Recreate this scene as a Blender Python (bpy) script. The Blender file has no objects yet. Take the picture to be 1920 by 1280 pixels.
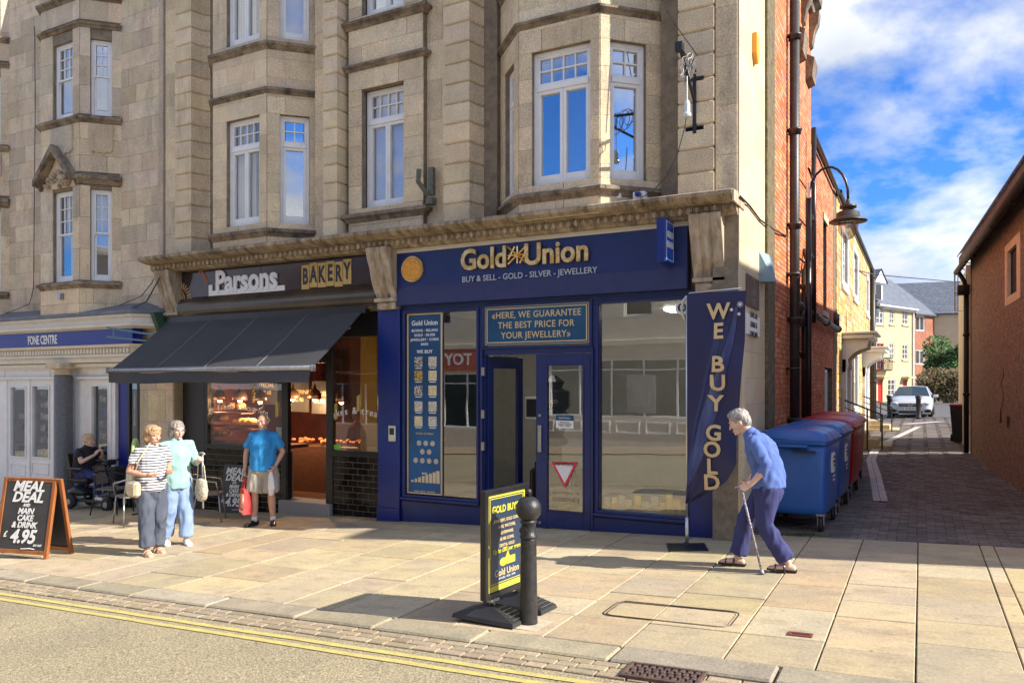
import bpy, math, random
from mathutils import Vector, Matrix, noise
random.seed(7)
R = math.radians
scene = bpy.context.scene
COL = scene.collection
# ---------------------------------------------------------------- camera
CH = 1.873
cam_d = bpy.data.cameras.new('camera'); cam = bpy.data.objects.new('camera', cam_d); COL.objects.link(cam)
cam.location = (0, 0, CH); cam.rotation_euler = (R(90), 0, R(27.9))
cam_d.sensor_width = 36; cam_d.lens = 1449 / 1920 * 36; cam_d.shift_y = 80 / 1920
cam_d.clip_start = .05; cam_d.clip_end = 2000
scene.camera = cam
# ---------------------------------------------------------------- light
SUN_EL, SUN_AZ = 35.0, 84.3          # azimuth clockwise from +Y
world = bpy.data.worlds.new('World'); scene.world = world; world.use_nodes = True
nt = world.node_tree; nt.nodes.clear()
def N(t, typ, **kw):
    n = t.nodes.new(typ)
    for k, v in kw.items():
        if k.startswith('i_'):
            key = k[2:].replace('_', ' '); n.inputs[key].default_value = v
        else: setattr(n, k, v)
    return n
wo = N(nt, 'ShaderNodeOutputWorld'); bg = N(nt, 'ShaderNodeBackground', i_Strength=.15)
sky = N(nt, 'ShaderNodeTexSky', sky_type='NISHITA', sun_disc=False, sun_elevation=R(SUN_EL), sun_rotation=R(SUN_AZ))
sky.altitude = 100; sky.air_density = 1.0; sky.dust_density = .35; sky.ozone_density = 2.2
tc = N(nt, 'ShaderNodeTexCoord')
mp = N(nt, 'ShaderNodeMapping'); mp.inputs['Scale'].default_value = (1, 1, 1.9); mp.inputs['Rotation'].default_value = (.25, .2, .5)
mp.inputs['Location'].default_value = (12.3, 6.1, 1.9)
nt.links.new(tc.outputs['Generated'], mp.inputs['Vector'])
n1 = N(nt, 'ShaderNodeTexNoise', i_Scale=2.5, i_Detail=11, i_Roughness=.56, i_Distortion=.12)
n2 = N(nt, 'ShaderNodeTexNoise', i_Scale=3.0, i_Detail=8, i_Roughness=.5)
nt.links.new(mp.outputs[0], n1.inputs['Vector']); nt.links.new(mp.outputs[0], n2.inputs['Vector'])
cr = N(nt, 'ShaderNodeValToRGB'); cr.color_ramp.elements[0].position = .425; cr.color_ramp.elements[1].position = .53
cr.color_ramp.elements[0].color = (0, 0, 0, 1); cr.color_ramp.elements[1].color = (1, 1, 1, 1)
nt.links.new(n1.outputs[0], cr.inputs[0])
cr2 = N(nt, 'ShaderNodeValToRGB'); cr2.color_ramp.elements[0].position = .36; cr2.color_ramp.elements[1].position = .60
cr2.color_ramp.elements[0].color = (1.5, 1.7, 2.05, 1); cr2.color_ramp.elements[1].color = (2.9, 2.95, 3.05, 1)
nt.links.new(n2.outputs[0], cr2.inputs[0])
hs = N(nt, 'ShaderNodeMix', data_type='RGBA', blend_type='MULTIPLY'); hs.inputs[0].default_value = 1
hs.inputs[7].default_value = (.14, .31, .58, 1)
nt.links.new(sky.outputs[0], hs.inputs[6])
mx = N(nt, 'ShaderNodeMix', data_type='RGBA')
nt.links.new(cr.outputs[0], mx.inputs[0]); nt.links.new(hs.outputs[2], mx.inputs[6]); nt.links.new(cr2.outputs[0], mx.inputs[7])
nt.links.new(mx.outputs[2], bg.inputs[0]); nt.links.new(bg.outputs[0], wo.inputs[0])
sd = bpy.data.lights.new('sun', 'SUN'); sd.energy = 3.45; sd.angle = R(.53); sd.color = (1, .93, .82)
sun = bpy.data.objects.new('sun', sd); COL.objects.link(sun)
_a = R(90 - SUN_AZ); _to = Vector((math.cos(R(SUN_EL)) * math.cos(_a), math.cos(R(SUN_EL)) * math.sin(_a), math.sin(R(SUN_EL))))
sun.rotation_euler = _to.to_track_quat('Z', 'Y').to_euler(); sun.location = (20, 2, 20)
vs = scene.view_settings
vs.view_transform = 'Standard'; vs.look = 'None'; vs.gamma = 1; vs.use_curve_mapping = False; vs.exposure = 1.42
scene.cycles.max_bounces = 8; scene.cycles.transparent_max_bounces = 12

# ---------------------------------------------------------------- survey helpers: sight line through a known plane
_f = 1449.0; _s = math.sin(R(27.9)); _c = math.cos(R(27.9))
def ray(u, v):
    a = (u - 960) / _f
    return Vector((-_s + a * _c, _c + a * _s, -(v - 720) / _f))
def F(u, v, Y):
    r = ray(u, v); t = Y / r.y; return Vector((t * r.x, Y, CH + t * r.z))
def FXp(u, v, X):
    r = ray(u, v); t = X / r.x; return Vector((X, t * r.y, CH + t * r.z))
def zg(x, y):
    return .04 * (min(max(x, -26), 6) + 2.56) + .008 * min(max(y - 10, 0), 70)
def G(u, v):
    r = ray(u, v); t = 8.0
    for _ in range(30):
        p = r * t; t = (CH - zg(p.x, p.y)) / -r.z
    p = r * t; return Vector((p.x, p.y, zg(p.x, p.y)))

# ---------------------------------------------------------------- mesh helpers
class MB:
    def __init__(s): s.v = []; s.f = []; s.mi = []; s.m = 0; s.sm = []; s.smooth = False; s.M = None
    def add(s, vs_, fs):
        b = len(s.v)
        s.v += [tuple(s.M @ Vector(p)) if s.M else tuple(p) for p in vs_]
        for f in fs: s.f.append([i + b for i in f]); s.mi.append(s.m); s.sm.append(s.smooth)
        return s
    def box(s, x0, x1, y0, y1, z0, z1, b=0):
        if b <= 0:
            v = [(x, y, z) for z in (z0, z1) for y in (y0, y1) for x in (x0, x1)]
            return s.add(v, [(0, 2, 3, 1), (4, 5, 7, 6), (0, 1, 5, 4), (2, 6, 7, 3), (0, 4, 6, 2), (1, 3, 7, 5)])
        X = (x0, x1); Y = (y0, y1); Z = (z0, z1); v = []; idx = {}
        for i in (0, 1):
            for j in (0, 1):
                for k in (0, 1):
                    sx = b if i == 0 else -b; sy = b if j == 0 else -b; sz = b if k == 0 else -b
                    for ax in range(3):
                        p = [X[i] + sx, Y[j] + sy, Z[k] + sz]; p[ax] = (X[i], Y[j], Z[k])[ax]
                        idx[i, j, k, ax] = len(v); v.append(p)
        f = []
        for ax in range(3):
            o1, o2 = (ax + 1) % 3, (ax + 2) % 3
            for sd_ in (0, 1):
                q = []
                for a_, b_ in ((0, 0), (1, 0), (1, 1), (0, 1)):
                    k = [0, 0, 0]; k[ax] = sd_; k[o1] = a_; k[o2] = b_; q.append(idx[k[0], k[1], k[2], ax])
                f.append(q if sd_ else q[::-1])
        for ax in range(3):       # edges along ax
            o1, o2 = (ax + 1) % 3, (ax + 2) % 3
            for a_ in (0, 1):
                for b_ in (0, 1):
                    k0 = [0, 0, 0]; k0[o1] = a_; k0[o2] = b_; k1 = list(k0); k1[ax] = 1
                    q = [idx[(*k0, o1)], idx[(*k1, o1)], idx[(*k1, o2)], idx[(*k0, o2)]]
                    f.append(q if (a_ == b_) else q[::-1])
        for i in (0, 1):
            for j in (0, 1):
                for k in (0, 1): f.append([idx[i, j, k, a] for a in range(3)] if (i + j + k) % 2 else [idx[i, j, k, a] for a in (2, 1, 0)])
        return s.add(v, f)
    def prism(s, pts, axis, c0, c1):
        """closed polygon pts (2D, in the two remaining axes in xyz order) extruded along axis"""
        n = len(pts); v = []
        for c in (c0, c1):
            for p in pts:
                q = [p[0], p[1]]; q.insert(axis, c); v.append(q)
        return s.add(v, [list(range(n))[::-1], list(range(n, 2 * n))] + [(i, (i + 1) % n, (i + 1) % n + n, i + n) for i in range(n)])
    def tube(s, pts, r, n=8, cap=True, closed=False):
        P = [Vector(p) for p in pts]; m = len(P); rr = r if isinstance(r, (list, tuple)) else [r] * m
        v = []; prev = None
        for i in range(m):
            if closed: t = P[(i + 1) % m] - P[i - 1]
            else: t = P[min(i + 1, m - 1)] - P[max(i - 1, 0)]
            t = t.normalized() if t.length > 1e-9 else Vector((0, 0, 1))
            if prev is None:
                a = Vector((0, 0, 1)) if abs(t.z) < .9 else Vector((1, 0, 0))
                u = t.cross(a).normalized()
            else:
                u = prev - t * prev.dot(t); u = u.normalized() if u.length > 1e-6 else t.orthogonal().normalized()
            prev = u; w = t.cross(u)
            for k in range(n):
                g = 2 * math.pi * k / n; v.append(P[i] + (u * math.cos(g) + w * math.sin(g)) * rr[i])
        f = []
        for i in range(m if closed else m - 1):
            j = (i + 1) % m
            for k in range(n): f.append((i * n + k, i * n + (k + 1) % n, j * n + (k + 1) % n, j * n + k))
        if cap and not closed: f += [list(range(n))[::-1], list(range((m - 1) * n, m * n))]
        return s.add(v, f)
    def lathe(s, prof, cx=0, cy=0, n=20, cz=0, axis=2):
        v = []
        for r_, z in prof:
            for k in range(n):
                g = 2 * math.pi * k / n; q = [cx + r_ * math.cos(g), cy + r_ * math.sin(g), cz + z] 
                if axis == 0: q = [cz + z, cx + r_ * math.cos(g), cy + r_ * math.sin(g)]
                if axis == 1: q = [cx + r_ * math.cos(g), cz + z, cy - r_ * math.sin(g)]
                v.append(q)
        m = len(prof); f = []
        for i in range(m - 1):
            for k in range(n): f.append((i * n + k, i * n + (k + 1) % n, (i + 1) * n + (k + 1) % n, (i + 1) * n + k))
        f += [list(range(n))[::-1], list(range((m - 1) * n, m * n))]
        return s.add(v, f)
    def ball(s, c, r, n=12, m=8):
        rx, ry, rz = r if isinstance(r, (tuple, list)) else (r, r, r)
        v = [(c[0], c[1], c[2] - rz)]
        for i in range(1, m):
            a = math.pi * i / m
            for k in range(n):
                g = 2 * math.pi * k / n
                v.append((c[0] + rx * math.sin(a) * math.cos(g), c[1] + ry * math.sin(a) * math.sin(g), c[2] - rz * math.cos(a)))
        v.append((c[0], c[1], c[2] + rz)); f = []
        for k in range(n): f.append((0, 1 + (k + 1) % n, 1 + k))
        for i in range(m - 2):
            for k in range(n): f.append((1 + i * n + k, 1 + i * n + (k + 1) % n, 1 + (i + 1) * n + (k + 1) % n, 1 + (i + 1) * n + k))
        t = len(v) - 1; b = 1 + (m - 2) * n
        for k in range(n): f.append((b + k, b + (k + 1) % n, t))
        return s.add(v, f)
    def sweep(s, path, prof, caps=True):
        """profile (out, z) swept along a 2D path; out = to the right of travel"""
        P = [Vector((p[0], p[1])) for p in path]; m = len(P); n = len(prof); v = []
        for i in range(m):
            d0 = (P[i] - P[i - 1]).normalized() if i else None
            d1 = (P[i + 1] - P[i]).normalized() if i < m - 1 else None
            if d0 is None: d0 = d1
            if d1 is None: d1 = d0
            n0 = Vector((d0.y, -d0.x)); n1_ = Vector((d1.y, -d1.x)); b = (n0 + n1_).normalized(); b = b / max(.2, b.dot(n0))
            for o, z in prof: v.append((P[i].x + b.x * o, P[i].y + b.y * o, z))
        f = []
        for i in range(m - 1):
            for k in range(n): f.append((i * n + k, (i + 1) * n + k, (i + 1) * n + (k + 1) % n, i * n + (k + 1) % n))
        if caps: f += [list(range(n)), list(range((m - 1) * n, m * n))[::-1]]
        return s.add(v, f)
    def grid(s, fn, nu, nv):
        v = [fn(i / nu, j / nv) for j in range(nv + 1) for i in range(nu + 1)]
        return s.add(v, [(j * (nu + 1) + i, j * (nu + 1) + i + 1, (j + 1) * (nu + 1) + i + 1, (j + 1) * (nu + 1) + i) for j in range(nv) for i in range(nu)])
    def mesh(s, name, mats):
        me = bpy.data.meshes.new(name); me.from_pydata(s.v, [], s.f)
        for m in mats: me.materials.append(m)
        if len(mats) > 1: me.polygons.foreach_set('material_index', s.mi)
        if any(s.sm): me.polygons.foreach_set('use_smooth', s.sm)
        me.update(); return me
W = {}
def Fr(x, y, z=0, rz=0): return Matrix.Translation((x, y, z)) @ Matrix.Rotation(R(rz), 4, 'Z')
def place(o, parent=None, fr=None):
    COL.objects.link(o) if o.name not in COL.objects else None
    fr = fr if fr is not None else Matrix.Identity(4)
    o.matrix_basis = fr; W[o.name] = fr.copy()
    if parent is not None:
        o.parent = parent; o.matrix_parent_inverse = W[parent.name].inverted()
    return o
def fixn(me):
    import bmesh
    bm = bmesh.new(); bm.from_mesh(me); bmesh.ops.recalc_face_normals(bm, faces=bm.faces); bm.to_mesh(me); bm.free()
def obj(name, mb, mat, parent=None, fr=None, fix=False, **pr):
    mats = mat if isinstance(mat, (list, tuple)) else [mat]
    me = mb.mesh(name, mats) if isinstance(mb, MB) else mb
    if fix: fixn(me)
    o = bpy.data.objects.new(name, me); place(o, parent, fr)
    for k, v in pr.items(): o[k] = v
    return o
def thing(name, label, cat, group=None, fr=None, **pr):
    o = bpy.data.objects.new(name, None); o.empty_display_size = .2; place(o, None, fr)
    o['label'] = label; o['category'] = cat
    if group: o['group'] = group
    for k, v in pr.items(): o[k] = v
    return o
def tag(o, label, cat, group=None):
    o['label'] = label; o['category'] = cat
    if group: o['group'] = group
    return o
def copy_tree(o, parent=None, loc=None, rz=None, label=None):
    c = o.copy(); COL.objects.link(c)
    if parent is not None: c.parent = parent
    for ch in list(o.children): copy_tree(ch, c)
    if loc is not None: c.matrix_basis = Fr(*loc, rz or 0)
    if label: c['label'] = label
    return c
def move(root, x, y, z, rz): root.matrix_basis = Fr(x, y, z, rz)
_tx = {}
def text(name, st, fr, size, mat, parent, ext=.002, bold=0.0, sx=1.0, shear=0, align='CENTER', spacing=1.0, line=1.0, **pr):
    cu = bpy.data.curves.new(name, 'FONT'); cu.body = st; cu.size = size; cu.extrude = ext; cu.offset = bold * size
    cu.align_x = align; cu.align_y = 'CENTER'; cu.shear = shear; cu.space_character = spacing; cu.space_line = line
    cu.resolution_u = 3
    t = bpy.data.objects.new('tmp', cu); COL.objects.link(t)
    dg = bpy.context.evaluated_depsgraph_get(); me = bpy.data.meshes.new_from_object(t.evaluated_get(dg))
    bpy.data.objects.remove(t); bpy.data.curves.remove(cu)
    for v in me.vertices: v.co = (v.co.x * sx, -v.co.z, v.co.y)    # stand it up: reads along +x, faces -y
    me.materials.clear(); me.materials.append(mat); me.name = name
    o = bpy.data.objects.new(name, me); place(o, parent, fr)
    for k, v in pr.items(): o[k] = v
    return o

# ---------------------------------------------------------------- materials
def lk(t, a, b): t.links.new(a, b)
def mat(name, c, c2=None, rough=.7, scale=6, detail=5, rnd=0.0, rhue=0, bump=0, bscale=60, metal=0, spec=.5, coat=0, emit=0,
        ecol=None, stain=None, sscale=(1.2, 1.2, .35), stain_lo=.52, stain_hi=.72, stretch=(1, 1, 1), alpha=1, mixlo=.35, mixhi=.65, grit=0, gscale=250, spots=0):
    m = bpy.data.materials.new(name); m.use_nodes = True; t = m.node_tree; t.nodes.clear()
    out = N(t, 'ShaderNodeOutputMaterial'); b = N(t, 'ShaderNodeBsdfPrincipled'); lk(t, b.outputs[0], out.inputs[0])
    b.inputs['Roughness'].default_value = rough; b.inputs['Metallic'].default_value = metal
    b.inputs['Specular IOR Level'].default_value = spec; b.inputs['Coat Weight'].default_value = coat; b.inputs['Coat Roughness'].default_value = .06
    b.inputs['Base Color'].default_value = (*c, 1)
    geo = N(t, 'ShaderNodeNewGeometry'); col = None
    if c2 or stain or rnd or grit:
        rgb = N(t, 'ShaderNodeRGB'); rgb.outputs[0].default_value = (*c, 1); col = rgb.outputs[0]
        if c2:
            mp_ = N(t, 'ShaderNodeMapping'); mp_.inputs['Scale'].default_value = stretch; lk(t, geo.outputs['Position'], mp_.inputs[0])
            nz = N(t, 'ShaderNodeTexNoise', i_Scale=scale, i_Detail=detail, i_Roughness=.6); lk(t, mp_.outputs[0], nz.inputs['Vector'])
            mr = N(t, 'ShaderNodeMapRange'); mr.inputs[1].default_value = mixlo; mr.inputs[2].default_value = mixhi; lk(t, nz.outputs[0], mr.inputs[0])
            x = N(t, 'ShaderNodeMix', data_type='RGBA'); lk(t, mr.outputs[0], x.inputs[0]); lk(t, col, x.inputs[6]); x.inputs[7].default_value = (*c2, 1); col = x.outputs[2]
        if rnd:
            oi = N(t, 'ShaderNodeObjectInfo'); ad = N(t, 'ShaderNodeMath', operation='ADD'); lk(t, oi.outputs['Random'], ad.inputs[0]); lk(t, geo.outputs['Random Per Island'], ad.inputs[1])
            fr_ = N(t, 'ShaderNodeMath', operation='FRACT'); lk(t, ad.outputs[0], fr_.inputs[0])
            mr = N(t, 'ShaderNodeMapRange'); mr.inputs[3].default_value = 1 - rnd; mr.inputs[4].default_value = 1 + rnd; lk(t, fr_.outputs[0], mr.inputs[0])
            wn = N(t, 'ShaderNodeTexWhiteNoise', noise_dimensions='1D'); lk(t, fr_.outputs[0], wn.inputs['W'])
            mh = N(t, 'ShaderNodeMapRange'); mh.inputs[3].default_value = .5 - rhue; mh.inputs[4].default_value = .5 + rhue; lk(t, wn.outputs[0], mh.inputs[0])
            ms = N(t, 'ShaderNodeMapRange'); ms.inputs[3].default_value = 1 - rhue * 12; ms.inputs[4].default_value = 1 + rhue * 8
            sc_ = N(t, 'ShaderNodeSeparateColor'); lk(t, wn.outputs[1], sc_.inputs[0]); lk(t, sc_.outputs[1], ms.inputs[0])
            h = N(t, 'ShaderNodeHueSaturation'); lk(t, mh.outputs[0], h.inputs['Hue']); lk(t, mr.outputs[0], h.inputs['Value']); lk(t, col, h.inputs['Color'])
            if rhue: lk(t, ms.outputs[0], h.inputs['Saturation'])
            col = h.outputs[0]
        if stain:
            mp_ = N(t, 'ShaderNodeMapping'); mp_.inputs['Scale'].default_value = sscale; lk(t, geo.outputs['Position'], mp_.inputs[0])
            nz = N(t, 'ShaderNodeTexNoise', i_Scale=3.2, i_Detail=8, i_Roughness=.68); lk(t, mp_.outputs[0], nz.inputs['Vector'])
            mr = N(t, 'ShaderNodeMapRange'); mr.inputs[1].default_value = stain_lo; mr.inputs[2].default_value = stain_hi; mr.inputs[4].default_value = .85; lk(t, nz.outputs[0], mr.inputs[0])
            x = N(t, 'ShaderNodeMix', data_type='RGBA'); lk(t, mr.outputs[0], x.inputs[0]); lk(t, col, x.inputs[6]); x.inputs[7].default_value = (*stain, 1); col = x.outputs[2]
        if grit:
            nz = N(t, 'ShaderNodeTexNoise', i_Scale=gscale, i_Detail=2, i_Roughness=.7); lk(t, geo.outputs['Position'], nz.inputs['Vector'])
            mr = N(t, 'ShaderNodeMapRange'); mr.inputs[1].default_value = .3; mr.inputs[2].default_value = .7; mr.inputs[3].default_value = 1 - grit; mr.inputs[4].default_value = 1 + grit
            lk(t, nz.outputs[0], mr.inputs[0])
            h = N(t, 'ShaderNodeHueSaturation'); lk(t, mr.outputs[0], h.inputs['Value']); lk(t, col, h.inputs['Color']); col = h.outputs[0]
        if spots:
            vo = N(t, 'ShaderNodeTexVoronoi', i_Scale=spots); lk(t, geo.outputs['Position'], vo.inputs['Vector']); mr = N(t, 'ShaderNodeMapRange'); mr.inputs[1].default_value = .05; mr.inputs[2].default_value = .085; mr.inputs[3].default_value = .55; mr.inputs[4].default_value = 0; lk(t, vo.outputs['Distance'], mr.inputs[0])
            wn_ = N(t, 'ShaderNodeSeparateColor'); lk(t, vo.outputs['Color'], wn_.inputs[0]); gt = N(t, 'ShaderNodeMath', operation='GREATER_THAN'); gt.inputs[1].default_value = .6; lk(t, wn_.outputs[0], gt.inputs[0]); ml = N(t, 'ShaderNodeMath', operation='MULTIPLY'); lk(t, gt.outputs[0], ml.inputs[0]); lk(t, mr.outputs[0], ml.inputs[1])
            x = N(t, 'ShaderNodeMix', data_type='RGBA'); lk(t, ml.outputs[0], x.inputs[0]); lk(t, col, x.inputs[6]); x.inputs[7].default_value = (.12, .10, .085, 1); col = x.outputs[2]
        lk(t, col, b.inputs['Base Color'])
    if bump:
        nz = N(t, 'ShaderNodeTexNoise', i_Scale=bscale, i_Detail=4, i_Roughness=.65); lk(t, geo.outputs['Position'], nz.inputs['Vector'])
        bp = N(t, 'ShaderNodeBump'); bp.inputs['Strength'].default_value = bump; bp.inputs['Distance'].default_value = .01
        lk(t, nz.outputs[0], bp.inputs['Height']); lk(t, bp.outputs[0], b.inputs['Normal'])
    if emit:
        b.inputs['Emission Color'].default_value = (*(ecol or c), 1); b.inputs['Emission Strength'].default_value = emit
    return m
def glass(name, refl=.3, tint=(1, 1, 1), rough=0.0, wavy=0):
    m = bpy.data.materials.new(name); m.use_nodes = True; t = m.node_tree; t.nodes.clear()
    out = N(t, 'ShaderNodeOutputMaterial'); g = N(t, 'ShaderNodeBsdfGlossy', i_Roughness=rough); tr = N(t, 'ShaderNodeBsdfTransparent')
    tr.inputs[0].default_value = (*tint, 1); lw = N(t, 'ShaderNodeLayerWeight', i_Blend=.5); fz = N(t, 'ShaderNodeMath', operation='POWER'); lk(t, lw.outputs['Facing'], fz.inputs[0]); fz.inputs[1].default_value = 4.5
    mr = N(t, 'ShaderNodeMapRange'); mr.inputs[3].default_value = refl; mr.inputs[4].default_value = 1; lk(t, fz.outputs[0], mr.inputs[0])
    mx_ = N(t, 'ShaderNodeMixShader'); lk(t, mr.outputs[0], mx_.inputs[0]); lk(t, tr.outputs[0], mx_.inputs[1]); lk(t, g.outputs[0], mx_.inputs[2])
    if wavy:
        geo = N(t, 'ShaderNodeNewGeometry'); nz = N(t, 'ShaderNodeTexNoise', i_Scale=2.2, i_Detail=1); lk(t, geo.outputs['Position'], nz.inputs['Vector'])
        bp = N(t, 'ShaderNodeBump'); bp.inputs['Strength'].default_value = wavy; bp.inputs['Distance'].default_value = .02
        lk(t, nz.outputs[0], bp.inputs['Height']); lk(t, bp.outputs[0], g.inputs['Normal'])
    lk(t, mx_.outputs[0], out.inputs[0]); return m
def srgb(r, g, b): return tuple(((x / 255) / 12.92 if x / 255 < .04045 else ((x / 255 + .055) / 1.055) ** 2.4) for x in (r, g, b))
STONE = mat('ashlar_stone', (.70, .565, .375), (.58, .47, .32), rough=.85, scale=3.5, rnd=.13, rhue=.007, bump=.9, bscale=28, stain=(.22, .18, .135), stain_lo=.54, stain_hi=.84, grit=.3, gscale=60)
STONE_L = mat('pale_ashlar_stone', (.66, .54, .38), (.54, .44, .31), rough=.85, scale=3, rnd=.19, rhue=.012, bump=.8, bscale=45, stain=(.26, .21, .15), stain_lo=.52, stain_hi=.82, grit=.28, gscale=60)
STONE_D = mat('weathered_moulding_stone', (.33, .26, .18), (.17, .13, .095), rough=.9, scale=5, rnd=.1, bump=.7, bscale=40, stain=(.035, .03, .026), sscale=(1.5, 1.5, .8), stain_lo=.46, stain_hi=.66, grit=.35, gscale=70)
MORTAR = mat('mortar', (.27, .22, .16), (.17, .14, .10), rough=.95, scale=9)
CONS = mat('console_stone', (.52, .44, .33), (.30, .22, .14), rough=.85, scale=4, stretch=(3, 3, .6), bump=.4, bscale=50, stain=(.12, .09, .07), sscale=(3, 3, .4), stain_lo=.5, stain_hi=.8)
WHITE = mat('white_window_paint', (.84, .84, .83), (.76, .755, .74), rough=.35, scale=4, bump=.05)
NAVY = mat('navy_paint', srgb(24, 44, 104), srgb(21, 38, 92), rough=.34, scale=2, bump=.05, bscale=20, stain=srgb(60, 66, 100), stain_lo=.66, stain_hi=.95)
NAVY2 = mat('bright_navy_paint', srgb(14, 42, 120), srgb(18, 36, 100), rough=.28, scale=1.5)
BLACK = mat('black_paint', (.012, .012, .014), (.02, .02, .022), rough=.3, scale=5)
IRON = mat('black_cast_iron', (.018, .018, .02), (.035, .033, .032), rough=.38, scale=20, bump=.5, bscale=50)
IRON2 = mat('dark_iron_pipe', (.03, .024, .024), (.05, .04, .036), rough=.45, scale=8, bump=.2)
GOLD = mat('polished_gold', (.92, .68, .30), (.70, .42, .13), rough=.28, scale=9, metal=.75, mixlo=.45, mixhi=.55)
GOLDP = mat('gold_print', (.62, .47, .25), rough=.45)
SILVER = mat('brushed_silver', (.62, .62, .62), rough=.3, metal=.9)
STEEL = mat('galvanised_steel', (.42, .43, .44), (.3, .3, .31), rough=.35, metal=.85, scale=20)
WPRINT = mat('white_print', (.78, .78, .77), rough=.5)
GL_SKY = glass('upper_window_glass', .52, (.9, .93, .97), wavy=.035)
GL_BLIND = glass('blinded_window_glass', .2, wavy=.03)
GL_SHOP = glass('shop_window_glass', .19, (.93, .95, .95), wavy=.018)
GL_BAK = glass('bakery_glass', .09, (.9, .9, .9), wavy=.02)
BLIND = mat('pale_blind', (.66, .64, .60), (.56, .55, .52), rough=.8, scale=3)
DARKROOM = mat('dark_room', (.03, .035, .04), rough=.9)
SANDP = mat('worn_sandstone_paving', (.49, .385, .225), (.40, .325, .215), spots=4.2, rough=.8, scale=2.2, rnd=.15, rhue=.012, bump=.35, bscale=30, stain=(.22, .17, .11), sscale=(.9, 1.6, 1), stain_lo=.50, stain_hi=.82, grit=.16, gscale=45)
KERB = mat('grey_sandstone_kerb', (.39, .325, .225), (.29, .25, .18), rough=.85, scale=4, rnd=.14, rhue=.01, bump=.5, bscale=30, stain=(.2, .16, .11), stain_lo=.58, stain_hi=.85, grit=.2, gscale=50)
SETT = mat('sandstone_sett', (.37, .29, .185), (.30, .24, .16), rough=.85, scale=5, rnd=.16, rhue=.01, bump=.5, bscale=30, grit=.2, gscale=60)
JOINT = mat('joint_sand', (.15, .12, .085), (.26, .21, .14), rough=1, scale=14)
ROADM = mat('buff_chip_asphalt', (.385, .32, .195), (.31, .26, .165), rough=.9, scale=1.1, bump=1.0, bscale=80, grit=.62, gscale=62, stain=(.23, .19, .13), sscale=(.5, 1.4, 1), stain_lo=.6, stain_hi=.9)
YLINE = mat('worn_yellow_line', (.66, .53, .16), (.52, .43, .16), rough=.75, scale=9, bump=.8, bscale=110, grit=.2, gscale=90)
WLINE = mat('worn_white_line', (.62, .60, .56), (.4, .38, .36), rough=.8, scale=10, bump=.5, grit=.2)
LBLOCK = mat('lane_block', (.185, .155, .135), (.13, .112, .10), rough=.85, scale=3, rnd=.3, rhue=.015, bump=.5, bscale=40, grit=.25, gscale=60)
BRICK = mat('red_brick', (.70, .25, .10), (.52, .16, .075), rough=.85, scale=5, rnd=.2, rhue=.012, bump=.5, bscale=60, grit=.2, gscale=60)
# ================================================================ SETTING: ground, road, pavement, lane
SL = math.atan(.04)
def sheet(name, x0, x1, y0, y1, off, m, nx=40, ny=20, kind='structure', parent=None):
    b = MB(); b.grid(lambda a, c: (x0 + a * (x1 - x0), y0 + c * (y1 - y0), zg(x0 + a * (x1 - x0), y0 + c * (y1 - y0)) + off), nx, ny)
    return obj(name, b, m, parent, kind=kind)
sheet('ground', -420, 420, -300, 620, -.16, mat('earth', (.12, .10, .08), (.08, .075, .06), scale=1), 140, 140)
road = sheet('road', -34, 9, -3.0, 4.64, -.028, ROADM, 60, 12)
def line_strip(name, x0, x1, y0, y1, off):
    b = MB(); n = 120
    rn = [random.uniform(-.006, .006) for _ in range(n + 1)]
    b.grid(lambda a, c: (x0 + a * (x1 - x0), y0 + c * (y1 - y0) + rn[int(a * n + .5)], zg(x0 + a * (x1 - x0), 0) + off), n, 1)
    return obj(name, b, YLINE, road)
line_strip('yellow_line', -34, 9, 4.47, 4.53, -.022); line_strip('yellow_line', -34, 9, 4.34, 4.40, -.022)
# gutter of setts
gut = sheet('gutter', -34, 9, 4.62, 4.9, -.04, JOINT, 60, 2)
_bc = {}
def blk(L, T, H, bev, m, name='stone'):
    k = (round(L, 3), round(T, 3), round(H, 3), bev, m.name)
    if k not in _bc: _bc[k] = MB().box(0, L, 0, T, 0, H, bev).mesh(name, [m])
    return _bc[k]
def slabobj(name, x0, x1, y0, y1, top, m, parent, th=.06, bev=.007, tilt=0.0):
    L = round((x1 - x0), 2); D = round(y1 - y0, 2)
    me = blk(L, D, th, bev, m, name); z = zg(x0, y0) + top - th
    o = bpy.data.objects.new(name, me)
    place(o, parent, Matrix.Translation((x0, y0, z)) @ Matrix.Rotation(-SL + random.uniform(-1, 1) * tilt, 4, 'Y') @ Matrix.Rotation(random.uniform(-1, 1) * tilt, 4, 'X'))
    return o
rest = MB(); cnt = 0
cells = []
for r_ in range(3):
    x = -19 + random.random() * .1
    while x < 3.2:
        L = random.choice((.14, .17, .2, .24)); cells.append((x, L, r_)); x += L + .012
cells.sort(key=lambda c_: abs(c_[0] + 3.5))
for x, L, r_ in cells:
    y = 4.625 + r_ * .087; tp = -.014 + random.uniform(-.002, .002)
    if cnt < 298: slabobj('sett', x, x + L, y, y + .078, tp, SETT, gut, .04, .005, .006); cnt += 1
    else: rest.box(x, x + L, y, y + .076, zg(x, y) + tp - .04, zg(x, y) + tp, .008)
obj('setts', rest, SETT, gut, kind='stuff')
pav = sheet('pavement', -34, 9, 4.89, 9.83, -.03, JOINT, 60, 8)
x = -19.0
while x < 5:
    L = random.choice((.8, .9, 1.05)); slabobj('kerb_stone', x, x + L, 4.885, 5.17, .004, KERB, pav, .11, .014, .004); x += L + .014
xs = [2.7, 2.05, G(1920, 1150).x, G(1836, 1018).x, G(1722, 1012).x, G(1619, 1010).x, G(1510, 1020).x]
xs = [3.4] + sorted(xs, reverse=True)
while xs[-1] > -18.5: xs.append(round(xs[-1] - random.choice((.55, .62, .7, .78, .85)), 2))
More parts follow.
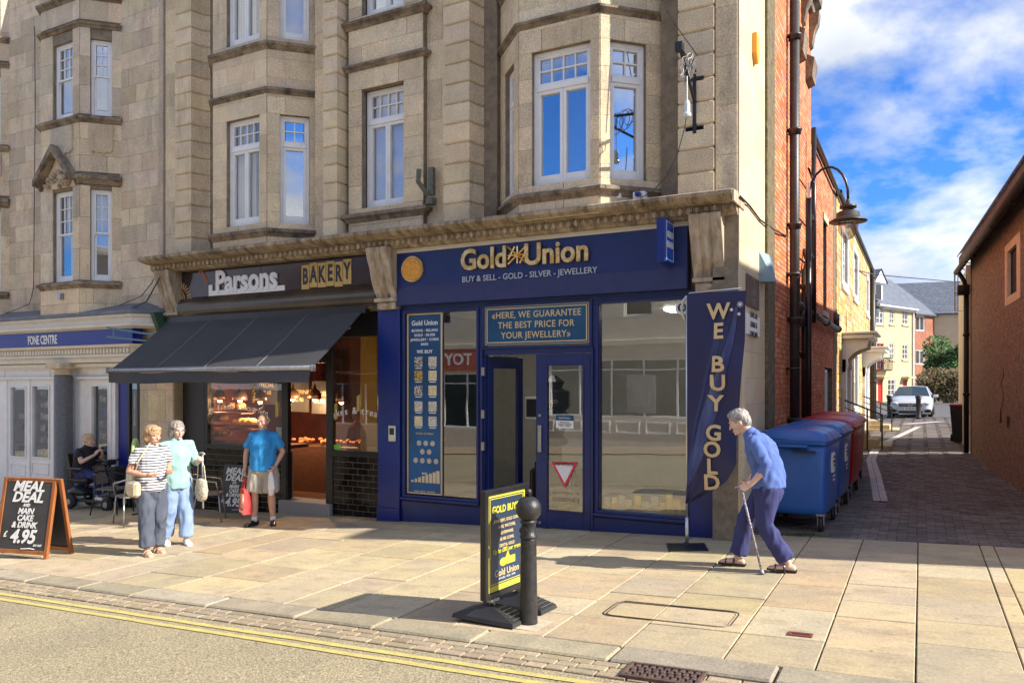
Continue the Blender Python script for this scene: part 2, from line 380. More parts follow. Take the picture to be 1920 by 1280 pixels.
xs.sort(); nsl = 0
cover = (-2.26, -1.50, 5.66, 6.28)      # inset manhole
for i in range(len(xs) - 1):
    y = 5.185 - random.random() * .0
    while y < 9.7:
        L = random.choice((.5, .6, .7, .8, .95)); y1 = min(9.80, y + L)
        if 9.8 - y1 < .25: y1 = 9.80
        if nsl < 299:
            slabobj('paving_slab', round(xs[i], 2) + .006, round(xs[i + 1], 2) - .006, y, y1 - .011, random.uniform(-.0025, .0025), SANDP, pav, .05, .005, .002); nsl += 1
        y = y1
sheet('opposite_pavement', -34, 9, -6.4, -3.0, .0, SANDP, 60, 4)
def rrect(cx, cy, w, h, r, n=5):
    out = []
    for qx, qy, a0 in ((1, 1, 0), (-1, 1, 90), (-1, -1, 180), (1, -1, 270)):
        for k in range(n + 1):
            a = R(a0 + 90 * k / n); out.append((cx + qx * (w / 2 - r) + r * math.cos(a), cy + qy * (h / 2 - r) + r * math.sin(a)))
    return out
mh = G(1257, 1150); b = MB(); pts = rrect(0, 0, 1.02, .46, .09)
b.tube([(p[0], p[1], .004) for p in pts], .004, 6, closed=True)
pts2 = rrect(0, 0, .97, .41, .07); b.tube([(p[0], p[1], .002) for p in pts2], .003, 6, closed=True)
o = obj('manhole_frame', b, IRON2, None, Matrix.Translation(mh + Vector((0, 0, 0))) @ Matrix.Rotation(-SL, 4, 'Y'))
tag(o, 'rounded rectangular manhole frame inset in the sandstone paving right of the bollard', 'manhole')
def grate(c, w, h, nx, ny, m, label, rz=0):
    fr = Matrix.Translation(c) @ Matrix.Rotation(-SL, 4, 'Y') @ Matrix.Rotation(R(rz), 4, 'Z')
    t = thing('drain_grate', label, 'drain', fr=fr)
    b = MB(); b.box(-w / 2, w / 2, -h / 2, -h / 2 + .025, -.02, .008, .003); b.box(-w / 2, w / 2, h / 2 - .025, h / 2, -.02, .008, .003)
    b.box(-w / 2, -w / 2 + .025, -h / 2 + .0255, h / 2 - .0255, -.02, .008, .003); b.box(w / 2 - .025, w / 2, -h / 2 + .0255, h / 2 - .0255, -.02, .008, .003)
    obj('frame', b, m, t, fr)
    b = MB(); b.box(-w / 2 + .02, w / 2 - .02, -h / 2 + .02, h / 2 - .02, -.02, -.008); obj('pit', b, DARKROOM, t, fr)
    for i in range(nx):
        b = MB(); x = -w / 2 + .03 + (w - .06) * (i + .5) / nx; q = (w - .06) / nx * .3
        for j in range(ny):
            y0 = -h / 2 + .03 + (h - .06) * j / ny; y1 = y0 + (h - .06) / ny
            k = q * .5 if j % 2 else -q * .5
            b.box(x - q + k, x + q + k, y0 + .004, y1 - .004, -.006, .006, .002)
        obj('bar', b, m, t, fr)
    return t
RUST = mat('rusty_iron', (.13, .075, .055), (.07, .045, .04), rough=.8, scale=14, bump=.5)
grate(G(1243, 1262) + Vector((0, 0, .0)), .50, .26, 9, 4, RUST, 'rusty cast iron gutter grate set among the setts at the kerb')
grate(G(1500, 1190) + Vector((0, 0, .002)), .17, .085, 8, 2, mat('red_iron', (.2, .04, .03), (.12, .04, .03), rough=.7, scale=20), 'small dark red drain cover set in a pale paving slab')
# moss and weeds where the lane gutter meets the slabs
weed = MB(); wc = G(1500, 1003)
for i in range(420):
    a = random.gauss(0, .12); q = random.gauss(0, .035); x = wc.x + a + .02; y = wc.y + q + .02; h = random.uniform(.01, .04); r_ = random.uniform(.004, .009); g = random.random() * 6.3
    z = zg(x, y); weed.add([(x - r_ * math.cos(g), y - r_ * math.sin(g), z), (x + r_ * math.cos(g), y + r_ * math.sin(g), z), (x + random.uniform(-.02, .02), y + random.uniform(-.02, .02), z + h)], [(0, 1, 2)])
tag(obj('weeds', weed, mat('weed_green', (.07, .13, .025), (.12, .17, .04), scale=30), kind='stuff'), 'low green weeds growing in the gutter by the lane corner', 'weeds')
# lane
lane = sheet('lane', -1.9, 12, 9.83, 56, -.035, mat('lane_joint', (.06, .052, .045), (.09, .08, .07), scale=20), 40, 60)
rest = MB(); cnt = 0; y = 9.84; j = 0
def rwallx(y): return 1.39 - .05 * (y - 14.1)
while y < 40:
    big = y > 20; bl, bw = (.204, .099) if not big else (.41, .2)
    x = -1.88 - (.1 if j % 2 else 0)
    xe = rwallx(y) if y < 25.5 else 3.5
    while x < xe + (1.8 if y < 9.6 else 0):
        if x > -1.9:
            tp = random.uniform(-.003, .003)
            if cnt < 299 and -1.4 < x < 1.7: slabobj('block', x, x + bl - .008, y, y + bw - .008, tp, LBLOCK, lane, .04, .006, .006); cnt += 1
            else: rest.box(x, x + bl - .008, y, y + bw - .008, zg(x, y) + tp - .035, zg(x, y) + tp)
        x += bl
    y += bw; j += 1
obj('blocks', rest, LBLOCK, lane, kind='stuff')
b = MB(); b.box(-1.9, 3, 40.1, 56, 0, 0)
sheet('lane_apron', -6, 8, 40, 60, .0, mat('grey_asphalt', (.10, .095, .09), (.13, .12, .11), scale=3, grit=.2), 10, 10)
def gline(pts, w, m, name, off=.006):
    P = [G(*p) for p in pts]; b = MB()
    for i in range(len(P) - 1):
        d = (P[i + 1] - P[i]); L = Vector((d.x, d.y)).length; n = max(1, int(L / .25)); nx_ = Vector((-d.y, d.x, 0)).normalized() * w / 2
        for k in range(n):
            a = P[i] + d * (k / n + .02 / n); c = P[i] + d * ((k + 1) / n - .02 / n)
            q = [a - nx_, c - nx_, c + nx_, a + nx_]
            for lane_ in (0, 1):
                s0, s1 = (0, .48) if lane_ == 0 else (.52, 1)
                w0 = a - nx_ + nx_ * 2 * s0; w1 = c - nx_ + nx_ * 2 * s0; w2 = c - nx_ + nx_ * 2 * s1; w3 = a - nx_ + nx_ * 2 * s1
                b.add([(p.x, p.y, zg(p.x, p.y) + off) for p in (w0, w1, w2, w3)], [(0, 1, 2, 3)])
    return obj(name, b, m, lane)
gline([(1651, 939), (1641, 890), (1633, 862), (1640, 845), (1662, 828), (1697, 812), (1722, 800)], .20, WLINE, 'white_edge_line')
gline([(1697, 795), (1765, 790)], .5, WLINE, 'white_edge_line')

# ================================================================ masonry and joinery builders
def holes_grid(a0, a1, h0, h1, holes):
    xs = sorted({a0, a1} | {min(max(q, a0), a1) for H_ in holes for q in H_[:2]}); zs = sorted({h0, h1} | {min(max(q, h0), h1) for H_ in holes for q in H_[2:4]})
    for i in range(len(xs) - 1):
        for j in range(len(zs) - 1):
            cx, cz = (xs[i] + xs[i + 1]) / 2, (zs[j] + zs[j + 1]) / 2
            if not any(H_[0] < cx < H_[1] and H_[2] < cz < H_[3] for H_ in holes): yield xs[i], xs[i + 1], zs[j], zs[j + 1]
def wall(name, fr, a0, a1, h0, h1, holes, m, parent, T=.3, d=0):
    b = MB()
    for q in holes_grid(a0, a1, h0, h1, holes): b.box(q[0], q[1], d, d + T, q[2], q[3])
    return obj(name, b, m, parent, fr)
QUOTA = {}
def blocks(parent, fr, a0, a1, h0, h1, ch, bl, holes, m, name='stone', proud=.018, gap=.006, bev=.004, T=.03, quota=300, jit=.12, half=True):
    """coursed masonry proud of the plane d=0; single stones while the quota lasts, then one stuff part"""
    n = max(1, round((h1 - h0) / ch)); zs = [h0 + (h1 - h0) * i / n for i in range(n + 1)]
    for H_ in holes:
        for e in H_[2:4]:
            if h0 < e < h1:
                k = min(range(1, len(zs) - 1), key=lambda i: abs(zs[i] - e), default=None)
                if k is not None and abs(zs[k] - e) < ch * .55: zs[k] = e
    rest = MB(); key = (parent.name, name)
    for j in range(len(zs) - 1):
        z0, z1 = zs[j], zs[j + 1]; zc = (z0 + z1) / 2
        ivs = [(a0, a1)]
        for H_ in holes:
            if H_[2] < zc < H_[3]:
                ivs = [p for (p0, p1) in ivs for p in ((p0, min(p1, H_[0])), (max(p0, H_[1]), p1)) if p[1] - p[0] > .01]
        for p0, p1 in ivs:
            x = p0; first = True
            while x < p1 - .001:
                L = bl * (1 + random.uniform(-jit, jit)); 
                if first and j % 2 and half: L *= .5
                first = False; e = x + L
                if p1 - e < bl * .35: e = p1
                l_ = e - x - gap
                if l_ > .004:
                    if QUOTA.get(key, 0) < quota:
                        QUOTA[key] = QUOTA.get(key, 0) + 1
                        k = (round(l_, 2) if jit else round(l_, 3), T + proud, round(z1 - z0 - gap, 3), bev, m.name)
                        if k not in _bc: _bc[k] = MB().box(0, k[0], 0, k[1], 0, k[2], bev).mesh(name, [m])
                        o = bpy.data.objects.new(name, _bc[k]); place(o, parent, fr @ Matrix.Translation((x + gap / 2, -proud + random.uniform(-1, 1) * .0015, z0 + gap / 2)))
                    else: rest.box(x + gap / 2, e - gap / 2, -proud, T, z0 + gap / 2, z1 - gap / 2)
                x = e
    if rest.v: obj(name + 's', rest, m, parent, fr, kind='stuff')
def rect_frame(b, a0, a1, h0, h1, w, d0, d1, bev=.004, bot=None):
    bot = bot or w
    b.box(a0, a0 + w, d0, d1, h0, h1, bev); b.box(a1 - w, a1, d0, d1, h0, h1, bev)
    b.box(a0 + w, a1 - w, d0 + .001, d1, h0, h0 + bot, bev); b.box(a0 + w, a1 - w, d0 + .001, d1, h1 - w, h1, bev)
def pane(w, fr, a0, a1, h0, h1, d, m, name='pane'):
    return obj(name, MB().box(a0, a1, d, d + .006, h0, h1), m, w, fr)
def window(parent, fr, a0, a1, h0, h1, style='casement', gl=None, back=None, d=.08, cols=4, curtain=None):
    """timber window set back d into its opening; returns the window part"""
    gl = gl or GL_SKY; b = MB(); w = .05
    rect_frame(b, a0, a1, h0, h1, w, d, d + .09, bot=.06)
    win = None; panes = []
    if style in ('casement', 'single'):
        tz = h0 + (h1 - h0) * .735; b.box(a0 + w, a1 - w, d - .012, d + .08, tz - .04, tz + .035, .005)
        n = cols if style == 'casement' else 2; A0, A1, Z0, Z1 = a0 + w + .03, a1 - w - .03, tz + .065, h1 - w - .03
        rect_frame(b, a0 + w, a1 - w, tz + .035, h1 - w, .03, d + .012, d + .07)
        for i in range(1, n): x = A0 + (A1 - A0) * i / n; b.box(x - .009, x + .009, d + .016, d + .06, Z0, Z1, .003)
        zm = (Z0 + Z1) / 2; b.box(A0, A1, d + .018, d + .058, zm - .009, zm + .009, .003)
        for i in range(n):
            for j in (0, 1):
                panes.append((A0 + (A1 - A0) * i / n + .009, A0 + (A1 - A0) * (i + 1) / n - .009, (Z0, zm + .009)[j], (zm - .009, Z1)[j]))
        k = 2 if style == 'casement' else 1
        for i in range(k):
            q0 = a0 + w + (a1 - a0 - 2 * w) * i / k; q1 = a0 + w + (a1 - a0 - 2 * w) * (i + 1) / k
            rect_frame(b, q0 + .002, q1 - .002, h0 + .06, tz - .04, .042, d + .005, d + .07, bot=.075); panes.append((q0 + .044, q1 - .044, h0 + .135, tz - .082))
    else:                                            # sash with small upper panes
        mz = h0 + (h1 - h0) * .52; n, m_ = cols, 3
        rect_frame(b, a0 + w, a1 - w, mz, h1 - w, .035, d + .01, d + .05); rect_frame(b, a0 + w, a1 - w, h0 + .06, mz + .035, .04, d + .045, d + .085, bot=.07)
        A0, A1, Z0, Z1 = a0 + w + .035, a1 - w - .035, mz + .035, h1 - w - .035
        for i in range(1, n): x = A0 + (A1 - A0) * i / n; b.box(x - .008, x + .008, d + .015, d + .045, Z0, Z1, .002)
        for j in range(1, m_): z = Z0 + (Z1 - Z0) * j / m_; b.box(A0, A1, d + .017, d + .043, z - .008, z + .008, .002)
        for i in range(n):
            for j in range(m_): panes.append((A0 + (A1 - A0) * i / n + .008, A0 + (A1 - A0) * (i + 1) / n - .008, Z0 + (Z1 - Z0) * j / m_ + .008, Z0 + (Z1 - Z0) * (j + 1) / m_ - .008))
        panes.append((a0 + w + .04, a1 - w - .04, h0 + .13, mz)) 
        b.box(a0 + w - .004, a0 + w + .02, d - .01, d + .02, mz - .03, mz + .01, .003); b.box(a1 - w - .02, a1 - w + .004, d - .01, d + .02, mz - .03, mz + .01, .003)
    win = obj('window', b, WHITE, parent, fr)
    for p in panes: pane(win, fr, *p, d + .045 if style != 'sash' else d + .035, gl)
    if curtain:
        b = MB(); z0, z1 = h0, h1
        if curtain == 'blind': b.box(a0 + w, a1 - w, d + .11, d + .115, h0, h1 - w); obj('blind', b, BLIND, win, fr)
        elif curtain == 'half': b.box(a0 + w, a1 - w, d + .11, d + .115, h0 + (h1 - h0) * .3, h1 - w); obj('blind', b, BLIND, win, fr)
        else:
            n = 22
            b.grid(lambda s_, t_: (a0 + w + (a1 - a0 - 2 * w) * (s_ * .62 if curtain == 'left' else 1 - s_ * .62), d + .13 + .018 * math.sin(s_ * 34), h0 + (h1 - h0) * t_), n * 2, 1)
            obj('curtain', b, BLIND, win, fr)
    return win
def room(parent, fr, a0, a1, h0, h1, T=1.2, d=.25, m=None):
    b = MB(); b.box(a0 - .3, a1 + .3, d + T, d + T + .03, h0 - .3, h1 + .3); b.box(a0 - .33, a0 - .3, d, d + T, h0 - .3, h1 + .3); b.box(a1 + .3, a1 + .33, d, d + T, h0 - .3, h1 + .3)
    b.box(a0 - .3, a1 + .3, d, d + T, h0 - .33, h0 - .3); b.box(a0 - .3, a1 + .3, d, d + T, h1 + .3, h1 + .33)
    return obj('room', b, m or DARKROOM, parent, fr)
SILLP = [(0, -.13), (.03, -.13), (.05, -.09), (.07, -.075), (.10, -.06), (.10, -.02), (.06, 0), (-.03, .012)]
STRP = [(0, -.1), (.03, -.1), (.045, -.06), (.085, -.045), (.085, -.015), (.03, .012), (-.02, .02)]
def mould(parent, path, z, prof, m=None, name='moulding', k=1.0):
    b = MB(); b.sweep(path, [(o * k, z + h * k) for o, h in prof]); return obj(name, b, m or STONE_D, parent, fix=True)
# ================================================================ STONE BUILDING (over the bakery and the gold shop)
TOP = 10.4
SB = thing('stone_building', 'tall honey stone corner building with bay windows above the bakery and gold shops', 'building', fr=Fr(-7, 9.5, 0))
F0 = Fr(0, 9.5, 0)
# body behind the skin: side, back, roof (keeps light out)
b = MB(); b.box(-12.16, -1.95, 13.6, 13.8, -.6, TOP); b.box(-12.16, -1.95, 9.9, 13.6, 4.1, 4.25); b.box(-12.16, -1.95, 9.9, 13.6, 7.1, 7.2); b.box(-12.3, -1.95, 9.45, 13.8, TOP, TOP + .12)
b.box(-12.16, -12.0, 9.6, 13.6, -.6, TOP); b.box(-6.2, -6.05, 9.95, 13.6, 4.25, TOP)
obj('core', b, MORTAR, SB)
mh_ = [(-7.58, -6.79, 4.56, 6.38), (-7.58, -6.79, 7.5, 9.3)]
# flat wall pieces between the pilasters, in local (X, d, Z) of F0
wall('wall', F0, -12.16, -10.95, 4.0, TOP, [], MORTAR, SB, .35)
wall('wall', F0, -8.6, -5.27, 4.0, TOP, mh_, MORTAR, SB, .35)
wall('wall', F0, -2.9, -1.95, 4.0, TOP, [], MORTAR, SB, .35)
obj('lintel_wall', MB().box(-12.16, -1.95, .01, .4, 3.0, 4.0), MORTAR, SB, F0)
# bays
def bay(xl, xr, yf, xwl, xwr, yw, wins, nfront, uppers, dark):
    """facets: left, front, right"""
    path = [(xwl, yw), (xl, yf), (xr, yf), (xwr, yw)]
    def facet(p, q):
        ang = math.degrees(math.atan2(q[1] - p[1], q[0] - p[0])); L = math.hypot(q[0] - p[0], q[1] - p[1]); return Fr(p[0], p[1], 0, ang), L
    for i, (p, q) in enumerate(zip(path[:-1], path[1:])):
        fr, L = facet(p, q); hs_ = []
        spans = wins[i]
        for (z0, z1) in ((4.44, 6.17), (7.38, 9.25)): hs_ += [(a, c, z0, z1) for a, c in spans]
        wall('bay_wall', fr, 0, L, 4.0, TOP, hs_, MORTAR, SB, .22, .0)
        blocks(SB, fr, 0, L, 4.0, TOP, .30, .62, hs_, STONE, proud=.02, T=0, gap=.0025, bev=.0015, quota=300)
        for (a, c) in spans:
            for lv, (z0, z1) in enumerate(((4.44, 6.17), (7.38, 9.25))):
                st = 'casement' if i == 1 else 'single'
                cu, gl = dark[lv][i]
                window(SB, fr, a, c, z0, z1, st, gl, d=.06, curtain=cu)
    for z, pr, nm in ((4.345, SILLP, 'sill'), (6.58, STRP, 'string_course'), (7.31, SILLP, 'sill'), (9.62, STRP, 'string_course')):
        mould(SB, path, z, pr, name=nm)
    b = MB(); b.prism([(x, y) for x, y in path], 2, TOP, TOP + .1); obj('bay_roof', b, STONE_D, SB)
    b = MB(); b.prism([(path[0][0] + .1, path[0][1]), (path[1][0] + .1, path[1][1] + .12), (path[2][0] - .1, path[2][1] + .12), (path[3][0] - .1, path[3][1])], 2, 7.1, 7.2); obj('bay_floor', b, DARKROOM, SB)
bay(-10.37, -9.17, 9.02, -10.95, -8.59, 9.60, ([(.2, .62)], [(.30, 1.05)], [(.19, .65)]), 0, 0,
    ((('blind', GL_BLIND), ('left', GL_BLIND), (None, GL_SKY)), ((None, GL_SKY), ('left', GL_BLIND), ('blind', GL_BLIND))))
bay(-4.65, -3.53, 9.0, -5.27, -2.9, 9.62, ([(.22, .68)], [(.18, 1.0)], [(.13, .63)]), 0, 0,
    (((None, GL_SKY), ('half0', GL_SKY), (None, GL_SKY)), ((None, GL_SKY), ('blind', GL_BLIND), (None, GL_SKY))))
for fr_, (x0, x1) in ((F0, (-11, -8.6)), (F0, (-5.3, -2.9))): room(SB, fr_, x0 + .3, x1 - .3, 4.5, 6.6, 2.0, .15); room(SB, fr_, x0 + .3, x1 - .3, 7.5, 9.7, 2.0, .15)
# middle window panel
PF = Fr(0, 9.40, 0)
wall('panel_wall', PF, -7.83, -6.44, 4.0, TOP, mh_, MORTAR, SB, .12)
blocks(SB, PF, -7.83, -6.44, 4.0, TOP, .30, .52, mh_, STONE, proud=.02, T=0, gap=.004, bev=.003, quota=300)
for z0, z1, cu, gl in ((4.56, 6.38, 'blind', GL_BLIND), (7.5, 9.3, None, GL_SKY)): window(SB, PF, -7.58, -6.79, z0, z1, 'casement', gl, d=.12, curtain=cu)
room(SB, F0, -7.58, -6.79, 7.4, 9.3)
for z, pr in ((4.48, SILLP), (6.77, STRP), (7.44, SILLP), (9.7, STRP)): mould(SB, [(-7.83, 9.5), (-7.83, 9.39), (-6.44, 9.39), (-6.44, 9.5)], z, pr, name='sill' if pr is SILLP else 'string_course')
for a0, a1 in ((-12.16, -11.62), (-8.6, -8.35), (-6.44, -5.97)):
    blocks(SB, F0, a0, a1, 4.0, TOP, .56, .5, [], STONE, proud=.02, T=0, gap=.004, bev=.003)
# rusticated pilasters with coved sides
def pilaster(x0, x1, yf, yb, cl, cr, z0=4.13, h=.28):
    def plan(i):
        P = []
        if cl: P += [(x0 - cl + .0 + i, yb), *[(x0 - cl * (1 - math.sin(R(a))) + i, yb - (yb - yf) * (1 - math.cos(R(a)))) for a in (25, 50, 70)][0:3], (x0 + i, yf + .03 + i)]
        else: P += [(x0 + i, yb)]
        P += [(x0 + i, yf + i), (x1 - i, yf + i)]
        if cr: P += [(x1 - i, yf + .03 + i), *[(x1 + cr * (1 - math.sin(R(a))) - i, yb - (yb - yf) * (1 - math.cos(R(a)))) for a in (70, 50, 25)], (x1 + cr - i, yb)]
        else: P += [(x1 - i, yb)]
        return P
    v = []; n = len(plan(0)); g = .024
    for i, z in ((g, .002), (0, .022), (0, h - .022), (g, h - .002)): v += [(x, y, z) for x, y in plan(i)]
    f = [list(range(n))[::-1], list(range(3 * n, 4 * n))] + [(r * n + k, r * n + (k + 1) % n, (r + 1) * n + (k + 1) % n, (r + 1) * n + k) for r in range(3) for k in range(n)]
    me = MB().add(v, f).mesh('pilaster_stone', [STONE]); z = z0
    b = MB().prism(plan(g + .004), 2, z0 - .15, TOP); pil = obj('pilaster', b, MORTAR, SB)
    while z < TOP:
        o = bpy.data.objects.new('stone', me); place(o, pil, Matrix.Translation((0, 0, z))); z += h
pilaster(-11.55, -11.14, 9.2, 9.52, .12, .17)
pilaster(-8.18, -7.90, 9.2, 9.52, .16, 0)
pilaster(-5.97, -5.54, 9.2, 9.62, 0, .18)
pilaster(-2.60, -2.17, 9.2, 9.62, .16, 0)
obj('corner_strip', MB().box(-2.155, -1.93, 9.26, 9.5, 4.0, TOP), MORTAR, SB)
blocks(SB, Fr(0, 9.26, 0), -2.16, -1.905, 4.0, TOP, .56, .5, [], STONE, proud=.02, T=0, gap=.004, bev=.003)
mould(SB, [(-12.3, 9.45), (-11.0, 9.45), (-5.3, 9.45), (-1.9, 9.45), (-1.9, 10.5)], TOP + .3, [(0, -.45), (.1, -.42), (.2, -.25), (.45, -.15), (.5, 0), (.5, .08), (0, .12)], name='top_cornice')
# main shop cornice
CX0, CX1 = -12.15, -1.90
cor = MB(); prof = [(0, 3.86), (.27, 3.86), (.30, 3.89), (.335, 3.90), (.335, 3.985), (.42, 3.99), (.47, 3.995), (.53, 4.01), (.575, 4.03), (.60, 4.045), (.60, 4.085), (.57, 4.10), (0, 4.17)]
cor.sweep([(CX0, 9.5), (CX1, 9.5)], prof)
cornice = obj('cornice', cor, mat('cornice_stone', (.46, .37, .25), (.24, .18, .12), rough=.9, scale=5, stretch=(2, 1, 1), bump=.6, bscale=40, stain=(.05, .042, .033), sscale=(2.5, 1, .6), stain_lo=.47, stain_hi=.68, grit=.3, gscale=60), SB, fix=True)
obj('cornice_end', MB().box(CX1 + .001, CX1 + .028, 8.92, 9.5, 3.95, 4.09, .006), CONS, cornice)
egg = MB().ball((0, 0, 0), (.030, .03, .043), 8, 6); egg.smooth = False; egm = egg.mesh('egg', [CONS])
dart = MB(); dart.add([(-.018, .01, .045), (.018, .01, .045), (0, .012, -.045), (0, -.03, .03)], [(0, 3, 1), (0, 2, 3), (1, 3, 2)]); dart.tube([(-.04, 0, .045), (-.036, -.012, -.01), (0, -.005, -.05), (.036, -.012, -.01), (.04, 0, .045)], .007, 5)
dtm = dart.mesh('dart', [CONS]); x = CX0 + .12
while x < CX1 - .02:
    for me, nm, dx in ((egm, 'egg_ornament', 0), (dtm, 'dart_ornament', .052)):
        o = bpy.data.objects.new(nm, me); place(o, cornice, Matrix.Translation((x, 9.158, 3.945)))
    x += .104
# scroll consoles
def console(x0, x1, yw=9.42):
    prof = [(.37, 3.88), (.37, 3.82), (.34, 3.72), (.28, 3.58), (.25, 3.45), (.21, 3.34), (.165, 3.26), (.13, 3.20), (.125, 3.16)]
    W_ = x1 - x0
    def fn(s_, t_):
        k = t_ * (len(prof) - 1); i = min(int(k), len(prof) - 2); q = k - i; o = prof[i][0] * (1 - q) + prof[i + 1][0] * q; z = prof[i][1] * (1 - q) + prof[i + 1][1] * q
        fl = -.022 if .30 < s_ < .38 or .62 < s_ < .70 else (.012 if .42 < s_ < .58 else 0)
        if s_ in (0, 1): fl = -.004
        return (x0 + s_ * W_, yw - o - fl, z)
    b = MB(); b.grid(fn, 24, 24)
    b2 = MB(); sh = [(yw - o + .004, z) for o, z in prof] + [(yw + .08, prof[-1][1]), (yw + .08, 3.88)]
    b.prism(sh, 0, x0 + .001, x0 + .03); b.prism(sh, 0, x1 - .03, x1 - .001)
    c = obj('console', b, CONS, SB)
    b = MB(); b.box(x0 - .01, x1 + .01, yw - .17, yw + .08, 3.10, 3.155, .01); b.box(x0 + .02, x1 - .02, yw - .13, yw + .08, 2.99, 3.10, .012); b.ball(((x0 + x1) / 2, yw - .13, 3.05), (.07, .03, .035)); obj('console_foot', b, CONS, c)
console(-12.03, -11.66, 9.5); console(-7.25, -6.87, 9.44); console(-2.44, -2.06, 9.44)
# lane side of the building: pale stone return then the lead-stained strip
LF = Fr(-1.9, 0, 0, 90)       # local x = world Y, outward = +X
wall('side_wall', LF, 9.27, 11.05, -.6, TOP, [], MORTAR, SB, .3)
blocks(SB, LF, 9.27, 10.95, .0, TOP, .33, .62, [], mat('side_wall_stone', (.62, .50, .33), (.55, .43, .28), rough=.85, scale=2.5, rnd=.06, rhue=.01, bump=.4, bscale=45, stain=(.38, .30, .2), stain_lo=.62, stain_hi=.9, grit=.12, gscale=60), proud=.012, T=0, gap=.003, bev=.002, quota=300)  # warm side stone, even in tone, with few stains
obj('corner_strip', MB().box(10.96, 11.55, -.05, .2, -.4, TOP, .01), mat('mossy_strip', (.19, .15, .075), (.10, .08, .045), rough=.95, scale=7, bump=.8, bscale=30, grit=.4, gscale=40), SB, LF)
obj('side_pier', MB().box(9.32, 9.5, -.03, .25, 0, 3.0), STONE, SB, Fr(-1.9, 0, 0, 90))
def PF(fr, u, v, d=0):
    """sight line through the plane y_local = d of a frame -> local (along, height)"""
    inv = fr.inverted(); o = inv @ Vector((0, 0, CH)); r = (inv.to_3x3() @ ray(u, v)); t = (d - o.y) / r.y; p = o + r * t
    return p.x, p.z
def pipe(b, u, X, Y, z0, z1, r, collars=()):
    b.tube([(X, Y, z0), (X, Y, z1)], r, 12)
    for z in collars: b.lathe([(r, -.06), (r * 1.3, -.055), (r * 1.3, -.01), (r * 1.5, 0), (r * 1.5, .03), (r, .035)], X, Y, 12, z)
# ================================================================ RED BRICK BUILDING along the lane
RB = thing('brick_building', 'tall bright red brick building with black pipes on the lane side behind the bins', 'building', fr=Fr(-2, 14, 0))
wall('wall', LF, 11.56, 16.0, -.5, 9.3, [], MORTAR, RB, .4)
lowh = [(18.3, 19.0, 3.5, 5.5), (18.6, 20.3, 0, 2.25)]
wall('wall', LF, 16.0, 20.98, -.5, 6.75, lowh, MORTAR, RB, .4, d=.02)
blocks(RB, LF, 11.56, 16.0, .12, 9.0, .0765, .225, [], BRICK, name='brick', proud=.006, T=.01, gap=.011, bev=.002, jit=0)
blocks(RB, Fr(-1.92, 0, 0, 90), 16.0, 20.98, .12, 6.7, .0765, .225, lowh, BRICK, name='brick', proud=.006, T=.01, gap=.011, jit=0)
b = MB(); b.box(-7, -1.9, 20.6, 20.95, -.5, 6.75); b.box(-7, -2.3, 15.7, 15.99, -.5, 9.3); b.box(-7, -2.0, 11.56, 16.0, 9.3, 9.4); b.box(-7, -2.0, 16.0, 20.98, 6.75, 6.85); obj('core', b, MORTAR, RB)
b = MB(); b.sweep([(-1.9, 11.6), (-1.9, 16.0)], [(0, 8.95), (.08, 8.97), (.10, 9.05), (.20, 9.12), (.22, 9.25), (0, 9.3)])
obj('cornice', b, STONE_D, RB, fix=True)
for yy in (12.2, 13.3, 14.6, 15.7): obj('cornice_bracket', MB().prism([(-1.9, 8.3), (-1.84, 8.35), (-1.80, 8.6), (-1.73, 8.75), (-1.71, 8.95), (-1.9, 8.95)], 1, yy, yy + .22), STONE_D, RB)
for yy in (13.9, 15.2): obj('stone_panel', MB().prism([(-1.9, 7.5), (-1.78, 7.55), (-1.74, 7.9), (-1.9, 8.0)], 1, yy, yy + .5), STONE_D, RB)
b = MB(); b.box(-1.95, -1.86, 16.0, 21.0, 6.76, 6.84); b.tube([(-1.83, 16.0, 6.70), (-1.83, 21.0, 6.66)], .045, 10); obj('gutter', b, IRON2, RB)
b = MB(); b.box(18.3, 19.0, .15, .2, 3.5, 5.5); obj('window', b, DARKROOM, RB, LF)
b = MB(); b.box(18.2, 19.1, -.03, .12, 3.38, 3.5); b.box(18.2, 19.1, -.02, .1, 5.5, 5.65); obj('window_sill', b, STONE, RB, LF)
dr = obj('door', MB().box(19.0, 20.2, .12, .18, .1, 2.15), BLACK, RB, LF)
b = MB()
for i in range(6): b.box(19.0 + .2 * i + .09, 19.0 + .2 * i + .115, .09, .12, .1, 2.15)
for i in range(10): b.box(19.0, 20.2, .1, .115, .2 + .2 * i, .22 + .2 * i)
obj('grille', b, STEEL, dr, LF)
b = MB(); rect_frame(b, 18.62, 19.0, .1, 2.2, .06, .0, .1); b.box(18.68, 18.94, .04, .05, .16, 2.14); obj('door_frame', b, WHITE, RB, LF)
def pipething(label, fn, m=IRON2):
    b = MB(); b.smooth = True; fn(b); o = obj('drainpipe', b, m); tag(o, label, 'drainpipe', 'black pipes on the brick wall'); return o
def p1(b):
    Y = FXp(1490, 600, -1.78).y; pipe(b, 0, -1.78, Y, .1, 8.35, .075, (1.3, 2.9, 4.4, 5.9, 7.4)); b.tube([(-1.78, Y, 8.3), (-1.8, Y, 8.5), (-1.9, Y, 8.7)], .075, 10)
    for z in (3.6, 2.1): b.box(-1.9, -1.70, Y - .12, Y + .12, z, z + .04)
pipething('thickest black soil pipe rising the full height of the red brick wall', p1)
def p2(b):
    Y = FXp(1508, 600, -1.82).y; pipe(b, 0, -1.82, Y, .1, 3.9, .05, (1.0, 2.4, 3.6)); b.tube([(-1.82, Y, 3.8), (-1.80, Y + .3, 4.1), (-1.88, Y + .4, 4.3)], .045, 8)
pipething('slim black downpipe just right of the thick soil pipe', p2)
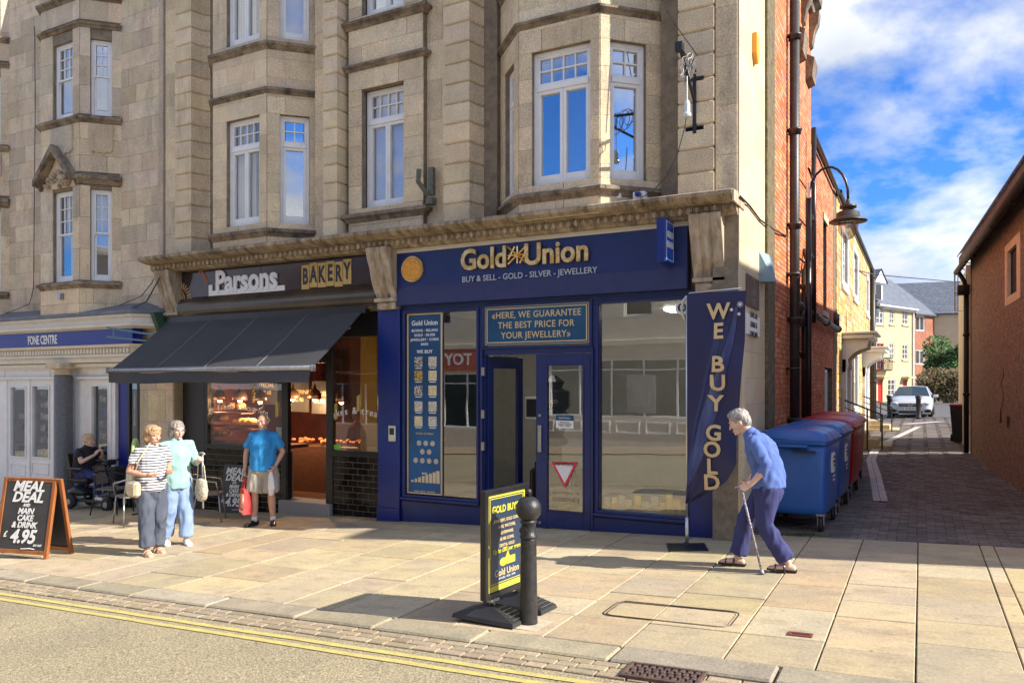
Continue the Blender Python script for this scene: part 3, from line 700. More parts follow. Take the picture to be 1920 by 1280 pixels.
def p3(b):
    a = FXp(1498, 574, -1.80); c = FXp(1572, 617, -1.80); b.tube([a, c], .055, 10)
    for k in (0, .3, .62, 1): q = a.lerp(c, k); b.ball(q, (.085, .12, .085))
    for k in (.05, .1, .9, .96): q = a.lerp(c, k); b.tube([q, q + Vector((0, 0, .35 if k > .5 else -.3))], .05, 8)
pipething('black waste pipe running sideways along the brick wall', p3)
b = MB(); q = F(1432, 500, 10.6); q = FXp(1431, 502, -1.86)
b.add([(-1.9, q.y - .14, q.z + .22), (-1.9, q.y + .14, q.z + .22), (-1.9, q.y + .14, q.z - .2), (-1.9, q.y - .14, q.z - .2), (-1.78, q.y - .05, q.z + .16), (-1.78, q.y + .05, q.z + .16), (-1.70, q.y + .09, q.z - .2), (-1.70, q.y - .09, q.z - .2)],
      [(4, 5, 6, 7), (0, 4, 7, 3), (1, 2, 6, 5), (0, 1, 5, 4), (3, 7, 6, 2), (0, 3, 2, 1)])
tag(obj('alarm_box', b, mat('blue_grey_plastic', (.16, .25, .32), rough=.5), fix=True), 'pale blue wedge-shaped alarm box high on the lane corner of the stone building', 'alarm box')
b = MB(); q = FXp(1417, 92, -1.86); b.prism([(q.y - .10, q.z - .08), (q.y + .0, q.z - .2), (q.y + .10, q.z - .12), (q.y + .10, q.z + .17), (q.y - .10, q.z + .17)], 0, -1.9, -1.83)
tag(obj('alarm_box', b, mat('orange_plastic', (.85, .36, .03), rough=.5)), 'orange alarm box near the top of the sunlit corner wall', 'alarm box')

# ================================================================ YELLOW STONE HOUSE
YS = mat('yellow_rubble_stone', (.62, .43, .18), (.42, .28, .12), rough=.9, scale=4, rnd=.32, rhue=.02, bump=.7, bscale=25, grit=.25, gscale=40)
YH = thing('stone_house', 'yellow rubble stone house with white sash windows halfway along the lane', 'house', fr=Fr(-2, 28, 0))
yw = [(22.4, 24.2, 4.55, 6.0), (26.3, 28.1, 4.6, 6.1), (26.3, 28.1, 1.0, 2.8), (22.9, 24.1, .2, 2.45), (31.0, 32.2, .2, 2.4), (32.9, 34.2, 4.6, 6.0)]
wall('wall', LF, 21, 36, -.5, 6.7, yw, mat('yellow_mortar', (.5, .38, .2)), YH, .4)
blocks(YH, LF, 21, 36, .1, 6.6, .2, .36, yw, YS, name='stone', proud=.02, T=.01, gap=.014, bev=.006, jit=.35)
for i, q in enumerate(yw[:3] + yw[5:]):
    window(YH, LF, q[0], q[1], q[2], q[3], 'sash', GL_SKY, d=.05, cols=3, curtain='half' if i == 2 else None)
for q in yw[:3] + yw[5:]:
    b = MB(); b.box(q[0] - .12, q[1] + .12, -.08, .02, q[2] - .12, q[2]); rect_frame(b, q[0] - .14, q[1] + .14, q[2], q[3] + .14, .14, -.05, .02)
    obj('window_surround', b, WHITE, YH, LF)
for q in yw[3:5]: 
    d_ = obj('door', MB().box(q[0], q[1], .12, .17, q[2], q[3], .01), mat('grey_door', (.35, .38, .45)), YH, LF)
    b = MB(); b.box(q[0] - .35, q[0], -.12, .1, .1, q[3] + .1, .01); b.box(q[1], q[1] + .3, -.12, .1, .1, q[3] + .1, .01)
    for x0 in (q[0] - .35, q[1] + .05):
        b.prism([(-.10, q[3] - .25), (-.16, q[3] - .1), (-.14, q[3] + .1), (-.28, q[3] + .25), (-.45, q[3] + .35), (-.62, q[3] + .4), (-.66, q[3] + .62), (0, q[3] + .62), (0, q[3] - .25)], 0, x0, x0 + .22)
    b.box(q[0] - .5, q[1] + .45, -.8, 0, q[3] + .63, q[3] + .75, .02); b.box(q[0] - .56, q[1] + .51, -.88, 0, q[3] + .76, q[3] + .82, .01)
    obj('door_canopy', b, WHITE, YH, LF)
b = MB(); b.box(-7, -2.3, 21, 21.3, -.5, 6.7); b.box(-7, -1.9, 35.7, 36, -.5, 6.7); b.prism([(-1.80, 6.76), (-4.5, 8.9), (-7.5, 6.7)], 1, 21, 36); obj('roof', b, mat('slate', (.09, .095, .11), (.13, .135, .15), rough=.7, scale=6), YH)
b = MB(); b.tube([(-1.80, 21, 6.70), (-1.80, 36, 6.70)], .06, 8); b.box(-1.9, -1.84, 21, 36, 6.6, 6.75); obj('gutter', b, BLACK, YH)
b = MB(); b.smooth = True; pipe(b, 0, -1.78, 35.4, .3, 6.6, .10, (2, 4)); tag(obj('drainpipe', b, IRON2), 'black downpipe at the far end of the yellow stone house', 'drainpipe')
for y0, lb_ in ((22.6, 'nearer'), (30.7, 'farther')):
    t = thing('door_steps', 'worn stone doorsteps below the ' + lb_ + ' white canopy in the lane', 'steps', 'doorsteps in the lane', fr=Fr(-1.5, y0 + .9, .1))
    for k in range(3): obj('step', MB().box(-1.88, -1.3 + (2 - k) * .3, y0 + k * .12, y0 + 1.8 - k * .12, .1 + k * .15, .25 + k * .15, .01), SANDP, t)
def railing(y, label):
    b = MB(); xs_ = (-1.75, -.9)
    b.tube([(-1.8, y, 1.45), (-.95, y, 1.1), (-.9, y, 1.05)], .025, 6); b.tube([(-1.8, y, 1.25), (-.9, y, .9)], .015, 6)
    for x in (-1.25, -.9): b.tube([(x, y, zg(x, y)), (x, y, 1.1 + (-.9 - x) * .4)], .022, 6)
    tag(obj('handrail', b, BLACK), label, 'handrail', 'handrails by the steps')
railing(22.3, 'black metal handrail beside the nearer doorsteps'); railing(29.8, 'black metal handrail beside the farther doorsteps'); 
# ================================================================ FAR HOUSES
SLATE = mat('blue_slate', (.16, .18, .22), (.11, .125, .155), rough=.6, scale=3, rnd=.1, bump=.4, bscale=10)
CREAM = mat('cream_render', (.60, .49, .27), (.53, .43, .24), rough=.85, scale=1.2, bump=.2)
HF = Fr(-3.85, 72, 0, 67)
HB = thing('cream_house', 'cream rendered three-storey terrace with two red doors at the end of the lane', 'house', fr=Fr(-3, 74, 0))
e0 = PF(HF, 1632, 566); e1 = PF(HF, 1712, 577); L1 = e1[0]; EZ = 8.6
hw = []
for (u0, v0, u1, v1) in ((1643, 575, 1657, 608), (1668, 578, 1677, 608), (1692, 580, 1703, 609), (1668, 642, 1677, 674), (1692, 645, 1703, 674), (1665, 710, 1679, 742), (1644, 643, 1657, 693)):
    a = PF(HF, u0, v0); c = PF(HF, u1, v1); hw.append((a[0], c[0], c[1], a[1]))
hd = []
for (u0, v0, u1, v1) in ((1646, 711, 1655, 758), (1693, 712, 1701, 745)):
    a = PF(HF, u0, v0); c = PF(HF, u1, v1); hd.append((a[0], c[0], .3, a[1]))
wall('wall', HF, -1.5, L1, -.5, EZ, hw + hd, CREAM, HB, .3)
for i, q in enumerate(hw):
    b = MB(); rect_frame(b, *q, .09, .05, .15); b.box((q[0] + q[1]) / 2 - .03, (q[0] + q[1]) / 2 + .03, .06, .12, q[2], q[3])
    for z in (.35, .68): b.box(q[0], q[1], .065, .11, q[2] + (q[3] - q[2]) * z - .02, q[2] + (q[3] - q[2]) * z + .02)
    w_ = obj('window', b, WHITE if i < 6 else mat('red_frame', (.5, .03, .03)), HB, HF); pane(w_, HF, q[0], q[1], q[2], q[3], .14, GL_SKY)
    obj('window_sill', MB().box(q[0] - .15, q[1] + .15, -.1, .05, q[2] - .15, q[2]), CREAM, HB, HF)
room(HB, HF, 0, L1 - .5, .5, 8.2, 2, .3)
RED = mat('red_door_paint', (.62, .02, .025), rough=.35)
for q in hd:
    obj('door', MB().box(q[0], q[1], .1, .16, q[2], q[3], .01), RED, HB, HF)
    obj('door_hood', MB().box(q[0] - .3, q[1] + .3, -.7, 0, q[3] + .12, q[3] + .3, .03), CREAM, HB, HF)
q = hw[6]; b = MB()
for i in range(11): x = q[0] - .5 + i * (q[1] - q[0] + 1) / 10; b.tube([(x, -.5, q[2]), (x, -.5, q[2] + 1.0)], .03, 4)
b.tube([(q[0] - .5, 0, q[2] + 1), (q[0] - .5, -.5, q[2] + 1), (q[1] + .5, -.5, q[2] + 1), (q[1] + .5, 0, q[2] + 1)], .04, 5); b.box(q[0] - .5, q[1] + .5, -.5, 0, q[2] - .1, q[2]); obj('balcony', b, BLACK, HB, HF)
def slated(parent, fr, a0, a1, d0, z0, d1, z1, name='roof'):
    b = MB(); b.add([(a0, d0, z0 - .1), (a1, d0, z0 - .1), (a1, d1, z1 - .1), (a0, d1, z1 - .1)], [(0, 1, 2, 3)]); rf = obj(name, b, SLATE, parent, fr)
    b = MB(); n = 16
    for j in range(n):
        k0, k1 = j / n, (j + 1) / n; y0 = d0 + (d1 - d0) * k0; y1 = d0 + (d1 - d0) * k1; q0 = z0 + (z1 - z0) * k0; q1 = z0 + (z1 - z0) * k1; x = a0 - (.2 if j % 2 else 0)
        while x < a1:
            xa, xb = max(x, a0), min(x + .4, a1)
            if xb - xa > .03: b.add([(xa + .01, y0, q0 + .03), (xb - .01, y0, q0 + .03), (xb - .01, y1, q1), (xa + .01, y1, q1), (xa + .01, y0, q0 - .02), (xb - .01, y0, q0 - .02)], [(0, 1, 2, 3), (4, 5, 1, 0)])
            x += .4
    obj('slates', b, SLATE, rf, fr, kind='stuff')
slated(HB, HF, -1.7, L1 + .1, -.4, EZ, 4.5, 12.3)
b = MB(); b.tube([(-1.7, -.45, EZ), (L1, -.45, EZ)], .09, 6); b.box(-1.7, L1, -.3, 0, EZ - .2, EZ - .05); b.tube([(L1 - .15, -.1, .3), (L1 - .15, -.1, EZ)], .09, 6); obj('gutter', b, WHITE, HB, HF)
a = PF(HF, 1652, 553); c = PF(HF, 1664, 524); dm = (a[0], c[0], EZ + .25, EZ + 2.1)
b = MB(); b.box(dm[0] - .2, dm[1] + .2, .5, 3.2, dm[2], dm[3]); b.prism([(dm[0] - .5, dm[3]), (dm[1] + .5, dm[3]), ((dm[0] + dm[1]) / 2, dm[3] + 1.1)], 1, .3, 3.6); dmr = obj('dormer', b, WHITE, HB, HF)
b = MB(); m_ = (dm[0] + dm[1]) / 2
for sx in (-1, 1): b.add([(m_, .2, dm[3] + 1.22), (m_ + sx * (m_ - dm[0] + .62), .2, dm[3] - .02), (m_ + sx * (m_ - dm[0] + .62), 3.8, dm[3] - .02), (m_, 3.8, dm[3] + 1.22)], [(0, 1, 2, 3)])
obj('dormer_roof', b, SLATE, dmr, HF); obj('dormer_window', MB().box(dm[0] + .1, dm[1] - .1, .47, .49, dm[2] + .3, dm[3] - .15), DARKROOM, dmr, HF)
# brick + beige neighbour
P1 = HF @ Vector((L1, 0, 0)); BF2 = Fr(P1.x, P1.y + .05, 0, 60); e = PF(BF2, 1752, 600); L2 = e[0]
HB2 = thing('brick_house', 'red brick house with white windows joining the cream terrace at the lane end', 'house', fr=Fr(P1.x, P1.y, 0))
qs = []
for (u0, v0, u1, v1) in ((1716, 591, 1722, 620), (1716, 655, 1724, 683)): a = PF(BF2, u0, v0); c = PF(BF2, u1, v1); qs.append((a[0] + .1, a[0] + 1.6, c[1], a[1]))
wall('wall', BF2, 0, L2, -.5, 8.3, qs, mat('far_brick', (.42, .17, .09), (.34, .13, .07), scale=8), HB2, .3)
blocks(HB2, BF2, 0, L2, .2, 8.2, .3, .6, qs, mat('far_brick_course', (.40, .15, .085), (.32, .12, .06), scale=5, rnd=.12), name='brick', proud=.01, T=0, gap=.03, quota=0)
for q in qs:
    b = MB(); rect_frame(b, *q, .1, .05, .12); b.box((q[0] + q[1]) / 2 - .03, (q[0] + q[1]) / 2 + .03, .06, .1, q[2], q[3]); w_ = obj('window', b, WHITE, HB2, BF2); pane(w_, BF2, *q, .13, GL_SKY)
room(HB2, BF2, .5, 3, .5, 8, 2, .3)
obj('archway', MB().box(.6, 2.6, -.02, .0, .2, 2.6), DARKROOM, HB2, BF2)
slated(HB2, BF2, 0, L2 + .2, -.3, 8.3, 4.5, 12.2)
BE = thing('beige_house', 'beige gable house with dark slate roof behind the bushes', 'house', fr=Fr(1, 82, 0))
P2 = BF2 @ Vector((L2, 0, 0)); GF = Fr(P2.x, P2.y, 0, 8); e = PF(GF, 1830, 585)
wall('wall', GF, 0, e[0] + 3, -.5, PF(GF, 1760, 588)[1], [], mat('beige_render', (.62, .49, .32), (.56, .44, .29), scale=1.5), BE, .3)
zz = PF(GF, 1760, 588)[1]; slated(BE, GF, -3.5, e[0] + 3, -.3, zz, 3.6, zz + 3.4)
obj('back', MB().box(-4, e[0] + 3, 3.6, 3.8, 0, zz + 3.4), SLATE, BE, GF)

# ================================================================ BROWN ROUGHCAST BUILDING on the right
RX = math.degrees(math.atan2(-1, .05)); RF = Fr(rwallx(21.3), 21.3, 0, RX); RL = 12.0
RC = mat('brown_roughcast', (.31, .225, .165), (.19, .135, .10), rough=.95, scale=9, bump=1.0, bscale=45, stain=(.30, .19, .12), sscale=(.8, .8, .5), stain_lo=.5, stain_hi=.75, grit=.65, gscale=26)
TG = thing('roughcast_building', 'brown roughcast building with deep tiled eaves on the right of the lane', 'building', fr=Fr(3, 15, 0))
a = PF(RF, 1885, 462); c = PF(RF, 1913, 575); wq = (a[0], c[0], PF(RF, 1885, 575)[1], a[1])
wall('wall', RF, 0, RL, -.5, 4.85, [wq], RC, TG, .35)
b = MB(); b.box(wq[0], wq[0] + .22, -.01, .06, wq[2], wq[3], .01); b.box(wq[1] - .3, wq[1], -.01, .06, wq[2], wq[3], .01); b.box(wq[0] + .2, wq[1] - .2, -.005, .05, wq[2], wq[2] + .14); b.box(wq[0] + .2, wq[1] - .2, -.005, .05, wq[3] - .14, wq[3])
w_ = obj('window', b, mat('peeling_cream_board', (.80, .68, .50), (.62, .48, .33), rough=.8, scale=12, stretch=(1, 1, .3)), TG, RF); obj('pane', MB().box(wq[0] + .22, wq[1] - .3, .07, .08, wq[2] + .14, wq[3] - .14), DARKROOM, w_, RF)
n_ = RF.to_3x3() @ Vector((0, -1, 0)); nr = RF @ Vector((RL, 0, 0))
b = MB(); b.add([(nr.x, nr.y, -.5), (nr.x + 5.6, nr.y, -.5), (nr.x + 5.6, nr.y, 4.85), (nr.x + 2.6, nr.y, 7.5), (nr.x, nr.y, 4.85), (nr.x, nr.y + .3, -.5), (nr.x + 5.6, nr.y + .3, -.5), (nr.x + 5.6, nr.y + .3, 4.85), (nr.x + 2.6, nr.y + .3, 7.5), (nr.x, nr.y + .3, 4.85)],
                    [(0, 1, 2, 3, 4), (9, 8, 7, 6, 5), (0, 5, 6, 1), (1, 6, 7, 2)])
b.box(nr.x + 5.3, nr.x + 5.6, nr.y, 21.3, -.5, 4.85); b.box(rwallx(21.3), nr.x + 5.6, 21.0, 21.3, -.5, 4.85); b.prism([(1.1, 4.85), (nr.x + 5.6, 4.85), (nr.x + 2.6, 7.5)], 1, 21.05, 21.25); obj('gable_wall', b, RC, TG)
TILE = mat('mossy_roof_tile', (.17, .135, .125), (.10, .08, .075), rough=.9, scale=5, rnd=.3, bump=.6, bscale=30, stain=(.2, .19, .1), stain_lo=.6, stain_hi=.8, grit=.3)
roof = MB(); fr2 = RF; n = 16
roof.prism([(-.22, 4.62), (-.22, 4.92), (2.6, 7.60), (5.9, 4.92), (5.9, 4.62), (2.6, 7.35)], 0, -.2, RL + .25)
rf = obj('roof', roof, TILE, TG, RF)
b = MB()
for j in range(20):
    x = -.2 - (.12 if j % 2 else 0); k0, k1 = j / 20, (j + 1) / 20
    y0, z0, y1, z1 = -.26 + 2.86 * k0, 4.92 + 2.68 * k0, -.26 + 2.86 * k1, 4.92 + 2.68 * k1
    while x < RL + .2:
        b.add([(x + .006, y0, z0 + .03), (x + .234, y0, z0 + .03), (x + .234, y1, z1 + .01), (x + .006, y1, z1 + .01), (x + .006, y0, z0 - .01), (x + .234, y0, z0 - .01)], [(0, 1, 2, 3), (4, 5, 1, 0)]); x += .24
obj('roof_tiles', b, TILE, rf, RF, kind='stuff')
b = MB(); b.smooth = True; b.tube([(-.2, -.27, 4.56), (RL + .2, -.27, 4.60)], .065, 10); 
for k in range(13): b.tube([(k + .0, -.2, 4.66), (k + .0, -.30, 4.50), (k + .0, -.2, 4.47)], .015, 6)
b.tube([(.18, -.27, 4.54), (.18, -.14, 4.3), (.18, -.1, 4.1)], .05, 8); b.box(.03, .33, -.28, -.04, 3.98, 4.2); b.tube([(.18, -.1, 4.0), (.18, -.1, .25)], .055, 10)
for z in (1.6, 3.0): b.lathe([(.055, 0), (.075, .01), (.075, .06), (.055, .07)], .18, -.1, 10, z)
obj('gutter', b, mat('dull_black_iron', (.015, .013, .014), rough=.7), TG, RF)
gf = MB()
def scr(pts, r=.006): gf.tube([(p[0], -.004, p[1]) for p in pts], r, 4)
a0, h0 = PF(RF, 1880, 740)
scr([(a0 + .2 * math.sin(k * .5) * (1 - k / 30), h0 + .5 - k * .035) for k in range(22)]); scr([(a0 - .3 + .05 * k, h0 - .5 + (.25 if k % 2 else 0)) for k in range(5)]); scr([(a0 + .5 + .06 * k, h0 - .55 + (.2 if k % 2 else 0)) for k in range(6)])
obj('graffiti_scrawl', gf, mat('faded_black_paint', (.09, .055, .04)), TG, RF)
# pale stone building just beyond
a = F(1799, 600, 27); b = MB(); b.box(1.02, 5, 26.5, 27, -.3, 4.9); b.box(1.0, 1.4, 22, 27, -.3, 4.8)
OB = thing('outbuilding', 'pale stone outbuilding behind the drainpipe at the far right of the lane', 'building', fr=Fr(2, 25, 0))
obj('wall', b, STONE_L, OB); 
blocks(OB, Fr(0, 21.95, 0), .96, 1.4, .2, 4.8, .45, .4, [], STONE_L, proud=.02, T=.02, gap=.01)
b = MB(); fq = [F(u, v, 21.6) for u, v in ((1790, 515), (1812, 515), (1812, 583), (1790, 583))]; b.tube(fq, .02, 5, closed=True); b.tube([F(1790, 549, 21.6), F(1812, 549, 21.6)], .015, 5); b.tube([F(1796, 515, 21.6), F(1796, 583, 21.6)], .012, 5)
tag(obj('hanging_frame', b, STEEL), 'empty square metal sign frame hung beside the far drainpipe', 'sign frame')
b = MB(); q = F(1848, 430, 24); b.box(q.x - .12, q.x + .12, 24, 24.3, 4.8, 5.95); b.lathe([(.09, 0), (.11, .3), (.08, .32)], q.x, 24.15, 8, 5.95); tag(obj('chimney_pot', b, STONE_L), 'small pale chimney peeping over the brown roof', 'chimney')
# ================================================================ LEFT STONE BUILDING (over the phone shop)
LB = thing('stone_terrace', 'pale stone building with sash windowed bays at the left above the phone shop', 'building', fr=Fr(-15, 9.5, 0))
b = MB(); b.box(-24, -12.3, 13, 13.2, -1, 10.2); b.box(-24, -12.18, 9.6, 13.2, 10.2, 10.35); b.box(-24, -12.2, 9.9, 13, 3.2, 3.3); b.box(-12.3, -12.18, 9.52, 13, -1, 10.2); obj('core', b, MORTAR, LB)
LW = [(-24, -18.3), (-17.08, -15.62), (-13.45, -12.30)]
for x0, x1 in LW: wall('wall', F0, x0, x1, 3.2, 10.2, [], MORTAR, LB, .3)
for x0, x1 in LW[1:]: blocks(LB, F0, x0, x1, 3.2, 10.1, .33, .6, [], STONE_L, proud=.02, T=0, gap=.004, bev=.003, jit=.3)
obj('end_strip', MB().box(-12.30, -12.18, -.06, .3, 3.2, 10.1, .01), STONE_L, LB, F0)
obj('wall_strip', MB().box(-15.78, -15.60, -.06, .1, 3.2, 10.1, .01), STONE, LB, F0)
def lbay(xl, xr, front=True):
    path = [(xl - .5, 9.5), (xl, 9.0), (xr, 9.0), (xr + .5, 9.5)]
    for i, (p, q) in enumerate(zip(path[:-1], path[1:])):
        ang = math.degrees(math.atan2(q[1] - p[1], q[0] - p[0])); L = math.hypot(q[0] - p[0], q[1] - p[1]); fr = Fr(p[0], p[1], 0, ang)
        if i == 1: sp = (L - 1.0 + .17, L - .20)
        else: sp = (.17, .54)
        hs_ = [(*sp, 3.82, 5.54), (*sp, 6.93, 8.36), (*sp, 9.3, 10.1)]
        wall('bay_wall', fr, 0, L, 3.1, 10.2, hs_, MORTAR, LB, .2)
        for z0, z1, m_ in ((3.1, 3.68, STONE), (3.82, 5.6, STONE_L), (5.85, 6.78, STONE), (6.93, 8.55, STONE_L), (8.7, 10.2, STONE_L)): blocks(LB, fr, 0, L, z0, z1, .32 if m_ is STONE else .62, .45, hs_, m_, proud=.02, T=0, gap=.004, bev=.003)
        for z0, z1, cu, gl in ((3.82, 5.54, 'right' if i == 1 else 'half', GL_BLIND), (6.93, 8.36, None if i == 1 else 'right', GL_SKY), (9.3, 10.1, None, GL_SKY)): window(LB, fr, sp[0], sp[1], z0, z1, 'sash', gl, d=.06, cols=3 if i == 1 else 2, curtain=cu)
        if i:
            # carved apron blocks with scalloped foot
            for (c0, c1) in ((sp[0] - .02, sp[1] + .02),):
                b = MB(); n = 8; top = 6.74; bt = 6.28
                pts = [(c0, top), (c1, top), (c1, bt)] + [(c1 + (c0 - c1) * k / n, bt - (.035 if k % 2 else 0) - .05 * math.sin(math.pi * k / n)) for k in range(1, n)] + [(c0, bt)]
                b.prism(pts, 1, -.055, -.02); obj('carved_apron', b, STONE_L, LB, fr)
    for z, pr, nm in ((3.80, SILLP, 'sill'), (6.90, SILLP, 'sill'), (8.65, STRP, 'string_course'), (9.2, SILLP, 'sill')): mould(LB, path, z, pr, name=nm, k=1.0)
    mould(LB, [(xl - .5, 9.5), (xl, 9.0), (xl + .02, 9.0)], 5.78, STRP, name='string_course', k=1.6); mould(LB, [(xr - .02, 9.0), (xr, 9.0), (xr + .5, 9.5)], 5.78, STRP, name='string_course', k=1.6)
    xm = xr - .6; 
    pd = MB(); pd.prism([(xm - .58, 5.66), (xm, 6.25), (xm + .58, 5.66), (xm + .58, 5.78), (xm, 6.40), (xm - .58, 5.78)], 1, 8.80, 8.99); pdo = obj('pediment', pd, STONE_D, LB)
    random.seed(5); b = MB()
    for k in range(34):
        a = random.uniform(-.36, .36); h = random.uniform(0, .44 - abs(a) * 1.05); 
        if h > 0: b.ball((xm + a, 8.955 - random.random() * .05, 5.62 + h), (random.uniform(.02, .06), .05, random.uniform(.02, .05)), 7, 5)
    obj('carved_cartouche', b, CONS, pdo)
    obj('pediment_field', MB().prism([(xm - .5, 5.6), (xm + .5, 5.6), (xm, 6.3)], 1, 8.97, 9.0), STONE, pdo)
lbay(-15.11, -13.91); lbay(-19.3, -17.58)
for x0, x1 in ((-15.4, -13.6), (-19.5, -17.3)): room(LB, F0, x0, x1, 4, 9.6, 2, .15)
# phone shop
FS = thing('phone_shop_front', 'white and cream shopfront with blue fascia sign reading FONE CENTRE', 'shopfront', fr=Fr(-15, 9.2, 0))
CRM = mat('cream_shop_paint', (.72, .66, .54), (.64, .58, .47), rough=.5, scale=4); LEAD = mat('lead_flashing', (.11, .12, .14), (.17, .18, .2), rough=.6, scale=5)
path = [(-24, 9.02), (-12.45, 9.02), (-12.05, 9.5)]
b = MB(); b.sweep(path, [(-.5, 3.40), (.06, 3.20), (.075, 3.15), (.06, 3.13), (-.5, 3.13)]); obj('lead_flashing', b, LEAD, FS, fix=True)
b = MB(); b.sweep(path, [(-.3, 3.13), (.05, 3.13), (.05, 3.09), (.02, 3.07), (.02, 2.98), (.07, 2.96), (.07, 2.92), (-.02, 2.88), (-.3, 2.88)]); obj('entablature', b, CRM, FS, fix=True)
b = MB(); x = -24
while x < -12.5: b.box(x, x + .022, 8.955, 8.985, 3.075, 3.10); x += .045
obj('bead_moulding', b, CRM, FS, kind='stuff')
b = MB(); b.sweep([(-24, 9.06), (-12.5, 9.06)], [(-.2, 2.60), (0, 2.60), (0, 2.88), (-.2, 2.88)]); fsc = obj('fascia', b, mat('royal_blue_sign', srgb(28, 30, 130), rough=.3), FS, fix=True)
q = PF(Fr(0, 9.06, 0), 80, 638); text('lettering', 'FONE CENTRE', Fr(q[0], 9.055, q[1]), .235, WPRINT, FS, bold=.03, sx=.62, shear=-.12)
b = MB(); b.sweep([(-24, 9.06), (-12.5, 9.06), (-12.15, 9.5)], [(-.3, 2.28), (-.02, 2.28), (-.02, 2.36), (.03, 2.38), (.03, 2.42), (.0, 2.43), (.0, 2.53), (.07, 2.55), (.09, 2.595), (-.3, 2.595)]); obj('lower_cornice', b, CRM, FS, fix=True)
x = -18.0; dm_ = MB().box(-.028, .028, -.04, 0, -.04, .04).mesh('dentil', [CRM])
while x < -12.55: o = bpy.data.objects.new('dentil', dm_); place(o, FS, Fr(x, 9.06, 2.485)); x += .095
GRAN = mat('grey_granite', (.15, .15, .145), (.09, .09, .09), rough=.45, scale=30, bump=.1)
q = PF(Fr(0, 9.05, 0), 112, 700)[0]
b = MB(); b.smooth = True; b.lathe([(.19, -.55), (.19, -.3), (.165, -.28), (.16, 2.02), (.145, 2.05)], q, 9.12, 20); col_ = obj('column', b, GRAN, FS)
b = MB(); b.smooth = True; b.lathe([(.145, 2.05), (.18, 2.08), (.155, 2.1), (.16, 2.14), (.22, 2.17)], q, 9.12, 16); b.smooth = False; b.box(q - .23, q + .23, 8.9, 9.35, 2.17, 2.28, .01); obj('capital', b, STONE, col_)
# joinery wall at Y=9.35
JF = Fr(0, 9.35, 0)
def jq(u0, v0, u1, v1): a = PF(JF, u0, v0); c = PF(JF, u1, v1); return (a[0], c[0], c[1], a[1])
wq = [jq(21, 726, 48, 856), jq(62, 724, 92, 858), jq(173, 724, 203, 876)]
wall('joinery', JF, -22, jq(215, 724, 216, 800)[1], -.75, 2.28, wq, WHITE, FS, .07)
b = MB()
for q in wq: rect_frame(b, q[0] - .03, q[1] + .03, q[2] - .03, q[3] + .03, .03, -.02, .0)
for (u0, v0, u1, v1) in ((21, 868, 48, 892), (60, 866, 92, 890), (8, 695, 95, 708), (163, 690, 240, 704)):
    p = jq(u0, v0, u1, v1); rect_frame(b, *p, .018, -.014, 0)
for u in (12, 55, 135, 152, 207): a = jq(u, 720, u + 3, 890); b.box(a[0], a[1], -.03, 0, -.6, 1.95)
b.box(-22, -12.6, -.08, 0, 1.97, 2.02, .01); b.box(-22, -12.6, -.14, 0, 2.2, 2.27, .01); obj('panelling', b, WHITE, FS, JF)
for q in wq: pane(FS, JF, *q, .03, GL_SHOP, 'pane')
q = jq(218, 720, 220, 800); q2 = jq(252, 720, 258, 800)
b = MB(); b.box(q[0], q[0] + .28, .05, .09, -.5, 2.0); obj('door', b, mat('blue_door', srgb(20, 28, 120), rough=.3), FS, JF)
b = MB(); rect_frame(b, q[0] + .3, q2[1], -.5, 2.1, .05, .02, .08); obj('door_frame', b, BLACK, FS, JF); pane(FS, JF, q[0] + .35, q2[1] - .05, -.45, 2.0, .05, GL_SHOP)
obj('poster', MB().box(q[0] + .42, q2[1] - .15, .06, .065, 1.1, 1.75), mat('pale_poster', (.6, .65, .7), (.1, .25, .6), scale=4), FS, JF)
obj('stone_pier', MB().box(q2[1], -11.82, 0, .4, -.55, 3.0, .008), STONE_L, FS, Fr(0, 9.40, 0))
blocks(FS, Fr(0, 9.40, 0), q2[1], -11.84, -.5, 2.9, .55, .45, [], STONE_L, proud=.012, T=0, gap=.004, bev=.003)
# shop interior: shelves with boxed goods
b = MB(); b.box(-22, -12.3, 2.2, 2.25, -.7, 2.2); b.box(-22, -12.3, .2, 2.2, -.7, -.55); b.box(-22, -12.3, .1, 2.2, 2.21, 2.25); obj('interior', b, mat('shop_interior', (.30, .31, .33)), FS, JF)
random.seed(11); cols = [mat('goods_' + n_, c_, rough=.4) for n_, c_ in (('white', (.7, .7, .7)), ('pink', (.65, .2, .25)), ('grey', (.3, .32, .35)), ('dark', (.04, .04, .05)), ('blue', (.1, .2, .5)))]
for k, (q, nm) in enumerate(zip(wq, 'abc')):
    t = thing('display_shelf', ('white display shelf of headphones behind the left pane of the phone shop', 'shelves of phone covers in the pane beside the granite column', 'shelves of boxed accessories behind the pane right of the column')[k], 'shelf', 'display shelves in the phone shop window', fr=Fr(q[0], 9.6, 0))
    for z in [q[2] + .02 + i * .24 for i in range(7)]:
        obj('shelf', MB().box(q[0] - .1, q[1] + .1, .14, .34, z, z + .012), STEEL, t, JF)
        x = q[0] - .05
        while x < q[1] + .05 and not (k == 0 and random.random() < .3):
            w_ = random.uniform(.05, .09); h = random.uniform(.1, .17); b = MB(); b.box(x, x + w_, .18, .24, z + .013, z + h, .003); obj('carton', b, cols[random.choice((0, 0, 2, 3) if k < 2 else (0, 1, 1, 4, 3, 0))], t, JF); x += w_ + random.uniform(.01, .06)
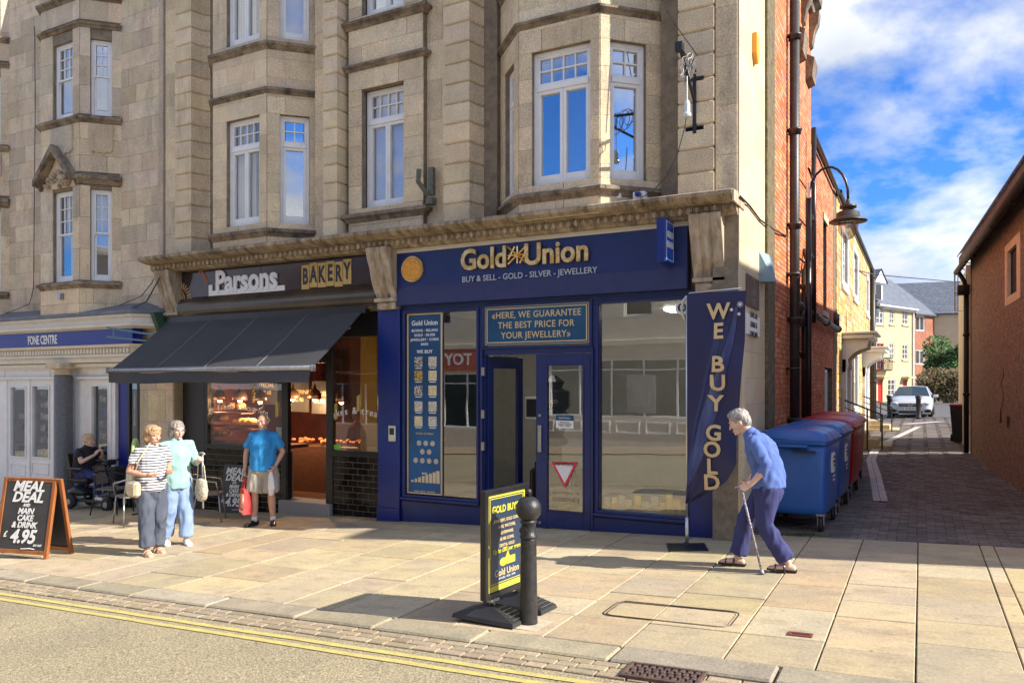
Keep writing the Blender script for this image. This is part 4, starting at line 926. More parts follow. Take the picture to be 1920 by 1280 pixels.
# ================================================================ OPPOSITE SIDE OF THE STREET (seen in the shop windows)
OF = Fr(0, -6.2, 0, 180)
def opp(name, label, x0, x1, top, m, hs_, gmat, extra=None):
    t = thing(name, label, 'building', fr=Fr((x0 + x1) / 2, -6.5, 0)); a0, a1 = -x1, -x0
    wall('wall', OF, a0, a1, -1, top, hs_, m, t, .3)
    for q in hs_:
        b = MB(); rect_frame(b, *q, .06, .05, .12); n = max(1, round((q[1] - q[0]) / 1.1))
        for i in range(1, n): b.box(q[0] + (q[1] - q[0]) * i / n - .03, q[0] + (q[1] - q[0]) * i / n + .03, .06, .11, q[2], q[3])
        b.box(q[0], q[1], .065, .105, q[3] - (q[3] - q[2]) * .2, q[3] - (q[3] - q[2]) * .2 + .05)
        w_ = obj('window', b, WHITE, t, OF); pane(w_, OF, q[0] + .06, q[1] - .06, q[2] + .06, q[3] - .06, .12, gmat)
    b = MB(); b.box(a0, a1, -.25, .4, top - .25, top, .03); b.box(a0, a1, -.12, .2, 3.2, 3.4, .02); obj('cornice', b, m, t, OF)
    return t
GLD = mat('dark_window', (.02, .035, .035), rough=.08)
opm = mat('opposite_render', (.70, .64, .52), (.62, .56, .45), scale=1)
t = opp('bank_building', 'cream rendered bank across the street mirrored in the shop glass', -12.6, 0, 7.4, opm, [(1.2, 5.6, .75, 2.75), (6.0, 11.8, .75, 2.75)] + [(1.4 + 2.2 * i, 2.4 + 2.2 * i, 4.2, 5.9) for i in range(5)], GLD)
b = MB()
for i in range(11): rect_frame(b, 1.1 + i * 1.05, 1.95 + i * 1.05, .2, .6, .05, -.04, 0)
obj('panel', b, WHITE, t, OF)
b = MB(); b.box(7.9, 8.9, .0, .05, .9, 2.2); b.box(8.1, 8.7, -.03, .0, 1.1, 1.9, .01); obj('cash_machine', b, mat('machine_grey', (.2, .2, .21)), t, OF)
opp('side_building', 'brick building across the street beyond the bank', 0, 12, 6.5, mat('opposite_brick', (.35, .16, .10), (.3, .14, .09), scale=3), [(-11 + 2.6 * i, -9.6 + 2.6 * i, 4, 5.6) for i in range(4)], GLD)
t = opp('toy_shop', 'cream building across the street with a red toy shop sign', -25, -12.6, 7.0, mat('opposite_cream', (.68, .62, .50), (.6, .55, .45), scale=1.5), [(13.2, 18.5, .2, 2.3), (19.2, 24, .2, 2.3)] + [(13.6 + 2.4 * i, 14.6 + 2.4 * i, 4.2, 5.9) for i in range(5)], GLD)
obj('fascia', MB().box(13.0, 24.5, -.1, -.001, 2.4, 3.2, .02), mat('faded_red_sign', (.50, .12, .09), rough=.5), t, OF); text('lettering', 'TOYM', OF @ Matrix.Translation((15.85, -.11, 2.8)), .60, WPRINT, t, bold=.03)
# ================================================================ GOLD SHOP FRONT
GS = thing('gold_shop_front', 'navy blue gold buying shopfront with gilt letters and an open door', 'shopfront', fr=Fr(-4.7, 9.45, 0))
SF = Fr(0, 9.45, 0)
def sq(u0, v0, u1, v1, fr=SF, d=0): a = PF(fr, u0, v0, d); c = PF(fr, u1, v1, d); return (a[0], c[0], c[1], a[1])
def quadpts(fr, pts, d=0): return [PF(fr, u, v, d) for u, v in pts]
# fascia: upright face then lower band with painted sheen
FF = Fr(0, 9.33, 0)
b = MB(); b.sweep([(-7.06, 9.33), (-2.52, 9.33)], [(-.2, 3.04), (0, 3.04), (0, 3.80), (-.2, 3.80)]); obj('fascia', b, NAVY, GS, fix=True)
obj('fascia_top_trim', MB().box(-7.06, -2.50, 9.315, 9.45, 3.805, 3.975, .008), mat('fascia_trim', (.62, .58, .5), rough=.6), GS)
b = MB(); b.box(-7.05, -2.53, 9.322, 9.33, 3.04, 3.30); obj('fascia_sheen', b, mat('navy_sheen', srgb(42, 50, 98), srgb(38, 45, 90), rough=.5), GS)  # greyer lower band: reflected sheen put into the colour
q = sq(863, 455, 1112, 505, FF); cx = (q[0] + q[1]) / 2
GOLD_L = GOLD
text('sign_lettering', 'Gold', FF @ Matrix.Translation((-5.74, -.035, 3.60)), .40, GOLD_L, GS, ext=.018, bold=.026, sx=.92, align='LEFT')
text('sign_lettering', 'Union', FF @ Matrix.Translation((-4.74, -.035, 3.60)), .40, GOLD_L, GS, ext=.018, bold=.026, sx=.96, align='LEFT')
b = MB(); gx0, gx1, gz0, gz1 = -4.98, -4.70, 3.51, 3.74; M_ = (gx0 + gx1) / 2; zc = (gz0 + gz1) / 2
for (x0, z0, x1, z1) in ((gx0, gz0, gx1, gz1), (gx0, gz1, gx1, gz0), (gx0, zc, gx1, zc), (M_, gz0, M_, gz1), (gx0, gz0 + .06, gx0 + .1, gz1), (gx1 - .1, gz0, gx1, gz1 - .06)): b.tube([(x0, -.045, z0), (x1, -.045, z1)], .013, 4)
obj('flag_emblem', b, GOLD_L, GS, FF)
text('tag_line', 'BUY & SELL - GOLD - SILVER - JEWELLERY', FF @ Matrix.Translation((PF(FF, 988, 516)[0], -.012, PF(FF, 988, 516)[1])), .115, SILVER, GS, ext=.004, bold=.012, sx=.97)
c = PF(FF, 775, 505); b = MB(); b.lathe([(.185, 0), (.19, .01), (.19, .04), (.18, .045)], 0, 0, 36, -.045, axis=1); b2 = MB()
coin = obj('coin', b, GOLD_L, GS, FF @ Matrix.Translation((c[0], 0, c[1])) ); 
CO = mat('orange_gold_coin', (.80, .42, .07), (.62, .28, .03), rough=.4, scale=25, bump=.8, bscale=70)
b = MB(); b.lathe([(.17, 0), (.172, .004), (.02, .006)], 0, 0, 36, -.056, axis=1); obj('coin_face', b, CO, coin, FF @ Matrix.Translation((c[0], 0, c[1])))
random.seed(3); b = MB(); b.tube([(.155 * math.cos(k * .262), -.058, .155 * math.sin(k * .262)) for k in range(24)], .006, 5, closed=True)
for k in range(16): b.ball((random.uniform(-.06, .06), -.058, random.uniform(-.08, .09)), (random.uniform(.012, .035), .008, random.uniform(.012, .035)), 7, 4)
b.box(-.08, .08, -.064, -.055, -.105, -.097); obj('coin_relief', b, CO, coin, FF @ Matrix.Translation((c[0], 0, c[1])), fix=False)
# projecting sign
t = thing('projecting_sign', 'blue box sign reading GOLD BUYER projecting from the fascia', 'sign', fr=Fr(-2.72, 9.2, 3.55))
b = MB(); b.box(-2.80, -2.69, 8.98, 9.33, 3.33, 3.86, .008); obj('sign_box', b, NAVY2, t)
SBL = mat('sign_blue', srgb(30, 88, 190), rough=.35); RFm = Fr(-2.688, 9.155, 3.6, 90)
obj('sign_face', MB().box(-.165, .165, -.003, 0, -.255, .245), SBL, t, RFm)
b = MB(); rect_frame(b, -.15, .15, -.235, .225, .008, -.006, -.003, bev=0); obj('sign_border', b, WPRINT, t, RFm)
text('lettering', 'GOLD\nBUYER', Fr(-2.682, 9.155, 3.61, 90), .105, WPRINT, t, bold=.03, sx=.82, line=1.15)
# frame of the shopfront
hs_ = [sq(763, 586, 893, 935), sq(1124, 568, 1286, 972), (-5.45, -3.83, 2.40, 2.97), (-5.43, -4.65, -.3, 2.29)]
wl, wr = (-6.80, -5.57, .22, 2.93), (-3.72, -2.57, .22, 2.93)
dr_ = (-4.64, -3.83, -.3, 2.29)
wall('frame', SF, -7.28, -2.06, -.6, 3.04, [wl, wr, (-5.45, -3.83, 2.39, 2.97), (-5.44, -4.64, -.6, 2.29), dr_], NAVY, GS, .12)
b = MB(); b.box(-7.285, -6.88, -.05, 0, -.6, 3.0, .008); b.box(-7.29, -6.87, -.07, -.05, -.6, .02, .005); obj('pilaster', b, NAVY2, GS, SF); obj('pilaster', MB().box(-2.52, -2.05, -.05, 0, -.6, 3.0, .008), NAVY2, GS, SF)
b = MB()
for q in (wl, wr): rect_frame(b, q[0] - .04, q[1] + .04, q[2] - .02, q[3] + .03, .035, -.025, 0); b.box(q[0] - .06, q[1] + .06, -.07, 0, q[2] - .06, q[2] - .02, .008)
b.box(-6.86, -5.5, -.02, 0, -.3, .14, .004); b.box(-3.8, -2.56, -.02, 0, -.3, .14, .004); rect_frame(b, -5.47, -3.81, 2.365, 2.99, .03, -.03, 0); b.box(-5.49, -5.46, -.035, 0, -.3, 2.36); b.box(-3.82, -3.79, -.035, 0, -.3, 2.36)
obj('beading', b, NAVY, GS, SF)
for q in (wl, wr): pane(GS, SF, *q, .05, GL_SHOP, 'pane')
# guarantee board
TEAL = mat('teal_gradient_board', srgb(12, 60, 100), srgb(16, 84, 122), rough=.3, scale=1.4)
bd = obj('notice_board', MB().box(-5.44, -3.84, -.01, .03, 2.41, 2.96), TEAL, GS, SF)
b = MB(); rect_frame(b, -5.40, -3.88, 2.445, 2.925, .014, -.016, -.01, 0); rect_frame(b, -5.425, -3.855, 2.42, 2.95, .006, -.016, -.01, 0); obj('gilt_border', b, GOLDP, bd, SF)
text('lettering', '«HERE, WE GUARANTEE\nTHE BEST PRICE FOR\nYOUR JEWELLERY»', SF @ Matrix.Translation((-4.64, -.014, 2.685)), .125, GOLDP, bd, bold=.012, line=1.12, spacing=1.08, sx=.93)
# fixed door leaf on the right, open leaf on the left
b = MB(); x0, x1, z0, z1 = -4.635, -3.835, -.06, 2.28; g = (-4.47, -3.94, .17, 2.13)
b.box(x0, g[0], .0, .05, z0, z1, .004); b.box(g[1], x1, .0, .05, z0, z1, .004); b.box(g[0], g[1], .001, .05, z0, g[2], .004); b.box(g[0], g[1], .001, .05, g[3], z1, .004); rect_frame(b, g[0] - .012, g[1] + .012, g[2] - .012, g[3] + .012, .02, -.01, 0)
d2 = obj('door', b, NAVY, GS, SF); pane(d2, SF, *g, .02, GL_SHOP)
b = MB(); b.box(-4.60, -4.545, -.03, -.0, .95, 1.32, .006); b.lathe([(.022, 0), (.02, -.01)], -4.57, 0, 12, -.01, axis=1); obj('push_plate', b, STEEL, d2, SF)
b = MB()
for z in (1.45, .12): b.lathe([(.02, 0), (.018, -.012), (.0, -.013)], -4.575, z, 12, 0, axis=1)
b2 = MB(); 
for z in (1.45, .12): b2.tube([(-4.575, -.012, z), (-4.575, 0, z)], .02, 12)
obj('lock', b2, STEEL, d2, SF)
tri = quadpts(SF, [(1033, 866), (1083, 866), (1059, 915)]); cx_, cz_ = sum(p[0] for p in tri) / 3, sum(p[1] for p in tri) / 3
b = MB(); b.prism(tri, 1, .005, .008); s1 = obj('triangle_sticker', b, mat('red_print', (.72, .03, .07), rough=.5), d2, SF)
b = MB(); b.prism([(cx_ + (p[0] - cx_) * .72, cz_ + (p[1] - cz_) * .72) for p in tri], 1, .001, .004); obj('sticker_face', b, WPRINT, d2, SF)
BP = mat('black_print', (.02, .02, .025), rough=.5)
text('sticker_text', 'NO STOCK', SF @ Matrix.Translation((cx_, -.001, cz_ + .085)), .055, BP, d2, bold=.02, ext=.001)
q = sq(1042, 778, 1075, 803); obj('hours_card', MB().box(q[0], q[1], .006, .01, q[2], q[3]), WPRINT, d2, SF); obj('card_header', MB().box(q[0], q[1], .003, .006, q[3] - .07, q[3]), TEAL, d2, SF)
text('card_text', 'Opening Hours\nTuesday to Saturday\n9.00am - 5.00pm', SF @ Matrix.Translation(((q[0] + q[1]) / 2, .002, (q[2] + q[3]) / 2 - .03)), .024, BP, d2, ext=.001)
text('card_title', 'Gold Union', SF @ Matrix.Translation(((q[0] + q[1]) / 2, .001, q[3] - .035)), .035, WPRINT, d2, ext=.001)
text('web_lettering', 'goldunion.uk', SF @ Matrix.Translation((PF(SF, 1058, 924)[0], .004, PF(SF, 1058, 924)[1])), .062, GOLDP, d2, bold=.01, ext=.001, spacing=1.2)
text('phone_lettering', '01249736628', SF @ Matrix.Translation((PF(SF, 1058, 938)[0], .004, PF(SF, 1058, 938)[1])), .075, GOLDP, d2, bold=.015, ext=.001, sx=.95)
# open leaf swung inwards
OFr = Fr(-5.42, 9.52, 0, 78); b = MB(); b.box(0, .12, 0, .05, -.06, 2.27, .004); b.box(.66, .78, 0, .05, -.06, 2.27, .004); b.box(.12, .66, .001, .05, -.06, .25); b.box(.12, .66, .001, .05, 2.1, 2.27)
d3 = obj('door', b, NAVY, GS, OFr, label='open navy door leaf swung into the shop'); pane(d3, OFr, .12, .66, .25, 2.1, .02, GL_SHOP)
b = MB()
for z in (.15, 1.0, 1.45, 2.05): b.box(-5.475, -5.43, -.045, .0, z - .06, z + .06, .004)
obj('hinge', b, STEEL, GS, SF)
# tall poster in the left window
pf = Fr(0, 9.45, 0); pq = (-6.79, -6.17, .25, 2.92)
ps = obj('window_poster', MB().box(pq[0], pq[1], .035, .045, pq[2], pq[3]), mat('blue_poster', srgb(14, 60, 98), srgb(10, 92, 150), rough=.3, scale=1.1, mixlo=.3, mixhi=.7), GS, pf)
b = MB(); rect_frame(b, *pq, .022, .022, .035, 0); obj('gilt_border', b, GOLDP, ps, pf)
PCM = mat('printed_coin', (.62, .58, .45), (.4, .38, .3), scale=60)
def ptx(s_, v, size, m=WPRINT, **k): text('poster_text', s_, pf @ Matrix.Translation((-6.48, .03, PF(pf, 797, v)[1])), size, m, ps, ext=.002, **k)
ptx('Gold Union', 605, .105, bold=.015, sx=.93); ptx('BUYING · SELLING\nGOLD · SILVER\nJEWELLERY · COINS\nBARS', 632, .052, bold=.02, line=1.3, spacing=1.1); ptx('WE BUY', 659, .07, bold=.02, spacing=1.1); ptx('WE SELL TO PUBLIC', 813, .035, GOLDP, bold=.02); ptx('BARS', 888, .04, bold=.02); ptx('GOLD · SILVER · PLATINUM', 922, .03)
tiles = [mat('picture_' + n_, c_, c2_, scale=60, rough=.5, mixlo=.45, mixhi=.55) for n_, c_, c2_ in (('rings', (.02, .02, .02), (.7, .65, .6)), ('coins', (.05, .04, .02), (.75, .5, .1)), ('pearls', (.7, .68, .62), (.4, .35, .25)), ('gold', (.6, .45, .15), (.75, .7, .55)))]
for j, v in enumerate((678, 704, 732, 762, 790)):
    for i, x in enumerate((-6.59, -6.34)):
        z = PF(pf, 797, v)[1]; obj('poster_picture', MB().box(x - .07, x + .07, .029, .035, z - .075, z + .075), tiles[(0, 2, 1, 3, 0, 3, 2, 2, 3, 2)[j * 2 + i]], ps, pf)
        obj('poster_caption', MB().box(x - .055, x + .055, .031, .035, z - .10, z - .088), WPRINT, ps, pf)
for (v, xs_) in ((831, (-6.58, -6.46, -6.34)), (847, (-6.52, -6.40)), (864, (-6.64, -6.52, -6.40, -6.28))):
    z = PF(pf, 797, v)[1]
    for x in xs_: obj('poster_coin', MB().tube([(x, .029, z), (x, .035, z)], .04, 12), PCM, ps, pf)
b = MB(); 
for i in range(8): x = -6.70 + i * .065; h = .03 + .022 * i; b.box(x - .02 - i * .001, x + .02 + i * .001, .029, .035, .42, .42 + h, .0)
obj('poster_bars', b, mat('printed_gold', (.7, .5, .18), (.8, .7, .5), scale=40), ps, pf)
# stickers, intercom
c = PF(SF, 1277, 576); rd = obj('round_sticker', MB().add([(c[0] + .09 * math.cos(k * .26), .044, c[1] + .09 * math.sin(k * .26)) for k in range(24)], [list(range(24))]), WPRINT, GS, SF)
obj('round_sticker_centre', MB().add([(c[0] + .055 * math.cos(k * .26), .041, c[1] + .055 * math.sin(k * .26)) for k in range(24)], [list(range(24))]), BP, rd, SF); text('sticker_text', '15', SF @ Matrix.Translation((c[0], .038, c[1])), .075, WPRINT, rd, bold=.02, ext=.001)
c = PF(SF, 737, 812, -.05); b = MB(); b.box(c[0] - .065, c[0] + .065, -.085, -.05, c[1] - .12, c[1] + .12, .006); ic = obj('intercom', b, SILVER, GS, SF); obj('intercom_panel', MB().box(c[0] - .04, c[0] + .04, -.088, -.0855, c[1] - .02, c[1] + .08), BLACK, ic, SF)
# interior
GI = mat('shop_cream_wall', (.62, .60, .54), (.56, .54, .49), rough=.8); GFm = mat('shop_floor', (.22, .19, .16), rough=.4)
b = MB(); b.box(-7.2, -2.1, 13.2, 13.3, -.3, 3.1); b.box(-7.3, -7.2, 9.6, 13.2, -.3, 3.1); b.box(-2.16, -2.10, 9.6, 13.2, -.3, 3.1); obj('interior_wall', b, GI, GS)
obj('interior_floor', MB().box(-7.2, -2.15, 9.5, 13.2, -.3, -.09), GFm, GS); obj('interior_ceiling', MB().box(-7.2, -2.15, 9.55, 13.2, 3.05, 3.1), WHITE, GS)
obj('doorstep', MB().box(-5.45, -3.8, -.03, .3, -.6, -.075, .006), STEEL, GS, SF)
t = thing('added_ceiling_light', 'square white ceiling light panel inside the gold shop', 'ceiling light', fr=Fr(-5.4, 10.8, 3.0)); obj('panel', MB().box(-5.9, -4.9, 10.4, 11.2, 3.0, 3.04), mat('lit_panel', (1, .95, .85), emit=2.2), t); t = thing('added_ceiling_light', 'white ceiling light panel over the right window of the gold shop', 'ceiling light', fr=Fr(-3.2, 11.8, 3.0)); obj('panel', MB().box(-3.5, -2.9, 11.6, 12.0, 3.0, 3.04), bpy.data.materials['lit_panel'], t)  # unseen ceiling panels, added to brighten the shop interior and right window
t = thing('display_stand', 'tall dark jewellery display stand seen through the open gold shop door', 'stand', fr=Fr(-4.95, 10.6, 0))
b = MB(); b.lathe([(.30, 0), (.28, .08), (.12, .12), (.12, .5), (.22, .55), (.22, .6), (.14, .65), (.14, 1.0), (.24, 1.05), (.24, 1.1), (.16, 1.16), (.2, 1.3), (.26, 1.4), (.26, 1.5), (.2, 1.55), (.26, 1.62), (.26, 1.85), (.14, 1.9), (.18, 2.0), (.05, 2.1)], -5.05, 10.9, 14, -.09); obj('body', b, BLACK, t)
text('lettering', 'Union', Fr(-5.0, 10.62, 1.62), .13, GOLDP, t)
b = MB(); b.box(-5.28, -5.06, 10.4, 10.42, 1.35, 1.68, .004); tb = obj('tablet', b, WHITE, t); obj('screen', MB().box(-5.26, -5.08, 10.395, 10.399, 1.38, 1.65), DARKROOM, tb)
t = thing('armchair', 'dark leather tub armchair just inside the gold shop door', 'armchair', fr=Fr(-4.75, 10.3, -.09))
LE = mat('dark_leather', (.035, .025, .022), rough=.4); b = MB(); b.box(-5.0, -4.35, 10.1, 10.7, .10, .36, .05); obj('seat', b, LE, t); b = MB(); b.box(-5.05, -4.95, 10.05, 10.75, .1, .65, .04); b.box(-4.4, -4.3, 10.05, 10.75, .1, .65, .04); b.box(-4.945, -4.405, 10.0, 10.1, .1, .78, .04); obj('backrest', b, LE, t)
# gold display along the foot of the right window
random.seed(9); GB = [mat('gold_bar', (.95, .68, .22), (.8, .52, .12), rough=.3, metal=.5, scale=12), mat('banknote_stack', (.62, .60, .50), (.25, .38, .45), rough=.7, scale=45, mixlo=.45, mixhi=.55), mat('gilt_card', (.62, .50, .28), (.75, .68, .5), rough=.5, scale=30)]
obj('display_shelf', MB().box(-3.72, -2.57, .08, .45, .14, .24), GI, GS, SF)
x = -3.66; k = 0; ordn = 'first second third fourth fifth sixth seventh eighth ninth tenth eleventh twelfth thirteenth fourteenth'.split()
while x < -2.62:
    w_ = random.uniform(.07, .11); h = random.uniform(.12, .2) + (.1 if abs(x + 2.85) < .05 else 0); m_ = GB[random.choice((0, 2, 2, 1))]; b = MB(); nm = {0: 'gold_bar', 1: 'banknote_bundle', 2: 'gold_card'}[GB.index(m_)]
    b.box(-w_ / 2, w_ / 2, -.012, .012, 0, h, .008); o = obj(nm, b, m_, None, Fr(x, 9.45 + .13 + random.random() * .06, .241, random.uniform(-20, 20)))
    k += 1; tag(o, {'gold_bar': 'upright gold bar', 'banknote_bundle': 'bundle of printed banknotes', 'gold_card': 'gold coin card'}[nm] + ', ' + ordn[k - 1] + ' item from left at the foot of the gold shop window', {'gold_bar': 'gold bar', 'banknote_bundle': 'banknotes', 'gold_card': 'coin card'}[nm], 'gold display in the right shop window')
    x += w_ + .01
b = MB()
for k in range(260): b.tube([(random.uniform(-3.69, -2.6), 9.45 + random.uniform(.07, .2), .245 + random.random() * .05) for _ in range(2)][:1] * 1 + [(random.uniform(-3.69, -2.6), 9.6, .25)] if False else [(x_ := random.uniform(-3.67, -2.62), y_ := 9.45 + random.uniform(.08, .2), .245 + random.random() * .06), (x_ + random.uniform(-.06, .06), y_ + .02, .245 + random.random() * .07)], .006, 4)
tag(obj('gold_shreds', b, GB[0], kind='stuff'), 'loose gold jewellery and shredded filling along the window shelf', 'jewellery')

# ================================================================ BAKERY FRONT
BK = thing('bakery_front', 'dark bakery shopfront with black tiled stall riser and painted sign', 'shopfront', fr=Fr(-9.7, 9.5, 0))
KF = Fr(0, 9.40, 0)
BKP = mat('black_glossy_panel', (.025, .018, .022), (.05, .03, .035), rough=.12, scale=1.5)
b = MB(); b.sweep([(-11.62, 9.40), (-7.25, 9.40)], [(-.2, 3.40), (0, 3.40), (0, 3.97), (-.2, 3.97)]); fa = obj('fascia', b, BKP, BK, fix=True)
b = MB(); b.grid(lambda s_, t_: (-11.62 + 4.37 * s_, 9.40 - .11 * math.sin(t_ * math.pi * .9) - .0 , 3.395 - .38 * t_), 20, 8); b.smooth = True; obj('curved_fascia', b, mat('brown_glossy_panel', (.045, .035, .028), (.09, .065, .04), rough=.15, scale=1.2), BK)
for x in (-9.7, -8.6, -10.7): obj('panel_joint', MB().box(x - .003, x + .003, 9.397, 9.40, 3.4, 3.97), BLACK, fa)
q = PF(KF, 464, 528); text('lettering', 'Parsons', KF @ Matrix.Translation((q[0] - .02, -.02, q[1] + .015)), .52, WPRINT, BK, ext=.012, bold=.035, sx=.88)
a = PF(KF, 393, 552); c = PF(KF, 535, 545); b = MB(); b.box(a[0], c[0], -.02, -.002, a[1] - .03, a[1] + .055); b.box(a[0], a[0] + .085, -.02, -.002, a[1] + .056, a[1] + .16); obj('letter_underline', b, WPRINT, BK, KF)
MUS = mat('mustard_paint', (.62, .43, .14), (.5, .33, .1), rough=.6, scale=20)
a = PF(KF, 566, 497); c = PF(KF, 660, 535)
zt, zb = PF(KF, 613, 492)[1], PF(KF, 613, 538)[1]
for i, ch in enumerate('BAKERY'):
    x0 = a[0] + (c[0] - a[0]) * i / 6; x1 = a[0] + (c[0] - a[0]) * (i + 1) / 6; off = (-.012, .01, .0, .012, -.008, .02)[i]
    pl = obj('letter_plate', MB().box(x0 + .006, x1 - .006, -.014, -.001, zb + off, zt + off), MUS, BK, KF)
    text('letter', ch, KF @ Matrix.Translation(((x0 + x1) / 2, -.018, (zt + zb) / 2 + off)), .36, BLACK, pl, bold=.03, sx=.58)
# painted wheat sheaf and brush strokes
b = MB(); q = PF(KF, 338, 552)
for r_ in (.10, .14, .18): b.tube([(q[0] + r_ * math.cos(R(g_)) - .05, -.006, q[1] - .15 + r_ * 1.3 * math.sin(R(g_))) for g_ in range(0, 100, 12)], .008, 4)
for k in range(7): g_ = R(15 + 12 * k); b.tube([(q[0] + .2 * math.cos(g_), -.006, q[1] - .15 + .26 * math.sin(g_)), (q[0] + .2 * math.cos(g_) + .04, -.006, q[1] - .15 + .26 * math.sin(g_) + .02), (q[0] + .3 * math.cos(g_ - .1), -.006, q[1] - .15 + .36 * math.sin(g_ - .1))], .009, 4)
obj('painted_sheaf', b, MUS, BK, KF)
b = MB(); q = PF(KF, 378, 508); b.tube([(q[0] - .06, -.004, q[1] - .03), (q[0], -.004, q[1] + .02), (q[0] + .08, -.004, q[1] - .06), (q[0] + .16, -.004, q[1] - .25)], .02, 4); obj('painted_stroke', b, mat('orange_paint', (.55, .13, .04)), BK, KF)
# shopfront plane Y=9.6
WF = Fr(0, 9.60, 0)
kw = (-11.20, -9.36, .80, 2.6); kw2 = (-8.33, -7.40, .80, 2.6); kd = (-9.30, -8.44, -.3, 2.25)
b = MB()
FR = mat('charcoal_frame', (.010, .010, .011), rough=.35)
for x0, x1 in ((-11.26, -11.18), (-9.42, -9.28), (-8.46, -8.32), (-7.42, -7.30)): b.box(x0, x1, -.02, .06, .7, 3.1, .004)
b.box(-11.26, -9.42, -.03, .05, .74, .82, .004); b.box(-8.32, -7.42, -.03, .05, .74, .82, .004); b.box(-9.28, -8.46, -.01, .06, 2.22, 2.3); b.box(-9.42, -9.28, -.02, .06, -.5, .7); b.box(-8.46, -8.32, -.02, .06, -.5, .7); b.box(-11.26, -7.3, -.05, .05, 2.62, 3.1)
obj('frame', b, FR, BK, WF)
pane(BK, WF, -11.18, -9.42, .82, 2.62, .02, GL_BAK); pane(BK, WF, -8.32, -7.42, .82, 2.62, .02, GL_BAK)
obj('dark_pier', MB().box(-11.98, -11.26, -.02, .2, -.7, 3.1, .01), mat('dark_slate_pier', (.035, .035, .038), rough=.5), BK, WF)
obj('step', MB().box(-9.42, -8.32, -.1, .3, -.6, -.04, .01), mat('grey_step', (.28, .27, .25), rough=.7), BK, WF)
TILE_K = mat('black_glazed_tile', (.006, .006, .007), (.010, .009, .008), rough=.07, scale=3, rnd=.4, spec=.22, bump=.25, bscale=9)
GR = mat('pale_grout', (.22, .19, .14))
for x0, x1 in ((-11.26, -9.42), (-8.32, -7.29)):
    obj('riser', MB().box(x0, x1, .0, .25, -.7, .74), GR, BK, WF)
    blocks(BK, WF, x0, x1, -.40, .735, .095, .2, [], TILE_K, name='tile', proud=.008, T=0, gap=.009, bev=.003, jit=0)
obj('pier_tiles_base', MB().box(-9.42, -9.30, -.03, .1, -.4, .735), FR, BK, WF)
LET = WPRINT
def arc_text(s_, u, v, size, m, rise, d=.005):
    p = PF(WF, u, v); n = len(s_); w_ = size * .56
    for i, ch in enumerate(s_):
        if ch == ' ': continue
        k = i - (n - 1) / 2; x = k * w_; z = -rise * (2 * k / n) ** 2; an = -math.atan(8 * rise * k / n / n / w_) * .9
        text('window_letter', ch, WF @ Matrix.Translation((p[0] + x, d, p[1] + z)) @ Matrix.Rotation(-an, 4, 'Y'), size, m, BK, ext=.001, bold=.012)
arc_text('oven fresh savouries', 437, 762, .145, LET, .12); arc_text('cakes & treats', 668, 770, .15, LET, .11)
SP = mat('yellow_spiral', (.65, .6, .15)); 
def sticker(name, u, v, w_, h, m, par=BK, fr=WF, d=.01): q = PF(fr, u, v); return obj(name, MB().box(q[0] - w_ / 2, q[0] + w_ / 2, d, d + .003, q[1] - h / 2, q[1] + h / 2), m, par, fr)
sticker('green_sticker', 630, 838, .18, .08, mat('green_sticker', (.2, .6, .08))); sticker('menu_card', 522, 820, .13, .34, mat('menu_card', (.25, .27, .28), (.55, .57, .56), scale=60, mixlo=.48, mixhi=.52))
for u, v0, v1 in ((474, 700, 760), (518, 758, 785), (629, 760, 790), (671, 745, 775)):
    a = PF(WF, u, v0); c = PF(WF, u, v1); b = MB(); n = 12
    for k in range(n): z = a[1] + (c[1] - a[1]) * k / n; b.add([(a[0] - .03, .008, z), (a[0] + .03, .008, z + .03), (a[0] + .03, .008, z + .045), (a[0] - .03, .008, z + .015)], [(0, 1, 2, 3)])
    obj('spiral_sticker', b, SP, BK, WF)
# interior
DR = mat('dark_red_wall', (.10, .015, .012), (.05, .008, .008), rough=.6, scale=3); WD = mat('dark_wood', (.09, .035, .02), (.05, .02, .012), rough=.5, scale=8, stretch=(1, 1, 6))
b = MB(); b.box(-11.9, -7.2, 12.4, 12.5, -.4, 3.1); b.box(-11.98, -11.9, 9.7, 12.4, -.4, 3.1); b.box(-7.30, -7.2, 9.7, 12.4, -.4, 3.1); b.box(-11.9, -7.3, 9.7, 12.4, 3.0, 3.1); obj('interior_wall', b, DR, BK)
obj('interior_floor', MB().box(-11.9, -7.3, 9.66, 12.4, -.4, -.12), WD, BK)
obj('yellow_pillar', MB().box(-8.06, -7.72, 9.95, 10.2, -.2, 2.7, .01), mat('ochre_pillar', (.62, .33, .04), rough=.5), BK)
obj('counter', MB().box(-10.6, -7.9, 10.9, 11.4, -.2, .75, .02), WD, BK); obj('window_shelf', MB().box(-11.15, -9.45, 9.70, 10.25, .78, .84), WD, BK)
MB_ = mat('menu_board', (.02, .018, .016), rough=.5)
for u, v, w_, h, s_ in ((500, 722, .55, .75, 'SAVOURIES\nSPECIAL\n£1.60'), (560, 742, .5, .6, 'HOT DRINKS\n£2.40'), (600, 745, .4, .6, 'CAKES\n£1.80')):
    f_ = Fr(0, 11.0, 0); q = PF(f_, u, v); m_ = obj('menu_board', MB().box(q[0] - w_ / 2, q[0] + w_ / 2, 0, .02, q[1] - h / 2, q[1] + h / 2), MB_, BK, f_); text('lettering', s_, f_ @ Matrix.Translation((q[0], -.005, q[1])), .11, GOLDP, m_, ext=.001, line=1.3)
COP = mat('copper_lamp', (.72, .40, .24), rough=.25, metal=.9); WARM = mat('warm_bulb', (1, .6, .25), emit=18, ecol=(1, .55, .22))
